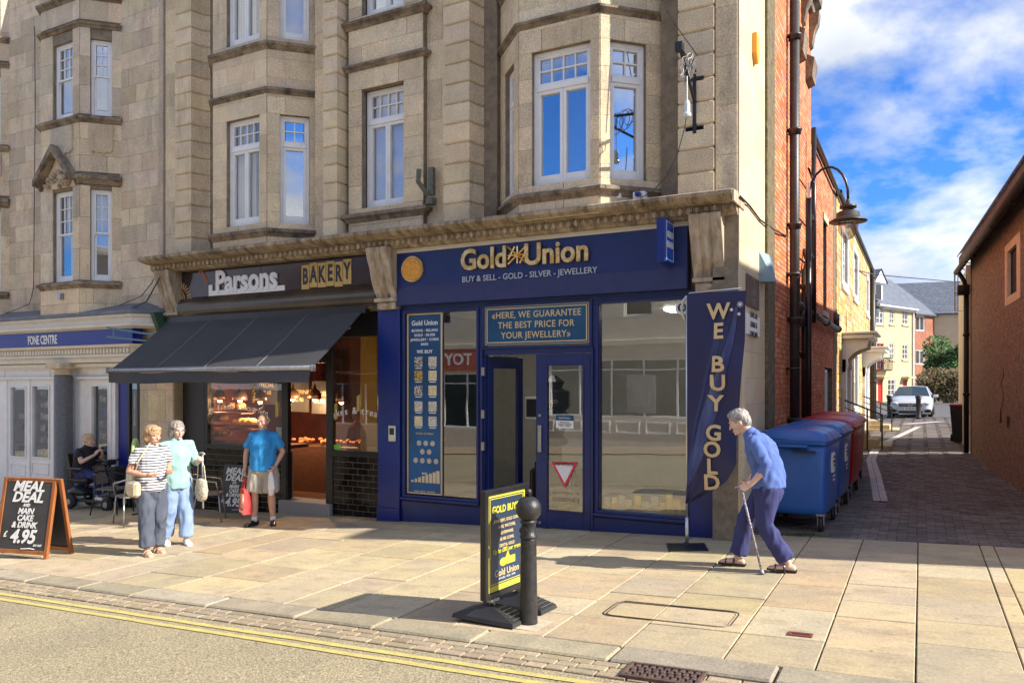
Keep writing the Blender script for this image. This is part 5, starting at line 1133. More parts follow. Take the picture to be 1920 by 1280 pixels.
for i, (u, v, Y) in enumerate(((412, 740, 10.0), (450, 740, 10.0), (488, 742, 10.0), (549, 738, 10.7), (590, 738, 10.7), (640, 743, 10.6))):
    c = F(u, v, Y); t = thing('pendant_lamp', ['leftmost', 'second', 'third', 'fourth', 'fifth', 'rightmost'][i] + ' copper dome pendant lamp hanging inside the bakery', 'pendant lamp', 'copper pendant lamps in the bakery', fr=Fr(*c))
    b = MB(); b.smooth = True; b.lathe([(.13, -.10), (.125, -.03), (.10, .04), (.05, .09), (.03, .10), (.025, .16), (.01, .17)], c.x, c.y, 20, c.z); obj('shade', b, COP, t)
    b = MB(); b.ball((c.x, c.y, c.z - .1), .04, 8, 6); obj('bulb', b, WARM, t); b = MB(); b.tube([(c.x, c.y, c.z + .16), (c.x, c.y, 3.0)], .005, 4); obj('cord', b, BLACK, t)
    if i in (0, 2, 4):
        ld = bpy.data.lights.new('lamp_light', 'POINT'); ld.energy = 34; ld.color = (1, .62, .32); ld.shadow_soft_size = .05; lo = bpy.data.objects.new('lamp_light', ld); place(lo, t, Fr(c.x, c.y, c.z - .18))
BREAD = mat('bread_crust', (.58, .30, .09), (.42, .19, .05), rough=.7, scale=14, rnd=.2); random.seed(21)
rows = [(385, 427, 778, 4), (395, 450, 755, 2), (455, 478, 785, 2), (393, 468, 805, 5)]
k = 0
shelves = MB()
for (u0, u1, v, n) in ((376, 424, 783, 4), (378, 400, 765, 1), (404, 460, 760, 3), (440, 478, 790, 4), (400, 430, 812, 3)):
    for i in range(n):
        c = F(u0 + (u1 - u0) * (i + .5) / n, v, 9.95); b = MB(); b.smooth = True; b.ball((0, 0, 0), (.075 * random.uniform(.85, 1.2), .11, .065 * random.uniform(.9, 1.2)), 12, 8)
        tag(obj('bread_loaf', b, BREAD, None, Fr(*c)), ('first', 'second', 'third', 'fourth')[i] + ' golden loaf from the left in the ' + {783: 'middle', 765: 'top left', 760: 'top', 790: 'right hand', 812: 'bottom'}[v] + ' row of the bakery window', 'bread', 'loaves in the bakery window')
    a = F(u0, v + 11, 9.95); c = F(u1, v + 11, 9.95); shelves.box(a.x - .06, c.x + .06, 9.8, 10.1, a.z - .03, a.z - .012)
obj('bread_shelf', shelves, WD, BK)
b = MB()
for i in range(60): b.ball((random.uniform(-10.5, -8.0), random.uniform(10.9, 11.2), .8 + random.random() * .05), (.05, .04, .03), 6, 4)
tag(obj('pastries', b, mat('pastry', (.55, .28, .1), (.5, .12, .05), scale=20), kind='stuff'), 'small pastries heaped along the bakery counter', 'pastries')
# awning
AW = thing('awning', 'black fabric awning stretched out over the bakery front', 'awning', fr=Fr(-9.7, 9.4, 3))
AM = mat('charcoal_awning_fabric', (.055, .053, .056), (.04, .04, .043), rough=.75, scale=1.2, bump=.2, bscale=200)
ax0, ax1, yt, ztp, yf_, zf = -11.92, -7.52, 9.36, 3.0, 8.22, 2.10
NP = 4
for i in range(NP):
    x0 = ax0 + (ax1 - ax0) * i / NP; x1 = ax0 + (ax1 - ax0) * (i + 1) / NP
    def fn(s_, t_): sag = -.02 * math.sin(math.pi * t_) - .006 * math.sin(math.pi * s_); return (x0 + .002 + (x1 - x0 - .004) * s_, yt + (yf_ - yt) * t_, ztp + (zf - ztp) * t_ + sag + .03 * s_ * 0)
    b = MB(); b.smooth = True; b.grid(fn, 8, 10); b.grid(lambda s_, t_: (lambda p: (p[0], p[1], p[2] - .012))(fn(1 - s_, t_)), 8, 10); obj('panel', b, AM, AW)
    def fv(s_, t_): x = x0 + (x1 - x0) * s_; return (x, yf_ - .02 - .03 * t_ * math.sin(x * 2.2) - .02 * t_, zf - .04 - .17 * t_ + .01 * math.sin(x * 3))
    b = MB(); b.smooth = True; b.grid(fv, 14, 4); obj('valance', b, AM, AW)
b = MB(); b.smooth = True
for i in range(1, NP): x = ax0 + (ax1 - ax0) * i / NP; b.tube([(x, yt + (yf_ - yt) * k / 8, ztp + (zf - ztp) * k / 8 - .02 * math.sin(math.pi * k / 8) + .004) for k in range(9)], .004, 4)
obj('seam', b, mat('pale_seam', (.3, .3, .32)), AW)
b = MB(); b.smooth = True; b.tube([(ax0 - .03, yf_, zf), (ax1 + .03, yf_, zf)], .038, 12); b.smooth = False; b.box(ax0 - .05, ax0 - .02, yf_ - .045, yf_ + .045, zf - .05, zf + .045, .01); b.box(ax1 + .02, ax1 + .05, yf_ - .045, yf_ + .045, zf - .05, zf + .045, .01); obj('front_bar', b, STEEL, AW)
b = MB(); b.box(ax0 - .05, ax1 + .05, yt - .03, yt + .1, ztp - .05, ztp + .08, .01); obj('cassette', b, BLACK, AW)
b = MB()
for x in (ax0 + .3, ax1 - .3): b.tube([(x, yt + .05, 2.75), (x + .5 * (1 if x < -9 else -1), 8.9, 2.45), (x, yf_, zf - .02)], .022, 6)
obj('folding_arm', b, STEEL, AW)
# ================================================================ STREET FURNITURE AND SMALL THINGS
WOOD = mat('varnished_wood', (.36, .13, .04), (.25, .08, .02), rough=.4, scale=10, stretch=(1, 1, .2))
CHALK = mat('blackboard', (.035, .036, .038), (.05, .05, .05), rough=.5, scale=4)
def meal_text(parent, fr, W_, H_, k=1.0):
    def T(s_, y, size, sx=.85, dx=0, **kw): text('lettering', s_, fr @ Matrix.Translation((dx * k, -.004, y * k)), size * k, WPRINT, parent, ext=.001, bold=.035, sx=sx, shear=.25, **kw)
    T('MEAL', .735, .175, 1.1); T('DEAL', .60, .175, 1.1); T('AND', .505, .055); T('MAIN', .43, .10, .95); T('CAKE', .345, .10, .95); T('& DRINK', .26, .10, .95); T('£', .14, .1, dx=-.27); T('4.95', .115, .23, .95, dx=.0); T('EAT OUT', .02, .035, dx=.24)
    b = MB(); b.tube([(.0, -.005, -.03 * k), (.12 * k, -.005, -.02 * k), (.2 * k, -.005, -.025 * k)], .006 * k, 4); obj('underline', b, WPRINT, parent, fr)
# big A-board at the left
pR = G(92, 1048); pL = pR + Vector((-.95, -.52, 0)) ; 
ang = math.degrees(math.atan2(pR.y - pL.y, pR.x - pL.x))
AB = thing('a_board', 'large wooden framed pavement blackboard reading MEAL DEAL £4.95 at the left', 'a-board', fr=Fr(pR.x - .45, pR.y - .2, zg(pR.x - .4, pR.y)))
tp = F(103, 888, 5.8); 
AFr = Matrix.Translation((pR.x - .42, G(92, 1048).y - .10, zg(pR.x - .4, 5.6))) @ Matrix.Rotation(R(14), 4, 'Z') @ Matrix.Rotation(R(-9), 4, 'X')
HH = 1.0
b = MB(); rect_frame(b, -.40, .40, .06, HH, .05, -.02, .02, .004); b.box(-.40, -.35, -.02, .02, -.02, .06, .004); b.box(.35, .40, -.02, .02, -.02, .06, .004); obj('front_frame', b, WOOD, AB, AFr)
obj('blackboard', MB().box(-.35, .35, -.012, .0, .11, .95), CHALK, AB, AFr)
meal_text(AB, AFr @ Matrix.Translation((0, -.015, .15)), .7, .85, 1.0)
BFr = Matrix.Translation((pR.x - .42, G(92, 1048).y + .23, zg(pR.x - .4, 5.6))) @ Matrix.Rotation(R(14), 4, 'Z') @ Matrix.Rotation(R(10), 4, 'X')
b = MB(); rect_frame(b, -.40, .40, .06, HH, .05, -.02, .02, .004); b.box(-.40, -.35, -.02, .02, -.02, .06, .004); b.box(.35, .40, -.02, .02, -.02, .06, .004); obj('rear_frame', b, WOOD, AB, BFr); obj('rear_blackboard', MB().box(-.35, .35, .0, .012, .11, .95), CHALK, AB, BFr)
# small board leaning by the bakery
c = G(420, 957); c.y = 9.22; c.x = F(420, 957, 9.22).x; c.z = zg(c.x, c.y); SFr = Matrix.Translation((c.x, c.y + .15, c.z)) @ Matrix.Rotation(R(6), 4, 'Z') @ Matrix.Rotation(R(-7), 4, 'X')
SB2 = thing('chalk_board', 'small black menu board reading MEAL DEAL 4.95 leaning by the bakery tiles', 'sign board', fr=Fr(c.x, c.y + .15, c.z))
obj('board', MB().prism([(-.28, 0), (.28, 0), (.30, .82), (-.22, .82)], 1, -.01, .012), CHALK, SB2, SFr); meal_text(SB2, SFr @ Matrix.Translation((0.03, -.014, .08)), .5, .7, .85)
# swing sign
SG = thing('pavement_sign', 'swinging pavement sign reading GOLD BUYER on black rubber feet behind the bollard', 'pavement sign', fr=Fr(*G(950, 1150)))
p0, p1_ = G(918, 1163), G(970, 1130); p0 = Vector((-3.05, 5.28, 0)); p1_ = Vector((-2.99, 5.90, 0)); 
d = (p1_ - p0); ang = math.degrees(math.atan2(d.y, d.x)); mid = (p0 + p1_) / 2; GFm_ = Fr(mid.x, mid.y, zg(mid.x, mid.y), ang)
# face looks towards +x side? local x runs along d; outward -y_local
hw_ = .32
b = MB(); rect_frame(b, -hw_, hw_, .18, 1.05, .045, -.03, .03, .006); obj('sign_frame', b, BLACK, SG, GFm_)
obj('face', MB().box(-hw_ + .04, hw_ - .04, -.012, .012, .22, 1.01), mat('slate_blue_poster', srgb(50, 56, 62), srgb(34, 60, 92), rough=.28, scale=1.5), SG, GFm_)
YEL = mat('yellow_print', (.58, .52, .05), rough=.5)
b = MB(); rect_frame(b, -hw_ + .05, hw_ - .05, .23, 1.0, .016, -.015, -.012, 0, bot=.045); rect_frame(b, -hw_ + .078, hw_ - .078, .285, .975, .006, -.015, -.012, 0); obj('yellow_border', b, YEL, SG, GFm_)
def st(s_, z, size, m, **k): text('lettering', s_, GFm_ @ Matrix.Translation((0, -.015, z)), size, m, SG, ext=.001, **k)
st('GOLD BUYER', .88, .078, YEL, bold=.03, sx=.9); st('JEWELLERY, GOLD COINS,\nBARS, WATCHES,\nSILVERWARE,\nSILVER COINS,\nDENTAL GOLD', .685, .034, GOLDP, bold=.02, line=1.5, sx=.95); st('Up to £80 per gram', .545, .05, YEL, bold=.02); st('Gold Union', .365, .075, GOLDP, bold=.02); st('BUY & SELL - GOLD - SILVER', .32, .02, WPRINT)
b = MB(); b.box(-.03, .12, -.016, -.013, .42, .48); b.ball((-.05, -.012, .445), (.05, .006, .035), 10, 6); b.prism([(-.02, .48), (.04, .48), (.01, .53)], 1, -.016, -.013); obj('gold_picture', b, YEL, SG, GFm_)
for x in (-.2, .22):
    b = MB(); 
    for y in (-.025, .012): b.tube([(x, y, .10), (x, y, .19)], .011, 6)
    b.box(x - .06, x + .05, -.045, .045, .16, .185, .004); obj('spring', b, STEEL, SG, GFm_)
    b = MB(); b.add([(x - .13, -.29, .02), (x + .13, -.29, .02), (x + .15, .29, .02), (x - .15, .29, .02), (x - .10, -.25, 0), (x + .10, -.25, 0), (x + .10, .25, 0), (x - .10, .25, 0), (x - .05, -.06, .13), (x + .05, -.06, .13), (x + .05, .06, .13), (x - .05, .06, .13), (x - .12, -.28, .05), (x + .12, -.28, .05), (x + .14, .28, .05), (x - .14, .28, .05)],
        [(4, 7, 6, 5), (0, 1, 5, 4), (1, 2, 6, 5)[::-1], (2, 3, 7, 6)[::-1], (3, 0, 4, 7)[::-1], (0, 12, 13, 1), (1, 13, 14, 2), (2, 14, 15, 3), (3, 15, 12, 0), (12, 8, 9, 13), (13, 9, 10, 14), (14, 10, 11, 15), (15, 11, 8, 12), (8, 11, 10, 9)])
    obj('rubber_foot', b, mat('black_rubber', (.022, .022, .024), (.03, .03, .03), rough=.55), SG, GFm_, fix=True)
    b = MB()
    for k in range(5): b.box(x - .05 - .012 * k, x + .05 + .012 * k, -.11 - .04 * k, -.105 - .04 * k, .128 - .015 * k, .131 - .015 * k)
    obj('ridge', b, STEEL, SG, GFm_)
# bollard
def bollard(c, h, label, big=True):
    t = thing('bollard', label, 'bollard', None, fr=Fr(*c)); k = h / 1.06
    b = MB(); b.smooth = True
    b.lathe([(.078 * k, 0), (.076 * k, .03), (.066 * k, .70 * k), (.066 * k, .71 * k)], c.x, c.y, 24, c.z); obj('post', b, IRON, t)
    b = MB(); b.smooth = True; b.lathe([(.066 * k, .71 * k), (.074 * k, .715 * k), (.074 * k, .735 * k), (.062 * k, .745 * k), (.060 * k, .83 * k), (.07 * k, .84 * k), (.072 * k, .855 * k), (.055 * k, .87 * k)], c.x, c.y, 24, c.z); obj('collar', b, IRON, t)
    b = MB(); b.smooth = True; b.ball((c.x, c.y, c.z + .955 * k), .108 * k, 24, 16); b.lathe([(.02 * k, 1.055 * k), (.022 * k, 1.07 * k), (.03 * k, 1.075 * k)], c.x, c.y, 12, c.z); b.ball((c.x, c.y, c.z + 1.095 * k), .03 * k, 12, 8); obj('ball_head', b, IRON, t)
    b = MB(); b.lathe([(.035 * k, 0), (.03 * k, .02), (.0, .021)], 0, 0, 14, -.021, axis=1); obj('badge', b, IRON, t, Fr(c.x - .0, c.y, c.z + .785 * k) @ Matrix.Translation((-.01, -.06 * k, 0)))
    return t
c = G(991, 1168); bollard(c, 1.0, 'black cast iron ball-topped bollard beside the pavement sign')
b = MB(); b.box(c.x - .16, c.x + .30, c.y - .17, c.y + .12, c.z - .05, c.z + .006); obj('mortar_patch', b, mat('pale_mortar', (.55, .48, .36), (.45, .38, .27), scale=12, bump=.5), pav)
def post(c, h, r, label):
    t = thing('lane_bollard', label, 'bollard', 'iron posts in front of the white car', fr=Fr(*c)); b = MB(); b.smooth = True; b.lathe([(r * 1.25, 0), (r * 1.2, .08), (r, .12), (r, h - .16), (r * 1.25, h - .15), (r * 1.25, h - .11), (r * .8, h - .1)], c.x, c.y, 14, c.z); obj('post', b, IRON2, t); b = MB(); b.smooth = True; b.lathe([(r * .8, h - .1), (r * 1.3, h - .08), (r * 1.3, h - .02), (r * .6, h)], c.x, c.y, 14, c.z); obj('cap', b, IRON2, t)
post(G(1668, 783), 1.05, .11, 'dark iron post left of the white car'); post(G(1722, 785), 1.05, .10, 'dark iron post in front of the right headlight of the car')
# feather flag
FL = thing('feather_flag', 'navy feather flag reading WE BUY GOLD on a silver pole', 'flag', fr=Fr(-2.36, 8.71, .01)); fc = G(1288, 1026)
b = MB(); b.box(-.22, .22, -.22, .22, 0, .012, .003); obj('base_plate', b, BLACK, FL, Matrix.Translation((fc.x, fc.y, fc.z)) @ Matrix.Rotation(-SL, 4, 'Y') @ Matrix.Rotation(R(20), 4, 'Z'))
b = MB(); b.smooth = True; b.tube([(fc.x, fc.y, fc.z), (fc.x, fc.y, 2.86)], .013, 10); b.tube([(fc.x, fc.y, fc.z), (fc.x, fc.y, .35)], .02, 10)
b.tube([(fc.x, fc.y, 2.75), (fc.x - .02, fc.y, 2.85), (fc.x + .03, fc.y, 2.91), (fc.x + .62, fc.y - .03, 2.93)], .01, 8); b.tube([(fc.x - .02, fc.y, 2.6), (fc.x - .06, fc.y, 2.7), (fc.x - .05, fc.y, 2.82), (fc.x, fc.y, 2.88)], .015, 8); obj('pole', b, SILVER, FL)
FFr = Fr(0, 8.70, 0)
Lp = [PF(FFr, *p) for p in ((1288, 550), (1287, 700), (1289, 850), (1291, 942))]; Rp = [PF(FFr, *p) for p in ((1399, 546), (1396, 640), (1388, 740), (1380, 830), (1381, 870), (1362, 902), (1330, 925), (1291, 943))]
def interp(P, t):
    k = t * (len(P) - 1); i = min(int(k), len(P) - 2); q = k - i; return P[i][0] * (1 - q) + P[i + 1][0] * q, P[i][1] * (1 - q) + P[i + 1][1] * q
def redge(z):
    for i in range(len(Rp) - 1):
        z0, z1 = Rp[i][1], Rp[i + 1][1]
        if z1 <= z <= z0: q = (z0 - z) / (z0 - z1); return Rp[i][0] * (1 - q) + Rp[i + 1][0] * q
    return Rp[0][0] if z > Rp[0][1] else Rp[-1][0]
def flagY(s_, z):
    tt = (2.9 - z) / 2.4; x = s_
    fold = -.07 * math.exp(-((x - (.78 - .75 * tt)) / .09) ** 2) * min(1, tt * 3) + .03 * math.sin(x * 5 + tt * 3) * tt + .02 * math.sin(z * 7 + x * 4) * x
    return 8.70 + fold
ztop, zbot = 2.90, Rp[-1][1]
b = MB(); b.smooth = True
def ff(s_, t_):
    z = ztop - (ztop - zbot) * t_; xl = Lp[0][0]; xr = redge(z); return (xl + (xr - xl) * s_, flagY(s_, z), z)
b.grid(ff, 36, 70); FLM = mat('navy_flag_satin', srgb(34, 38, 84), srgb(30, 34, 78), rough=.42, scale=2); obj('cloth', b, FLM, FL)
xw = Rp[0][0] - Lp[0][0]
def flag_letter(ch, u, v, size):
    p = PF(FFr, u, v); cu = text('letter', ch, Matrix.Identity(4), size, GOLDP, FL, ext=.0, bold=.03, sx=1.0)
    for v_ in cu.data.vertices:
        x = p[0] + v_.co.x; z = p[1] + v_.co.z; s_ = (x - Lp[0][0]) / (redge(z) - Lp[0][0]); v_.co = (x, flagY(s_, z) - .028, z)
for ch, u, v in (('W', 1348, 585), ('E', 1348, 622), ('B', 1348, 684), ('U', 1348, 719), ('Y', 1344, 757), ('G', 1340, 812), ('O', 1337, 843), ('L', 1336, 875), ('D', 1335, 905)): flag_letter(ch, u, v, .24)
b = MB()
for u, v, r_ in ((1389, 571, .035), (1373, 581, .02), (1387, 589, .02)):
    p = PF(FFr, u, v)
    for g_ in (0, 45, 90, 135): b.box(-1, 1, 0, 0, 0, 0) if False else b.tube([(p[0] - r_ * math.cos(R(g_)), 8.66, p[1] - r_ * math.sin(R(g_))), (p[0] + r_ * math.cos(R(g_)), 8.66, p[1] + r_ * math.sin(R(g_)))], .003, 4)
obj('star_print', b, WPRINT, FL)
def streak(s_, t_):
    z = 2.72 - 2.05 * t_; xc = Rp[0][0] - .10 - (.10 * t_ + .47 * t_ ** 1.25); w_ = .012 + .10 * t_ ** .8 * (1 - t_ ** 6); x = max(xc + (s_ - .5) * w_ * 2, Lp[0][0] + .004); return (x, flagY((x - Lp[0][0]) / (redge(z) - Lp[0][0]), z) - .012, z)
b = MB(); b.smooth = True; b.grid(streak, 6, 50); obj('pale_streak', b, mat('pale_blue_streak', srgb(74, 92, 140), srgb(44, 52, 102), rough=.35, scale=5, stretch=(1, 1, .4)), FL)  # paler blue streak widening down the cloth from the stars
# ---- street lamps
def lamp(u, v_top, X, Y, zb, zpole, hx, hz, k, label, grp):
    t = thing('street_lamp', label, 'street lamp', grp, fr=Fr(X, Y, zb)); b = MB(); b.smooth = True
    b.tube([(X, Y, zb), (X, Y, zpole)], .05 * k, 12); obj('pole', b, BLACK, t)
    at = hz + .84 * k; pts = [(X, Y, zpole - .3)] + [(X + (hx - X) * (1 - math.cos(R(a))) / 2, Y, at - .5 * k + .5 * k * math.sin(R(a)) * 1.0) for a in range(0, 171, 17)] + [(hx, Y, hz + .25 * k)]
    b = MB(); b.smooth = True; b.tube(pts, .022 * k, 8); obj('arm', b, BLACK, t)
    b = MB(); b.smooth = True; b.lathe([(.15 * k, -.12 * k), (.30 * k, -.13 * k), (.305 * k, -.115 * k), (.21 * k, -.06 * k), (.185 * k, -.05 * k), (.18 * k, .03 * k), (.14 * k, .05 * k), (.09 * k, .055 * k), (.09 * k, .10 * k), (.135 * k, .105 * k), (.135 * k, .15 * k), (.04 * k, .17 * k), (.03 * k, .25 * k), (.02 * k, .26 * k)], hx, Y, 24, hz); obj('hood', b, IRON2, t)
    b = MB(); b.smooth = True; b.lathe([(.15 * k, -.13 * k), (.165 * k, -.20 * k), (.145 * k, -.30 * k), (.08 * k, -.40 * k), (.01 * k, -.43 * k)], hx, Y, 20, hz); obj('glass_globe', b, glass('lamp_glass', .38, (.80, .84, .82), rough=.22), t); 
    b = MB(); b.ball((hx, Y, hz - .2 * k), .045 * k, 8, 6); obj('bulb', b, mat('bulb_white', (.8, .78, .7)), t); return t
YL = FXp(1516, 600, -1.72).y; hp = F(1590, 402, YL)
lamp(1516, 345, -1.72, YL, .1, hp.z + .35, hp.x, hp.z, 1.0, 'black swan-neck street lamp on the brick wall above the bins', 'swan neck lamps in the lane')
b = MB(); b.smooth = True; a = FXp(1526, 240, -1.76); c2 = FXp(1526, 605, -1.76); b.tube([(-1.76, a.y, c2.z), (-1.76, a.y, a.z)], .045, 10)
for z in (4.2, 4.9, 5.6): b.tube([(-1.76, a.y, z), (-1.72, YL, z)], .02, 6)
tag(obj('cable_conduit', b, BLACK), 'black vertical conduit beside the lamp pole on the brick wall', 'conduit')
obj_ = MB(); p = FXp(1518, 357, -1.70); obj_.box(-1.73, -1.69, p.y - .04, p.y + .04, p.z - .14, p.z + .14, .004); tag(obj('pole_label', obj_, WPRINT), 'white plate strapped near the top of the lamp pole', 'plate')
Y2 = 36.5; hp = F(1640, 570, Y2); lamp(0, 0, -1.75, Y2, .3, hp.z + .4, hp.x, hp.z, 1.2, 'distant swan-neck street lamp at the far end of the yellow stone house', 'swan neck lamps in the lane')
# ---- wall bracket with coiled lights
BR = thing('wall_bracket', 'black iron wall bracket with coiled wires and a hanging lamp holder', 'bracket', fr=Fr(-2.3, 9.24, 5.4)); WFm = Fr(0, 9.22, 0)
def wp(u, v, d=0): q = PF(WFm, u, v, d); return (q[0], d, q[1])
b = MB(); a = wp(1303, 150); c = wp(1303, 250); b.box(a[0] - .022, a[0] + .022, -.03, .04, c[2], a[2], .004)
for v in (150, 242): q = wp(1303, v); b.box(q[0] - .11, q[0] + .11, -.02, .04, q[2] - .025, q[2] + .025); b.box(q[0] - .02, q[0] + .02, -.025, .04, q[2] - .06, q[2] + .06)
obj('upright', b, BLACK, BR, WFm)
b = MB(); b.tube([(a[0], -.01, 5.62), (a[0], -.66, 5.66)], .02, 6); b.tube([(a[0], -.01, 5.25), (a[0], -.66, 5.66)], .02, 6); b.box(a[0] - .04, a[0] + .04, -.72, -.62, 5.61, 5.70); obj('arm', b, BLACK, BR, WFm)
random.seed(4); b = MB()
for k in range(9):
    cy = -.15 - .05 * k; r_ = random.uniform(.1, .17); b.tube([(a[0] + random.uniform(-.02, .02) + .04 * math.sin(R(g_)), cy + r_ * .6 * math.cos(R(g_)), 5.58 + r_ * math.sin(R(g_)) - .03 * k * .4) for g_ in range(0, 360, 24)], .006, 4, closed=True)
obj('coiled_wire', b, mat('grey_wire', (.25, .24, .23), rough=.5), BR, WFm)
b = MB(); b.tube([(a[0], -.35, 5.5), (a[0], -.35, 5.14)], .006, 4); b.lathe([(.02, .14), (.035, .1), (.035, .0), (.05, -.02), (.045, -.05)], a[0], -.35, 10, 5.02); obj('lamp_holder', b, mat('pale_plastic', (.6, .66, .66), rough=.4), BR, WFm)
def cable(name, pts, r, m, label, cat='cable'): b = MB(); b.tube(pts, r, 5); tag(obj(name, b, m), label, cat)
def cpts(list_, Y): return [tuple(F(u, v, Y)) for u, v in list_]
cable('power_cable', cpts([(1289, 200), (1284, 240), (1270, 290), (1250, 330), (1225, 358), (1200, 372)], 9.05), .006, BLACK, 'thin black cable looping from the wall bracket to the blue socket box')
cable('power_cable', cpts([(1250, 20), (1265, 45), (1290, 80), (1308, 105)], 9.15), .006, BLACK, 'thin guy wire running up from the wall bracket')
cable('telephone_cable', [tuple(F(1388, 368, 9.15)), tuple(FXp(1405, 385, -1.87)), tuple(FXp(1425, 412, -1.87)), tuple(FXp(1450, 430, -1.85)), tuple(FXp(1475, 443, -1.88))], .012, BLACK, 'bundle of black cables sagging round the lane corner')
cable('telephone_cable', cpts([(65, 50), (66, 200), (64, 400), (63, 540), (55, 570), (0, 592)], 9.42), .008, BLACK, 'black cable running down the left stone wall')
cable('telephone_cable', cpts([(300, 500), (285, 530), (265, 555), (225, 572)], 9.3), .008, BLACK, 'black cable drooping from the cornice end to the phone shop roof')
cable('telephone_cable', cpts([(300, 520), (275, 565), (240, 580), (200, 588)], 9.1), .012, BLACK, 'thick black cable lying over the lead roof of the phone shop')
b = MB(); 
for u, w_, m_ in ((1159, .085, 0),): q = F(u, 367, 9.2); b.box(q.x - .055, q.x + .055, 9.14, 9.26, q.z - .05, q.z + .05, .01)
tag(obj('alarm_box', b, WHITE), 'small white junction box on the sill under the large bay window', 'junction box')
b = MB(); q = F(1200, 368, 9.25); b.box(q.x - .08, q.x + .08, 9.2, 9.3, q.z - .05, q.z + .05, .008); t = obj('socket_box', b, WHITE); tag(t, 'white socket box with blue plug beside the cornice', 'socket box'); b = MB(); b.box(q.x - .03, q.x + .04, 9.13, 9.199, q.z - .02, q.z + .03, .01); obj('blue_plug', b, NAVY2, t)
b = MB(); q = F(811, 380, 9.4); b.box(q.x - .06, q.x + .06, 9.3, 9.42, q.z - .04, q.z + .06, .008); b.tube([(q.x - .02, 9.3, q.z + .1), (q.x - .06, 9.12, q.z + .25), (q.x - .03, 9.1, q.z + .42)], .035, 8); b.box(q.x - .03, q.x + .05, 9.33, 9.4, q.z + .1, q.z + .5); tag(obj('floodlight_bracket', b, mat('verdigris_metal', (.14, .19, .17), (.12, .09, .06), scale=20)), 'corroded green floodlight bracket above the cornice between the windows', 'bracket')
b = MB(); q = F(118, 556, 9.0); b.tube([(q.x, 9.2, q.z + .2), (q.x - .02, 8.95, q.z)], .02, 6); b.box(q.x - .02, q.x + .07, 8.9, 9.0, q.z - .06, q.z + .05); tag(obj('floodlight', b, STEEL), 'small grey floodlight on the wall below the left bay', 'floodlight')
# blue-green iron rails of the phone shop sign bracket
b = MB(); b.tube([tuple(F(200, 614, 8.7)), tuple(F(290, 628, 9.1))], .02, 6); b.tube([tuple(F(200, 631, 8.7)), tuple(F(285, 640, 9.1))], .02, 6); b.tube([tuple(F(213, 617, 8.7)), tuple(F(213, 633, 8.7))], .015, 6)
tag(obj('sign_bracket', b, mat('blue_green_paint', (.10, .22, .28), rough=.5)), 'blue green iron rails projecting by the phone shop sign', 'bracket')
obj_g = MB(); obj_g.prism([(9.5, 3.2), (9.15, 3.15), (9.3, 2.8), (9.2, 2.5), (9.35, 2.2), (9.5, 2.2)], 0, -12.15, -12.05); tag(obj('green_end_board', obj_g, mat('dark_green_paint', (.03, .09, .06), rough=.5)), 'dark green shaped end board between phone shop and bakery', 'board')
# street name plates on the lane corner
def plate(u0, v0, u1, v1, m, txt, tm, label, ts, X=-1.88, **k):
    a = FXp(u0, v0, X); c_ = FXp(u1, v1, X); fr = Fr(X, 0, 0, 90); z0, z1 = min(a.z, c_.z), max(a.z, c_.z)
    t = thing('street_sign', label, 'street sign', fr=Fr(X, a.y, z0)); obj('plate', MB().box(a.y, c_.y, -.012, .01, z0, z1, .003), m, t, fr); text('lettering', txt, fr @ Matrix.Translation(((a.y + c_.y) / 2, -.015, (z0 + z1) / 2)), ts, tm, t, ext=.001, bold=.01, **k)
plate(1399, 512, 1422, 582, mat('brown_plaque', (.13, .09, .065), (.1, .07, .05), rough=.6), 'THE\nCHAPEL\nCOURT', mat('faded_letters', (.28, .22, .17)), 'dark brown plaque on the lane corner above the street name', .13, sx=.7)
plate(1399, 586, 1423, 632, WHITE, 'CHAPEL LANE\nLEADING TO\nCHAPEL MEWS', BP, 'white street name plate reading CHAPEL LANE on the lane corner', .10, sx=.75, line=1.2)
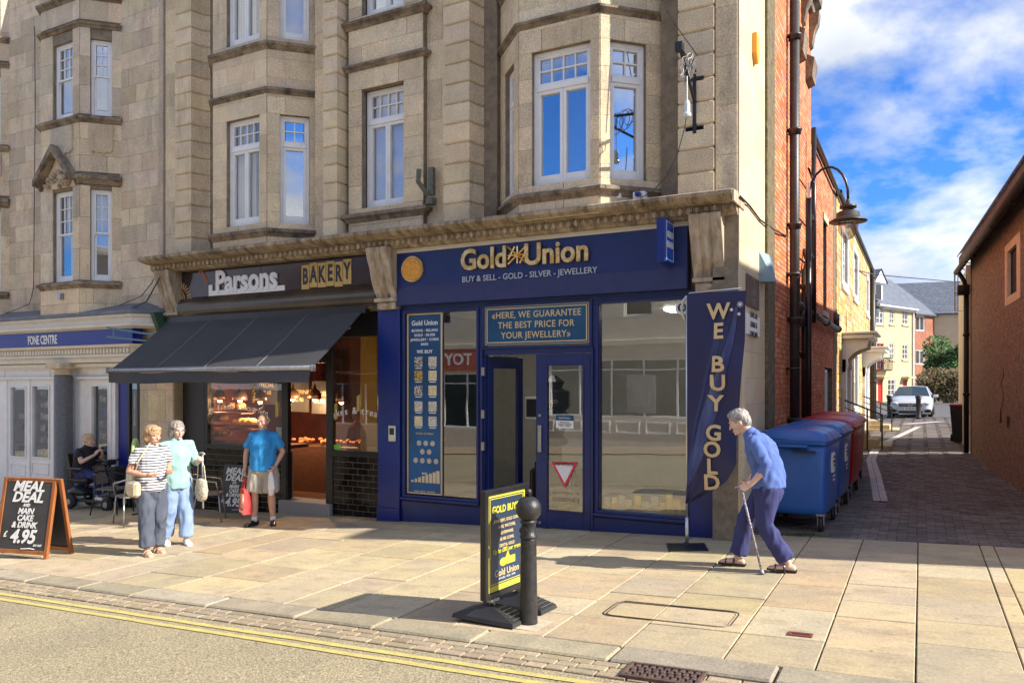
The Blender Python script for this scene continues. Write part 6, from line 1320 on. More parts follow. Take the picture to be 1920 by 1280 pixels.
# ---- bins
BINB = mat('blue_bin_plastic', (.022, .115, .42), (.03, .14, .46), rough=.33, scale=3, bump=.1, bscale=30); BINR = mat('red_bin_plastic', (.42, .01, .025), (.34, .01, .02), rough=.35, scale=3); DKM = mat('dark_bin_fitting', (.02, .02, .024), rough=.5)
def bin_(loc, rz, m, lidm, label, L=1.18, Wd=.78, stick=True):
    """front end looks along -y local; long side on x+"""
    t = thing('wheeled_bin', label, 'wheeled bin', 'four-wheeled bins along the brick wall', fr=Fr(0, 0, 0)); w = Wd / 2; l = L / 2
    def taper(b, z0, z1, k0, k1, m_=0): b.add([(sx * w * k, sy * l * k, z) for z, k in ((z0, k0), (z1, k1)) for sx, sy in ((-1, -1), (1, -1), (1, 1), (-1, 1))], [(0, 3, 2, 1), (4, 5, 6, 7), (0, 1, 5, 4), (1, 2, 6, 5), (2, 3, 7, 6), (3, 0, 4, 7)])
    b = MB()
    n = 8; rings = []
    for z, k in ((.20, .84), (.23, .875), (.30, .885), (.95, .955), (1.08, .97)): rings.append([(x * k, y * k, z) for x, y in rrect(0, 0, Wd, L, .07, 4)])
    N_ = len(rings[0]); v = [p for r_ in rings for p in r_]; f = [list(range(N_))[::-1], list(range((len(rings) - 1) * N_, len(rings) * N_))] + [(i * N_ + j, i * N_ + (j + 1) % N_, (i + 1) * N_ + (j + 1) % N_, (i + 1) * N_ + j) for i in range(len(rings) - 1) for j in range(N_)]
    b.smooth = True; b.add(v, f); b.sm[0] = b.sm[1] = False; b.smooth = False
    obj('body', b, m, t)
    b = MB(); pts = rrect(0, 0, Wd * 1.02, L * 1.02, .08, 4); b.sweep([], [], ) if False else None
    b.prism(pts, 2, 1.081, 1.115); b.box(-w * .45, w * .45, -l * 1.10, -l * .98, 1.04, 1.075, .006); obj('rim', b, m, t)
    b = MB(); b.smooth = True
    def lid(s_, t_):
        x = (s_ - .5) * Wd * 1.04; y = (t_ - .5) * L * 1.03; ex = 1 - abs(2 * s_ - 1) ** 5; ey = 1 - abs(2 * t_ - 1) ** 6; rib = .018 * (abs(math.sin(t_ * math.pi * 3)) > .5) * ex * ey
        return (x, y, 1.12 + .12 * (ex * ey) ** .6 + .03 * (1 - s_) + rib)
    b.grid(lid, 16, 24); b.smooth = False; b.prism(rrect(0, 0, Wd * 1.05, L * 1.04, .06, 3), 2, 1.116, 1.135); obj('lid', b, lidm, t)
    b = MB()
    for k in range(6): b.tube([(-w * 1.0, (-.42 + .17 * k) * L, 1.13), (-w * 1.18, (-.42 + .17 * k) * L, 1.20)], .016, 6)
    b.tube([(-w * 1.18, -.44 * L, 1.2), (-w * 1.18, .45 * L, 1.2)], .012, 6); obj('hinge', b, lidm, t)
    b = MB(); b.box(-.16 + .15, .16 + .1, -l * .99 - .06, -l * .93, .98, 1.0); b.tube([(.0, -l * .96, .99), (.0, -l * 1.07, .99), (.24, -l * 1.07, .99), (.24, -l * .96, .99)], .012, 6); obj('handle', b, DKM, t)
    for sx in (-1, 1):
        for sy in (-1, 1):
            c_ = (sx * w * .78, sy * l * .80); wh = MB(); wh.smooth = True; wh.lathe([(.03, -.022), (.098, -.02), (.10, 0), (.098, .02), (.03, .022)], c_[1] + .02, .10, 18, c_[0], axis=0); o_ = obj('wheel', wh, mat('wheel_rubber', (.03, .03, .03), rough=.6), t)
            k_ = MB(); k_.box(c_[0] - .04, c_[0] - .03, c_[1] - .03, c_[1] + .05, .08, .21); k_.box(c_[0] + .03, c_[0] + .04, c_[1] - .03, c_[1] + .05, .08, .21); k_.box(c_[0] - .05, c_[0] + .05, c_[1] - .05, c_[1] + .06, .20, .225); k_.tube([(c_[0] - .045, c_[1] + .02, .1), (c_[0] + .045, c_[1] + .02, .1)], .015, 6); obj('caster', k_, STEEL, o_)
    if stick:
        sfr = Fr(w * .975, 0, 0, 90); obj('label_sticker', MB().box(-.11, .11, -.004, .012, .70, .95), WPRINT, t, sfr)
        text('sticker_text', 'Mixed\nrecycling\nonly', sfr @ Matrix.Translation((.02, -.006, .84)), .05, BP, t, ext=.001); text('brand_text', 'countrywide', sfr @ Matrix.Translation((0, -.004, .655)), .04, WPRINT, t, ext=.001, bold=.02); text('phone_text', '01380 728', sfr @ Matrix.Translation((0, -.004, .60)), .035, WPRINT, t, ext=.001)
    move(t, *loc, rz); return t
e1 = G(1545, 1000)
bins = []
def binat(x, y, rz, *a, **k): return bin_((x, y, zg(x, y)), rz, *a, **k)
binat(-1.37, 10.68, -3, BINB, BINB, 'nearest blue wheeled bin by the lane corner'); binat(-1.33, 12.15, -3, BINB, BINB, 'second blue wheeled bin behind the nearest one'); binat(-1.32, 13.75, -2, BINR, BINR, 'red wheeled bin behind the two blue ones', L=1.3, Wd=.85, stick=False); binat(-1.36, 15.3, -2, BINR, BINR, 'farther red wheeled bin mostly hidden by the nearer red one', L=1.3, Wd=.85, stick=False)
# two-wheeled bin at right
c = G(1795, 828); t = thing('wheelie_bin', 'black wheelie bin with red lid against the brown wall', 'wheelie bin', fr=Fr(0, 0, 0))
b = MB(); b.add([(sx * w_, sy * d_, z) for z, w_, d_ in ((0.02, .22, .25), (1.0, .29, .36)) for sx, sy in ((-1, -1), (1, -1), (1, 1), (-1, 1))], [(0, 3, 2, 1), (4, 5, 6, 7), (0, 1, 5, 4), (1, 2, 6, 5), (2, 3, 7, 6), (3, 0, 4, 7)]); obj('body', b, DKM, t)
b = MB(); b.box(-.31, .31, -.40, .38, 1.001, 1.06, .02); b.box(-.28, .28, .38, .43, 1.0, 1.05, .015); obj('lid', b, BINR, t)
b = MB(); b.smooth = True
for sx in (-.27, .27): b.lathe([(.02, -.03), (.1, -.028), (.1, .028), (.02, .03)], .28, .1, 14, sx, axis=0)
obj('wheel', b, DKM, t); move(t, c.x + .12, c.y, c.z, -4)
# ---- car
CW = mat('white_car_paint', (.55, .56, .58), rough=.18, coat=.6); CG = mat('car_glass', (.03, .05, .065), rough=.05); LT = mat('headlight_glass', (.35, .37, .38), (.7, .72, .74), rough=.1, scale=30)
CAR = thing('parked_car', 'white hatchback car with plate PX18 ELS facing down the lane', 'car', fr=Fr(0, 0, 0))
sec = [  # y, half width, sill z, belt z, top z, top half width
    (0.0, .62, .24, .50, .56, .50), (.06, .80, .20, .60, .68, .66), (.25, .87, .18, .68, .80, .76), (.7, .89, .18, .74, .90, .80), (1.15, .89, .18, .80, .96, .80), (1.2, .89, .18, .82, .98, .79), (1.95, .89, .18, .92, 1.42, .60), (2.6, .89, .18, .95, 1.45, .62), (3.4, .88, .2, .97, 1.38, .58), (4.1, .84, .24, .95, 1.02, .70), (4.3, .75, .3, .85, .92, .62)]
v = []; 
for y, w, z0, z1, z2, tw in sec: v += [(-w * .92, y, z0), (-w, y, (z0 + z1) / 2), (-w * .98, y, z1), (-tw, y, z2 - .02), (-tw * .6, y, z2 + .005), (0, y, z2 + .02), (tw * .6, y, z2 + .005), (tw, y, z2 - .02), (w * .98, y, z1), (w, y, (z0 + z1) / 2), (w * .92, y, z0)]
n = 11; f = [list(range(n)), list(range((len(sec) - 1) * n, len(sec) * n))[::-1]] + [(i * n + j, (i + 1) * n + j, (i + 1) * n + (j + 1) % n, i * n + (j + 1) % n) for i in range(len(sec) - 1) for j in range(n)]
b = MB(); b.smooth = True; b.add(v, f); bd_ = obj('body', b, CW, CAR, fix=True)
b = MB(); b.add([(-.76, 1.22, .985), (.76, 1.22, .985), (.58, 1.93, 1.415), (-.58, 1.93, 1.415), (0, 1.20, 1.02), (0, 1.93, 1.45)], [(0, 4, 5, 3), (4, 1, 2, 5)]); obj('windscreen', b, CG, CAR)
for sx in (-1, 1):
    b = MB(); b.add([(sx * .885, 1.35, .90), (sx * .885, 3.3, .98), (sx * .61, 2.9, 1.36), (sx * .625, 2.0, 1.37)], [(0, 1, 2, 3)]); obj('side_window', b, CG, CAR)
    b = MB(); b.ball((sx * .66, .10, .66), (.16, .12, .07), 12, 8); obj('headlight', b, LT, CAR)
    b = MB(); b.box(sx * 1.0 - .1, sx * 1.0 + .1, 1.3, 1.4, .93, 1.06, .03); obj('wing_mirror', b, CW, CAR)
    for y in (.82, 3.4): b = MB(); b.smooth = True; b.lathe([(.05, -.1), (.30, -.1), (.32, -.06), (.32, .08), (.30, .1), (.05, .1)], y, .32, 20, sx * .80, axis=0); obj('wheel', b, mat('tyre', (.015, .015, .015), rough=.6), CAR)
b = MB(); b.box(-.48, .48, -.02, .02, .52, .66, .02); obj('grille', b, BLACK, CAR); b = MB(); b.box(-.84, -.52, .0, .05, .25, .40, .02); b.box(.52, .84, .0, .05, .25, .40, .02); b.box(-.5, .5, -.02, .03, .22, .32, .02); obj('air_intake', b, BLACK, CAR)
b = MB(); b.tube([(.085 * math.cos(R(a)), -.035, .60 + .085 * math.sin(R(a))) for a in range(0, 360, 20)], .01, 5, closed=True)
for a in (90, 210, 330): b.tube([(0, -.035, .60), (.085 * math.cos(R(a)), -.035, .60 + .085 * math.sin(R(a)))], .009, 4)
b.box(-.46, .46, -.03, -.02, .585, .60); obj('star_emblem', b, SILVER, CAR)
pl = obj('number_plate', MB().box(-.26, .26, -.035, -.022, .37, .48, .004), WPRINT, CAR); text('plate_text', 'PX18 ELS', Fr(0, -.037, .425), .105, BP, pl, bold=.02)
c = G(1707, 783); move(CAR, c.x, c.y, c.z, -2)
# ---- shrubs
def shrub(c, rx, ry, rz_, n, m, label, leaf=.09, seed=1):
    random.seed(seed); t = thing('shrub', label, 'shrub', fr=Fr(*c)); st_ = MB()
    for k in range(9): a = random.uniform(0, 6.28); e = Vector((c.x + rx * .6 * math.cos(a), c.y + ry * .6 * math.sin(a), c.z + rz_ * random.uniform(1.0, 1.6))); st_.tube([c, c.lerp(e, .5) + Vector((random.uniform(-.1, .1), 0, .1)), e], [.04, .03, .012], 5)
    obj('stem', st_, WD, t); b = MB(); lumps = [(Vector((random.uniform(-.6, .6), random.uniform(-.6, .6), random.uniform(.4, 1.5))), random.uniform(.3, .55)) for _ in range(16)]
    for k in range(n):
        L_, r_ = random.choice(lumps); d_ = Vector((random.gauss(0, 1), random.gauss(0, 1), random.gauss(0, 1))).normalized() * r_ * random.uniform(.7, 1.05); p = L_ + d_; p = Vector((c.x + p.x * rx, c.y + p.y * ry, c.z + max(.05, p.z * rz_)))
        u_ = Vector((random.gauss(0, 1), random.gauss(0, 1), random.gauss(0, .6))).normalized() * leaf; w_ = u_.orthogonal().normalized() * leaf * .45
        b.add([p - u_, p + w_, p + u_, p - w_], [(0, 1, 2, 3)])
    obj('foliage', b, m, t, kind='stuff')
c = F(1775, 700, 62); c = Vector((c.x, 62, zg(c.x, 62)))
shrub(c + Vector((.3, 3, 1.2)), 2.0, 1.6, 1.9, 6000, mat('green_leaves', (.05, .13, .025), (.10, .20, .04), scale=3, rnd=.35, rhue=.02), 'tall green shrub behind the car at the lane end', .16, 2); shrub(c + Vector((0, -1, 0)), 2.0, 1.4, 1.25, 6000, mat('russet_leaves', (.16, .075, .03), (.11, .12, .03), scale=3, rnd=.35, rhue=.02), 'low russet and green shrub beside the white car', .12, 3)
# ---- overhead wire across the lane end
cable('overhead_wire', [tuple(F(1560, 495, 22)), tuple(F(1640, 515, 35)), tuple(F(1810, 530, 45))], .02, BLACK, 'thin overhead wire crossing the lane end', 'wire')
# ================================================================ PEOPLE, CHAIRS, SCOOTER
V = Vector
def loft(b, pts, rad, side=None, n=16, caps=True, flat=''):
    P = [V(p) for p in pts]; Rr = [(r, r) if not isinstance(r, (tuple, list)) else r for r in rad]
    if caps:
        d0 = (P[0] - P[1]).normalized(); d1 = (P[-1] - P[-2]).normalized(); r0, r1 = Rr[0], Rr[-1]; m0, m1 = min(r0), min(r1)
        P = [P[0] + d0 * m0 * .95, P[0] + d0 * m0 * .6] + P + [P[-1] + d1 * m1 * .6, P[-1] + d1 * m1 * .95]
        Rr = [(r0[0] * .25, r0[1] * .25), (r0[0] * .78, r0[1] * .78)] + Rr + [(r1[0] * .78, r1[1] * .78), (r1[0] * .25, r1[1] * .25)]
        if 's' in flat: P, Rr = P[2:], Rr[2:]
        if 'e' in flat: P, Rr = P[:-2], Rr[:-2]
    m = len(P); v = []; sd_ = V(side) if side is not None else None; prev = None
    for i in range(m):
        t = (P[min(i + 1, m - 1)] - P[max(i - 1, 0)]).normalized()
        u = (sd_ - t * sd_.dot(t)) if sd_ is not None else (prev - t * prev.dot(t) if prev else t.orthogonal())
        u = u.normalized() if u.length > 1e-4 else t.orthogonal().normalized(); prev = u; w = t.cross(u)
        for k in range(n): g = 2 * math.pi * k / n; v.append(P[i] + u * math.cos(g) * Rr[i][0] + w * math.sin(g) * Rr[i][1])
    f = [list(range(n))[::-1], list(range((m - 1) * n, m * n))] + [(i * n + k, i * n + (k + 1) % n, (i + 1) * n + (k + 1) % n, (i + 1) * n + k) for i in range(m - 1) for k in range(n)]
    b.add(v, f)
def remesh(b, name, mats, voxel=.008, smooth=2, wr=None):
    me = bpy.data.meshes.new('t'); me.from_pydata(b.v, [], b.f); me.update(); fixn(me)
    o = bpy.data.objects.new('t', me); COL.objects.link(o); md = o.modifiers.new('r', 'REMESH'); md.mode = 'VOXEL'; md.voxel_size = voxel; md.use_smooth_shade = True
    if smooth: s_ = o.modifiers.new('s', 'SMOOTH'); s_.factor = .5; s_.iterations = smooth
    dg = bpy.context.evaluated_depsgraph_get(); m2 = bpy.data.meshes.new_from_object(o.evaluated_get(dg)); bpy.data.objects.remove(o); m2.name = name
    if wr:
        amp, sx, sy, sz, seed = wr; nr = [v.normal.copy() for v in m2.vertices]
        for v, n_ in zip(m2.vertices, nr):
            p = v.co; q = noise.noise(V((p.x * sx + seed, p.y * sy, p.z * sz + p.x * 9))); r_ = noise.noise(V((p.x * sx * 2.3, p.y * sy * 2.3 + seed, p.z * sz * 2.1 - p.y * 7))); v.co = p + n_ * amp * ((1 - 2 * abs(q)) * .7 + r_ * .5)
    m2.materials.clear()
    for m in mats: m2.materials.append(m)
    m2.polygons.foreach_set('use_smooth', [True] * len(m2.polygons)); return m2
def hand(b, wr, d, palm, side, k=1.0, grip=.6):
    """palm block and five fingers; d = direction of hand, palm = direction the palm faces, side = towards the thumb"""
    d = V(d).normalized(); palm = V(palm).normalized(); th = V(side).normalized()
    loft(b, [wr, wr + d * .04 * k, wr + d * .08 * k], [(.024 * k, .018 * k), (.036 * k, .016 * k), (.038 * k, .014 * k)], th, 12)
    for i, (o_, l) in enumerate(((.028, .068), (.010, .078), (-.009, .072), (-.027, .056))):
        r0 = wr + d * .078 * k + th * o_ * k; c1 = r0 + (d * (1 - grip * .5) + palm * grip).normalized() * l * .42 * k; c2 = c1 + (d * (1 - grip * 1.3) + palm * (grip * 1.2 + .05)).normalized() * l * .33 * k; c3 = c2 + (d * (1 - grip * 2) + palm * (grip * 1.2 + .1)).normalized() * l * .27 * k
        loft(b, [r0 - d * .015 * k, c1, c2, c3], [.0095 * k, .009 * k, .008 * k, .007 * k], None, 8)
    r0 = wr + d * .022 * k + th * .022 * k; c1 = r0 + (d * .6 + th * .8 + palm * grip * .6).normalized() * .038 * k; c2 = c1 + (d * .9 + palm * grip * 1.2 + th * .1).normalized() * .03 * k
    loft(b, [r0, c1, c2], [.013 * k, .0105 * k, .009 * k], None, 8)
def foot(b, an, to, k=1.0, h=.0):
    d = V(to) - V(an); d.z = 0; d = d.normalized(); s_ = V((-d.y, d.x, 0)); g = V((an[0], an[1], .0))
    loft(b, [g - d * .045 * k + V((0, 0, .035)), g + d * .03 * k + V((0, 0, .038)), g + d * .10 * k + V((0, 0, .030)), g + d * .165 * k + V((0, 0, .022))], [(.030 * k, .034 * k), (.034 * k, .036 * k), (.042 * k, .027 * k), (.034 * k, .018 * k)], s_, 12)
def head(b, c, yaw, pitch, k=1.0, ear=True, mouth=0):
    M = Matrix.Translation(c) @ Matrix.Rotation(R(yaw), 4, 'Z') @ Matrix.Rotation(R(pitch), 4, 'Y') @ Matrix.Scale(k, 4)
    s = MB(); s.M = M; s.ball((-.012, 0, .022), (.095, .076, .098), 20, 14)
    loft(s, [(.01, 0, .03), (.03, 0, -.03), (.038, 0, -.078)], [(.070, .068), (.060, .052), (.036, .034)], (0, 1, 0), 16)
    loft(s, [(.078, 0, .02), (.094, 0, -.012), (.103, 0, -.03)], [(.008, .008), (.010, .011), (.015, .011)], (0, 1, 0), 10)       # nose
    for y in (-.031, .031): s.ball((.074, y, .033), (.018, .024, .011), 10, 6); s.ball((.058, y * 1.45, -.018), (.025, .02, .022), 10, 6)
    loft(s, [(.077, -.020, -.062), (.084, 0, -.060), (.077, .020, -.062)], [(.008, .007), (.010, .008), (.008, .007)], (0, 0, 1), 8)  # lips
    s.ball((.068, 0, -.092), (.020, .022, .016), 10, 6)
    if ear:
        for y in (-.079, .079): s.ball((-.012, y, .0), (.020, .009, .032), 10, 8)
    b.add(s.v, s.f); return M
def person(label, loc, rz, J, skin, k=1.0, girth=1.0, top=None, sleeves=.45, topm=None, legm=None, leg_to=1.0, legw=1.0, hair=None, hairm=None, shoe=None, grips=(.5, .5), topz=None, glasses=False, hands=None):
    t = thing('person', label, 'person', 'people on the pavement', fr=Fr(0, 0, 0)); g = girth; Jv = {q: V(p) for q, p in J.items() if q not in ('yaw', 'pitch', 'tw')}
    pel, wai, che, nek, hed = (Jv[q] for q in ('pel', 'wai', 'che', 'nek', 'hed')); sd_ = V((math.sin(R(J.get('tw', 0))) * -1, math.cos(R(J.get('tw', 0))), 0))
    b = MB()
    loft(b, [pel - V((0, 0, .05)), pel, wai, che, che.lerp(nek, .6), nek], [(.14 * g, .10 * g), (.155 * g, .115 * g), (.13 * g, .105 * g), (.15 * g, .11 * g), (.115, .075), (.06, .055)], sd_)
    up = (hed - nek).normalized(); loft(b, [nek - up * .04, hed - up * .02], [(.052, .055), (.050, .054)], sd_, 14)
    M = head(b, hed, J.get('yaw', 0), J.get('pitch', 0), .98)
    for s_ in 'LR':
        sh, el, wr = Jv['sh' + s_], Jv['el' + s_], Jv['wr' + s_]; loft(b, [sh.lerp(nek, .5) - V((0, 0, .06)), sh - V((0, 0, .015)), sh.lerp(el, .4), el], [.042, .046, .044 * g, .036]); loft(b, [el, el.lerp(wr, .3), wr], [.036, .037, .022])
        dd = (Jv['fi' + s_] - wr).normalized(); pl = (hands or {}).get(s_, ((0, 1 if s_ == 'R' else -1, 0), (1, 0, 0))); pv = V(pl[0]); pv = (pv - dd * pv.dot(dd)).normalized(); tv = V(pl[1]); tv = (tv - dd * tv.dot(dd)); tv = (tv - pv * tv.dot(pv)); tv = tv.normalized() if tv.length > .05 else dd.cross(pv)
        hand(b, wr, dd, pv, tv, 1.0, grips[0 if s_ == 'L' else 1])
        hp, kn, an = Jv['hp' + s_], Jv['kn' + s_], Jv['an' + s_]; loft(b, [hp, hp.lerp(kn, .4), kn], [.085 * g, .072 * g, .054]); loft(b, [kn, kn.lerp(an, .35), an], [.052, .055, .035]); loft(b, [an, V((an.x, an.y, an.z - .04))], [.035, .034]) ; fb = MB(); foot(fb, (an.x, an.y, 0), Jv['to' + s_])
        for q in range(len(fb.v)): x_, y_, z_ = fb.v[q]; fb.v[q] = (x_, y_, z_ + max(0, an.z - .085))
        b.add(fb.v, fb.f)
    me = remesh(b, 'body', [skin], .0075, 2); bo = obj('body', me, skin, t); me.materials.clear(); me.materials.append(skin)
    # face details
    for y in (-.031, .031):
        e = MB(); e.smooth = True; e.M = M; e.ball((.079, y, .012), (.010, .014, .0075), 10, 6); eo = obj('eye', e, EYEW, t); e = MB(); e.M = M; e.ball((.088, y, .012), (.003, .006, .006), 8, 5); obj('iris', e, BLACK, eo)
        e = MB(); e.M = M; e.tube([(.088, y - .016, .028), (.092, y, .034), (.088, y + .016, .029)], .0035, 5); obj('eyebrow', e, hairm, t)
    e = MB(); e.M = M; e.tube([(.083, -.022, -.061), (.094, 0, -.0605), (.083, .022, -.061)], .0042, 5); obj('lips', e, LIPM, t)
    if glasses:
        e = MB(); e.M = M
        for y in (-.033, .033): e.tube([(.097, y + .024 * math.cos(R(a)), .012 + .018 * math.sin(R(a))) for a in range(0, 360, 30)], .0022, 4, closed=True); e.tube([(.095, y * 1.7, .015), (.0, y * 2.45, .018)], .0022, 4)
        e.tube([(.1, -.01, .014), (.1, .01, .014)], .002, 4); obj('glasses', e, SILVER, t)
    if hair:
        h = MB(); h.M = M
        for c, r_ in hair: h.ball(c, r_, 14, 10)
        h2 = MB(); h2.v, h2.f = h.v, h.f; h2.mi = h.mi; h2.sm = h.sm
        obj('hair', remesh(h2, 'hair', [hairm], .0085, 1, (.010, 24, 24, 12, 3)), hairm, t)
    # clothes
    if top is not None:
        b = MB(); hem = V(topz) if topz is not None else pel - V((0, 0, .03))
        loft(b, [hem, hem.lerp(wai, .5), wai, che, che.lerp(nek, .55), nek - (nek - che) * .12], [(.178 * g, .148 * g), (.180 * g, .15 * g), (.165 * g, .142 * g), (.172 * g, .135 * g), (.135 * g, .098), (.072, .070)], sd_, 20, flat='s')
        for s_ in 'LR':
            sh, el, wr = Jv['sh' + s_], Jv['el' + s_], Jv['wr' + s_]; 
            sb = sh.lerp(nek, .55) - V((0, 0, .045)); sh = sh - V((0, 0, .012))
            if sleeves <= 1: loft(b, [sb, sh, sh.lerp(el, sleeves * .6), sh.lerp(el, sleeves)], [.046, .052, .056 * g, .060 * g], flat='e')
            else: loft(b, [sb, sh, sh.lerp(el, .6), el, el.lerp(wr, (sleeves - 1) * .6), el.lerp(wr, sleeves - 1)], [.050, .060, .056 * g, .050, .048, .045], flat='e')
        obj('shirt', remesh(b, 'shirt', [topm], .010, 2, (.019, 8, 8, 6, 2)), topm, t)
    if legm is not None:
        b = MB(); loft(b, [pel - V((0, 0, .08)), pel, pel.lerp(wai, .6)], [(.165 * g, .13 * g), (.168 * g, .13 * g), (.14 * g, .115 * g)], sd_, 20)
        for s_ in 'LR':
            hp, kn, an = Jv['hp' + s_], Jv['kn' + s_], Jv['an' + s_]; w = legw
            if leg_to <= 1: e = hp.lerp(kn, leg_to); loft(b, [hp, hp.lerp(e, .5), e], [.108 * g, .100 * w, .096 * w], flat='e')
            else: loft(b, [hp, hp.lerp(kn, .5), kn, kn.lerp(an, .5), kn.lerp(an, .92)], [.106 * g, .092 * w, .078 * w, .075 * w, .078 * w], flat='e')
        obj('trousers', remesh(b, 'trousers', [legm], .010, 2, (.021, 9, 9, 4.5, 9)), legm, t)
    if shoe:
        for s_ in 'LR':
            an = Jv['an' + s_]; b = MB(); fb = MB(); foot(fb, (an.x, an.y, 0), Jv['to' + s_], 1.12)
            for q in range(len(fb.v)): x_, y_, z_ = fb.v[q]; fb.v[q] = (x_, y_, (z_ - .03) * 1.05 + .028 + max(0, an.z - .085))
            if shoe[0] == 'sandal':
                d_ = (Jv['to' + s_] - an); d_.z = 0; d_.normalize(); q_ = V((-d_.y, d_.x, 0)); g0 = V((an.x, an.y, max(0, an.z - .085) + .008))
                b.add([g0 + d_ * a_ + q_ * c_ + V((0, 0, z_)) for z_ in (-.008, .008) for a_, c_ in ((-.08, -.03), (.06, -.04), (.14, -.048), (.19, -.02), (.19, .02), (.14, .048), (.06, .04), (-.08, .03))], [list(range(8))[::-1], list(range(8, 16))] + [(i, (i + 1) % 8, (i + 1) % 8 + 8, i + 8) for i in range(8)])
                for a_ in (.03, .11): b.tube([g0 + d_ * a_ + q_ * .045 * math.cos(R(c_)) + V((0, 0, .062 * math.sin(R(c_)) - (.016 if a_ > .1 else 0))) for c_ in range(0, 181, 20)], .009, 5)
                obj('sandal', b, shoe[1], t)
            else: b.add(fb.v, fb.f); obj('shoe', remesh(b, 'shoe', [shoe[1]], .007, 1), shoe[1], t)
            if shoe[0] == 'socks': e = MB(); e.smooth = True; e.tube([an + V((0, 0, -.03)), an + V((0, 0, .045))], [.040, .043], 14); obj('sock', e, WPRINT, t)
    t.matrix_basis = Fr(*loc, rz) @ Matrix.Scale(k, 4); return t, Jv, Fr(*loc, rz) @ Matrix.Scale(k, 4)
SKIN = mat('tanned_skin', (.62, .36, .25), (.57, .31, .21), rough=.5, scale=18); SKIN2 = mat('pale_skin', (.70, .47, .37), (.64, .40, .31), rough=.5, scale=18)
EYEW = mat('eye_white', (.7, .68, .66), rough=.2); LIPM = mat('lips', (.42, .12, .10), rough=.4)
H_GREY = mat('silver_hair', (.42, .39, .36), (.18, .165, .155), rough=.6, scale=40, stretch=(1, 1, .4)); H_BLOND = mat('light_brown_hair', (.50, .33, .17), (.22, .13, .065), rough=.55, scale=35, stretch=(1, 1, .4)); H_ASH = mat('ash_grey_hair', (.34, .29, .24), (.17, .14, .12), rough=.55, scale=30, stretch=(1, 1, .3)); H_WHITE = mat('white_hair', (.6, .58, .55), (.4, .38, .36), rough=.7, scale=40)
def stripes(name, c1, c2, freq, duty=.3):
    m = mat(name, c1, rough=.8, bump=.3, bscale=150); t = m.node_tree; b = next(n for n in t.nodes if n.type == 'BSDF_PRINCIPLED'); geo = N(t, 'ShaderNodeTexCoord'); sp = N(t, 'ShaderNodeSeparateXYZ'); lk(t, geo.outputs['Object'], sp.inputs[0]); mu = N(t, 'ShaderNodeMath', operation='MULTIPLY'); mu.inputs[1].default_value = freq; lk(t, sp.outputs[2], mu.inputs[0]); fr_ = N(t, 'ShaderNodeMath', operation='FRACT'); lk(t, mu.outputs[0], fr_.inputs[0]); ls = N(t, 'ShaderNodeMath', operation='LESS_THAN'); ls.inputs[1].default_value = duty; lk(t, fr_.outputs[0], ls.inputs[0]); x = N(t, 'ShaderNodeMix', data_type='RGBA'); lk(t, ls.outputs[0], x.inputs[0]); x.inputs[6].default_value = (*c1, 1); x.inputs[7].default_value = (*c2, 1); lk(t, x.outputs[2], b.inputs['Base Color']); return m
def cloth(n_, a, c=None, s_=6): return mat(n_, a, c or tuple(q * .85 for q in a), rough=.85, scale=s_, bump=.25, bscale=180)
# --- stooped woman with stick, walking left
J = dict(pel=(-.10, 0, .83), wai=(-.09, 0, .98), che=(-.03, 0, 1.17), nek=(.07, 0, 1.32), hed=(.175, 0, 1.415), yaw=8, pitch=24,
    shL=(.02, .17, 1.26), elL=(-.12, .23, 1.02), wrL=(.04, .24, .835), fiL=(.12, .24, .80), shR=(.02, -.17, 1.26), elR=(-.02, -.23, 1.0), wrR=(.10, -.22, .84), fiR=(.14, -.2, .78),
    hpL=(-.10, .085, .80), knL=(-.08, .095, .45), anL=(-.29, .09, .11), toL=(-.10, .09, 0), hpR=(-.10, -.085, .80), knR=(.12, -.09, .45), anR=(.20, -.09, .085), toR=(.4, -.1, 0))
c = G(1420, 1066)
t, Jv, MM = person('stooped grey-haired woman in a blue jumper and purple trousers walking left with a stick', c, 183, J, SKIN2, 1.02, 1.04, 1, 1.35, cloth('cornflower_jumper', srgb(88, 114, 180)), cloth('violet_blue_trousers', srgb(54, 58, 108)), 2, 1.0, [((-.025, 0, .05), (.10, .088, .085)), ((-.06, 0, .0), (.062, .078, .075)), ((.02, 0, .10), (.06, .06, .03))], H_GREY, ('sandal', BLACK), (.85, .5), topz=(-.10, 0, .80), hands={'L': ((0, -1, .2), (.3, 0, 1)), 'R': ((0, 1, 0), (1, 0, 0))})
wp_ = MM @ (Jv['wrL'] + V((.075, .0, -.035))); tip = G(1428, 1076)
b = MB(); b.smooth = True; b.tube([wp_ + V((.07, -.0, .012)), wp_ + V((-.04, 0, .018)), wp_ + V((-.055, 0, 0)), wp_ + V((-.05, -.005, -.05))][0:3] , .013, 8); b.tube([wp_ + V((.0, 0, .01)), tip + V((0, 0, .03))], .011, 8); b.tube([tip + V((0, 0, .05)), tip + V((0, 0, .004))], [.014, .03], 10)
tag(obj('walking_stick', b, mat('floral_stick', (.45, .42, .48), (.12, .10, .14), rough=.35, scale=60, mixlo=.45, mixhi=.55)), 'patterned walking stick held by the stooped woman in blue', 'walking stick')
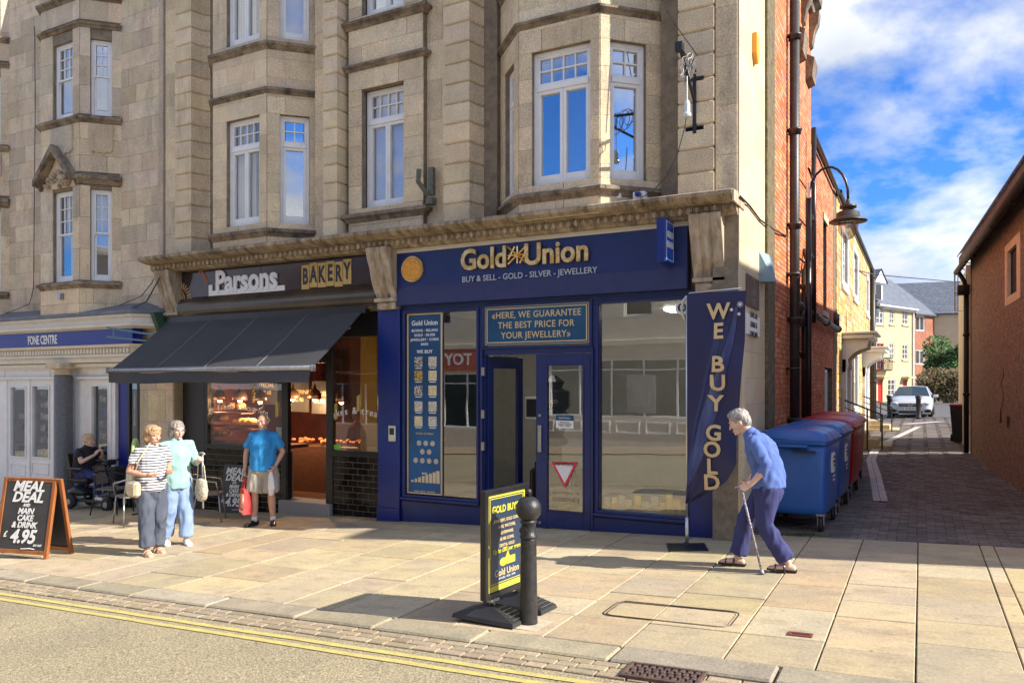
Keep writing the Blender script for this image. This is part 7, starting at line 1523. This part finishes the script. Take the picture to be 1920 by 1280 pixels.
# --- woman in striped top
ST = stripes('striped_jersey', (.60, .60, .61), (.02, .025, .05), 30, .38)
base = dict(pel=(0, 0, .86), wai=(0, 0, 1.0), che=(.0, 0, 1.20), nek=(.01, 0, 1.36), hed=(.04, 0, 1.475), shL=(0, .17, 1.30), shR=(0, -.17, 1.30), hpL=(0, .085, .83), hpR=(0, -.085, .83))
J = dict(base, yaw=18, pitch=6, elL=(-.03, .23, 1.04), wrL=(.22, .14, 1.02), fiL=(.32, .08, 1.03), elR=(-.06, -.25, 1.04), wrR=(.20, -.14, 1.0), fiR=(.3, -.08, 1.0), knL=(.03, .09, .45), anL=(-.05, .09, .085), toL=(.2, .1, 0), knR=(.06, -.09, .45), anR=(.08, -.09, .085), toR=(.3, -.12, 0))
c = G(284, 1037)
t, Jv, MM = person('woman with blonde hair in a navy striped top and grey trousers', c, -14, J, SKIN, .995, 1.0, 1, .55, ST, cloth('slate_grey_trousers', (.085, .10, .14)), 2, 1.05, [((-.02, 0, .055), (.112, .10, .085)), ((-.05, 0, -.02), (.07, .095, .09)), ((.05, 0, .095), (.05, .07, .03))], H_BLOND, ('sandal', mat('tan_sandal', (.6, .42, .3))), (.45, .45), topz=(0, 0, .80), hands={'L': ((0, -.5, .8), (0, 0, 1)), 'R': ((0, .5, .8), (0, 0, 1))})
b = MB(); b.box(-.13, .13, -.045, .045, -.19, 0, .03); hb = MM @ V((.04, -.235, .93)); BGM = mat('cream_leather', (.62, .53, .36), (.55, .46, .3), rough=.4); bgo = thing('handbag', 'cream leather handbag at the hip of the woman in stripes', 'handbag', fr=Fr(*hb)); obj('pouch', b, BGM, bgo, Matrix.Translation(hb) @ Matrix.Rotation(R(-14), 4, 'Z'))
b = MB(); b.tube([hb + V((-.1, .05, -.02)), MM @ V((.1, -.2, 1.18)), MM @ V((.06, -.05, 1.38)), MM @ V((0, .12, 1.37))], .008, 5); b.tube([hb + V((-.1, -.03, -.05)), hb + V((.1, -.09, -.05))], .004, 4); obj('strap', b, BGM, bgo)
b = MB(); b.smooth = True; pts = [V((-.17 - .05 * math.sin(R(a)) , -.12 + .10 * math.cos(R(a)) * .5, 1.13 + .26 * math.sin(R(a)))) for a in range(0, 360, 20)]; b.tube([MM @ (V((-.19, -.12, 1.17)) + V((.055 * math.cos(R(a)), -.05 * math.cos(R(a)), .25 * math.sin(R(a))))) for a in range(0, 360, 20)], .026, 8, closed=True); b.ball(tuple(MM @ V((-.17, -.07, 1.12))), (.08, .08, .2), 12, 8)
tag(obj('backpack', b, mat('lime_fabric', (.42, .55, .20), (.5, .6, .3), rough=.7)), 'lime green bag slung on the back of the woman in stripes', 'bag')
# --- woman in mint shirt
J = dict(base, yaw=5, pitch=4, elL=(.02, .24, 1.06), wrL=(.22, .22, 1.08), fiL=(.31, .22, 1.12), elR=(-.05, -.24, 1.04), wrR=(.05, -.24, .82), fiR=(.07, -.23, .72), knL=(.08, .09, .45), anL=(.10, .09, .085), toL=(.34, .05, 0), knR=(.0, -.09, .45), anR=(-.10, -.09, .085), toR=(.12, -.15, 0))
c = G(330, 1020)
t, Jv, MM = person('woman with grey bob and glasses in a mint shirt and pale blue jeans', c, -16, J, SKIN2, 1.02, 1.0, 1, 1.25, cloth('mint_shirt', (.30, .50, .47)), cloth('pale_denim', (.24, .34, .54)), 2, 1.12, [((-.025, 0, .05), (.105, .092, .085)), ((-.04, .065, -.02), (.065, .03, .085)), ((-.04, -.065, -.02), (.065, .03, .085)), ((-.075, 0, -.03), (.04, .08, .08))], H_ASH, ('shoe', WPRINT), (.8, .4), topz=(0, 0, .74), glasses=True, hands={'L': ((0, -1, .1), (0, 0, 1)), 'R': ((0, 1, 0), (1, 0, 0))})
wp_ = MM @ (Jv['wrL'] + V((.07, .0, .04))); b = MB(); b.smooth = True; b.tube([wp_ + V((-.07, 0.02, .065)), wp_ + V((0, 0, .075)), wp_ + V((.06, -.02, .06))], .012, 8); b.tube([wp_ + V((0, 0, .07)), wp_ + V((.01, 0, -.66))], .011, 8); tag(obj('walking_stick', b, mat('pale_stick', (.55, .54, .5), (.3, .29, .27), rough=.35, scale=50)), 'pale walking stick held up by the woman in the mint shirt', 'walking stick')
b = MB(); b.smooth = True; loft(b, [wp_ + V((-.02, 0, -.52)), wp_ + V((-.02, 0, -.42)), wp_ + V((-.02, 0, -.30))], [(.09, .05), (.11, .06), (.09, .04)], (1, 0, 0)); bgo = thing('tote_bag', 'cream patterned cloth bag hanging from the arm of the woman in mint', 'bag', fr=Fr(*(wp_ + V((0, 0, -.5))))); obj('pouch', b, mat('patterned_cloth', (.62, .56, .44), (.38, .32, .22), scale=40, mixlo=.45, mixhi=.55), bgo)
b = MB(); b.tube([wp_ + V((-.1, 0, -.30)), wp_ + V((-.08, 0, -.08)), wp_ + V((-.05, .01, -.02)), wp_ + V((.03, 0, -.1)), wp_ + V((.06, 0, -.30))], .007, 5); obj('handle', b, BGM, bgo)
# --- man
J = dict(base, hed=(.035, 0, 1.49), yaw=-6, pitch=2, elL=(-.03, .27, 1.06), wrL=(.10, .20, .86), fiL=(.16, .16, .78), elR=(-.03, -.26, 1.05), wrR=(.0, -.27, .80), fiR=(.01, -.27, .70), knL=(.02, .12, .46), anL=(-.02, .13, .085), toL=(.2, .2, 0), knR=(.03, -.12, .46), anR=(.0, -.13, .085), toR=(.2, -.22, 0))
J['shL'] = (0, .165, 1.31); J['shR'] = (0, -.165, 1.31)
c = G(494, 984)
t, Jv, MM = person('bald man in a bright blue polo shirt and beige shorts outside the bakery', c, -62, J, SKIN, 1.04, 1.06, 1, .72, cloth('sky_blue_polo', srgb(50, 150, 215)), cloth('beige_cargo_cotton', (.46, .41, .34)), .93, 1.15, [((-.05, 0, .02), (.07, .083, .05))], H_WHITE, ('socks', BLACK), (.75, .8), topz=(0, 0, .80))
rb = MM @ (Jv['fiR'] + V((0, 0, -.02))); RBG = mat('red_carrier_bag', (.70, .02, .03), (.75, .08, .05), rough=.4, scale=8)
bgo = thing('carrier_bag', 'red carrier bag hanging from the right hand of the man in the blue polo', 'carrier bag', fr=Fr(*rb)); b = MB(); f_ = Matrix.Translation(rb) @ Matrix.Rotation(R(-30), 4, 'Z'); b.add([(-.10, -.04, -.16), (.14, -.04, -.16), (.14, .04, -.16), (-.10, .04, -.16), (-.17, -.05, -.47), (.19, -.07, -.52), (.19, .07, -.52), (-.17, .05, -.47)], [(0, 1, 2, 3), (4, 7, 6, 5), (0, 4, 5, 1), (1, 5, 6, 2), (2, 6, 7, 3), (3, 7, 4, 0)]); obj('pouch', b, RBG, bgo, f_)
b = MB()
for y in (-.03, .03): b.tube([(-.06, y, -.16), (-.02, y * .3, .0), (.02, y * .3, .0), (.10, y, -.16)], .007, 5)
obj('handle', b, RBG, bgo, f_); b = MB(); b.box(.02, .16, -.062, -.052, -.44, -.22); b.box(-.02, .17, -.075, -.064, -.5, -.46); obj('printed_panel', b, mat('orange_print', (.8, .25, .08), (.85, .7, .5), scale=16), bgo, f_)
lb = MM @ (Jv['fiL'] + V((0, 0, 0))); b = MB(); loft(b, [lb, lb + V((0, 0, -.12)), lb + V((.01, 0, -.24)), lb + V((.0, 0, -.33))], [(.02, .02), (.05, .03), (.055, .03), (.03, .02)], (1, 0, 0)); obj_ = obj('plastic_bag', remesh(b, 'plastic_bag', [WPRINT], .008, 1, (.012, 16, 16, 9, 5)), mat('white_film', (.75, .75, .73), rough=.35)); tag(obj_, 'crumpled white plastic bag in the left hand of the man in the blue polo', 'plastic bag')
# --- scooter and rider
sc = G(176, 952); SM = Fr(sc.x, sc.y, sc.z, 8)
SCT = thing('mobility_scooter', 'black mobility scooter parked by the phone shop door', 'mobility scooter', fr=SM); PL = mat('scooter_plastic', (.035, .035, .04), rough=.3)
b = MB(); b.box(-.30, .42, -.18, .18, .13, .18, .02); obj('deck', b, PL, SCT, SM); b = MB(); b.smooth = True; loft(b, [(-.42, 0, .30), (-.3, 0, .33), (-.1, 0, .30)], [(.22, .08), (.23, .12), (.2, .06)], (0, 1, 0)); obj('rear_cover', b, PL, SCT, SM)
b = MB(); b.tube([(-.18, 0, .3), (-.18, 0, .50)], .035, 8); b.box(-.40, .06, -.23, .23, .50, .58, .03); obj('seat', b, LE, SCT, SM); b = MB(); b.prism([(-.38, .58), (-.46, 1.0), (-.40, 1.02), (-.30, .6)], 1, -.22, .22); obj('backrest', b, LE, SCT, SM)
for y in (-.27, .27): b = MB(); b.box(-.36, .02, y - .03, y + .03, .74, .78, .012); b.tube([(-.34, y, .52), (-.34, y, .75)], .014, 6); obj('armrest', b, PL, SCT, SM)
b = MB(); b.tube([(.48, 0, .2), (.36, 0, .86)], .035, 8); b.box(.30, .44, -.12, .12, .82, .92, .02); b.tube([(.38, -.26, .93), (.40, -.1, .88), (.40, .1, .88), (.38, .26, .93)], .015, 6); obj('tiller', b, PL, SCT, SM)
b = MB(); b.box(.48, .70, -.17, .17, .55, .80, .03); obj('basket', b, mat('black_fabric', (.02, .02, .024), rough=.9), SCT, SM)
b = MB(); b.smooth = True; loft(b, [(.38, 0, .28), (.55, 0, .30), (.68, 0, .24)], [(.2, .05), (.2, .10), (.16, .05)], (0, 1, 0)); obj('front_fairing', b, PL, SCT, SM)
for x, r_ in ((-.34, .14), (.56, .125)):
    for y in (-.22, .22):
        w_ = MB(); w_.smooth = True; w_.lathe([(.05, -.04), (r_ * .6, -.042), (r_ * .95, -.035), (r_, 0), (r_ * .95, .035), (r_ * .6, .042), (.05, .04)], 0, 0, 20, 0, axis=1); wo_ = obj('wheel', w_, mat('scooter_tyre', (.03, .03, .03), rough=.8), SCT, SM @ Matrix.Translation((x, y, r_)))
        h_ = MB(); h_.lathe([(.055, -.046), (.06, 0), (.055, .046)], 0, 0, 8, 0, axis=1); obj('hub', h_, STEEL, wo_, SM @ Matrix.Translation((x, y, r_)))
J = dict(pel=(-.22, 0, .66), wai=(-.22, 0, .80), che=(-.20, 0, .99), nek=(-.16, 0, 1.14), hed=(-.11, 0, 1.26), yaw=8, pitch=8, shL=(-.18, .18, 1.09), elL=(-.06, .24, .88), wrL=(.12, .08, 1.02), fiL=(.15, .04, 1.10), shR=(-.18, -.18, 1.09), elR=(-.04, -.24, .88), wrR=(.12, -.08, 1.01), fiR=(.15, -.03, 1.10), hpL=(-.2, .09, .65), knL=(.20, .11, .62), anL=(.24, .11, .25), toL=(.4, .12, 0), hpR=(-.2, -.09, .65), knR=(.20, -.11, .62), anR=(.22, -.11, .25), toR=(.4, -.12, 0))
t, Jv, MM = person('seated blonde woman in a black t-shirt riding the mobility scooter', (sc.x, sc.y, sc.z), 8, J, SKIN2, 1.0, 1.3, 1, .6, cloth('black_tshirt', (.02, .02, .028)), cloth('navy_leggings', (.03, .045, .16)), 2, .9, [((-.02, 0, .05), (.10, .088, .082)), ((-.10, 0, .07), (.05, .05, .05)), ((-.05, 0, 0), (.06, .08, .06))], mat('blonde_hair', (.66, .50, .28), (.4, .27, .13), rough=.5, scale=30), ('shoe', WPRINT), (.7, .7), topz=(-.24, 0, .62), hands={'L': ((0, -1, 0), (-1, 0, 0)), 'R': ((0, 1, 0), (-1, 0, 0))})
b = MB(); b.M = MM @ Matrix.Translation((-.09, 0, 1.335)); b.tube([(0, -.07, -.01), (.05, -.035, .02), (.05, .035, .02), (0, .07, -.01)], .012, 6); obj('sunglasses', b, BLACK, t, None)
# --- bistro chairs and table
ALU = mat('chair_aluminium', (.42, .41, .39), rough=.3, metal=.8); WIC = mat('woven_grey_seat', (.20, .19, .17), (.12, .115, .10), rough=.8, scale=60)
def chair(loc, rz, label, alu=True):
    m = ALU if alu else BLACK; M_ = Fr(*loc, rz); t = thing('bistro_chair', label, 'chair', 'cafe chairs outside the bakery', fr=M_)
    for x, y, dx, dy in ((.19, .2, .05, .03), (.19, -.2, .05, -.03), (-.19, .19, -.09, .03), (-.19, -.19, -.09, -.03)):
        b = MB(); b.smooth = True; b.tube([(x, y, .45), (x + dx, y + dy, 0)], .012, 8); obj('leg', b, m, t, M_)
    b = MB(); b.prism(rrect(0, 0, .44, .43, .08, 4), 2, .43, .455); obj('seat', b, WIC, t, M_)
    b = MB(); b.smooth = True; b.tube([(.20, .22, .45), (.16, .25, .64), (-.1, .25, .68), (-.24, .19, .72), (-.27, 0, .74), (-.24, -.19, .72), (-.1, -.25, .68), (.16, -.25, .64), (.20, -.22, .45)], .012, 8); b.tube([(-.19, .19, .45), (-.26, .15, .84), (-.28, 0, .87), (-.26, -.15, .84), (-.19, -.19, .45)], .012, 8); obj('arm_frame', b, m, t, M_)
    b = MB(); b.smooth = True; b.grid(lambda s_, t_: (-.20 - .07 * t_ - .03 * math.sin(math.pi * s_), -.18 + .36 * s_, .52 + .32 * t_), 8, 5); obj('backrest', b, WIC, t, M_); return t
c = G(250, 980); chair((c.x, c.y, c.z), 160, 'grey woven bistro chair behind the woman in stripes'); c = G(380, 978); chair((c.x, c.y + .1, c.z), 40, 'grey woven bistro chair beside the small chalk board'); c = G(212, 962); chair((c.x, c.y, c.z), 20, 'black cafe chair in front of the mobility scooter', False)
c = G(226, 968); M_ = Fr(c.x + .25, c.y + .35, c.z); t = thing('cafe_table', 'small round cafe table between the chairs outside the bakery', 'table', fr=M_)
b = MB(); b.lathe([(.30, .70), (.31, .71), (.31, .725), (.30, .73)], 0, 0, 28); obj('table_top', b, ALU, t, M_); b = MB(); b.tube([(0, 0, .05), (0, 0, .70)], .022, 8)
for a in range(4): b.tube([(0, 0, .06), (.26 * math.cos(R(45 + 90 * a)), .26 * math.sin(R(45 + 90 * a)), .015)], .016, 6)
obj('pedestal', b, BLACK, t, M_)
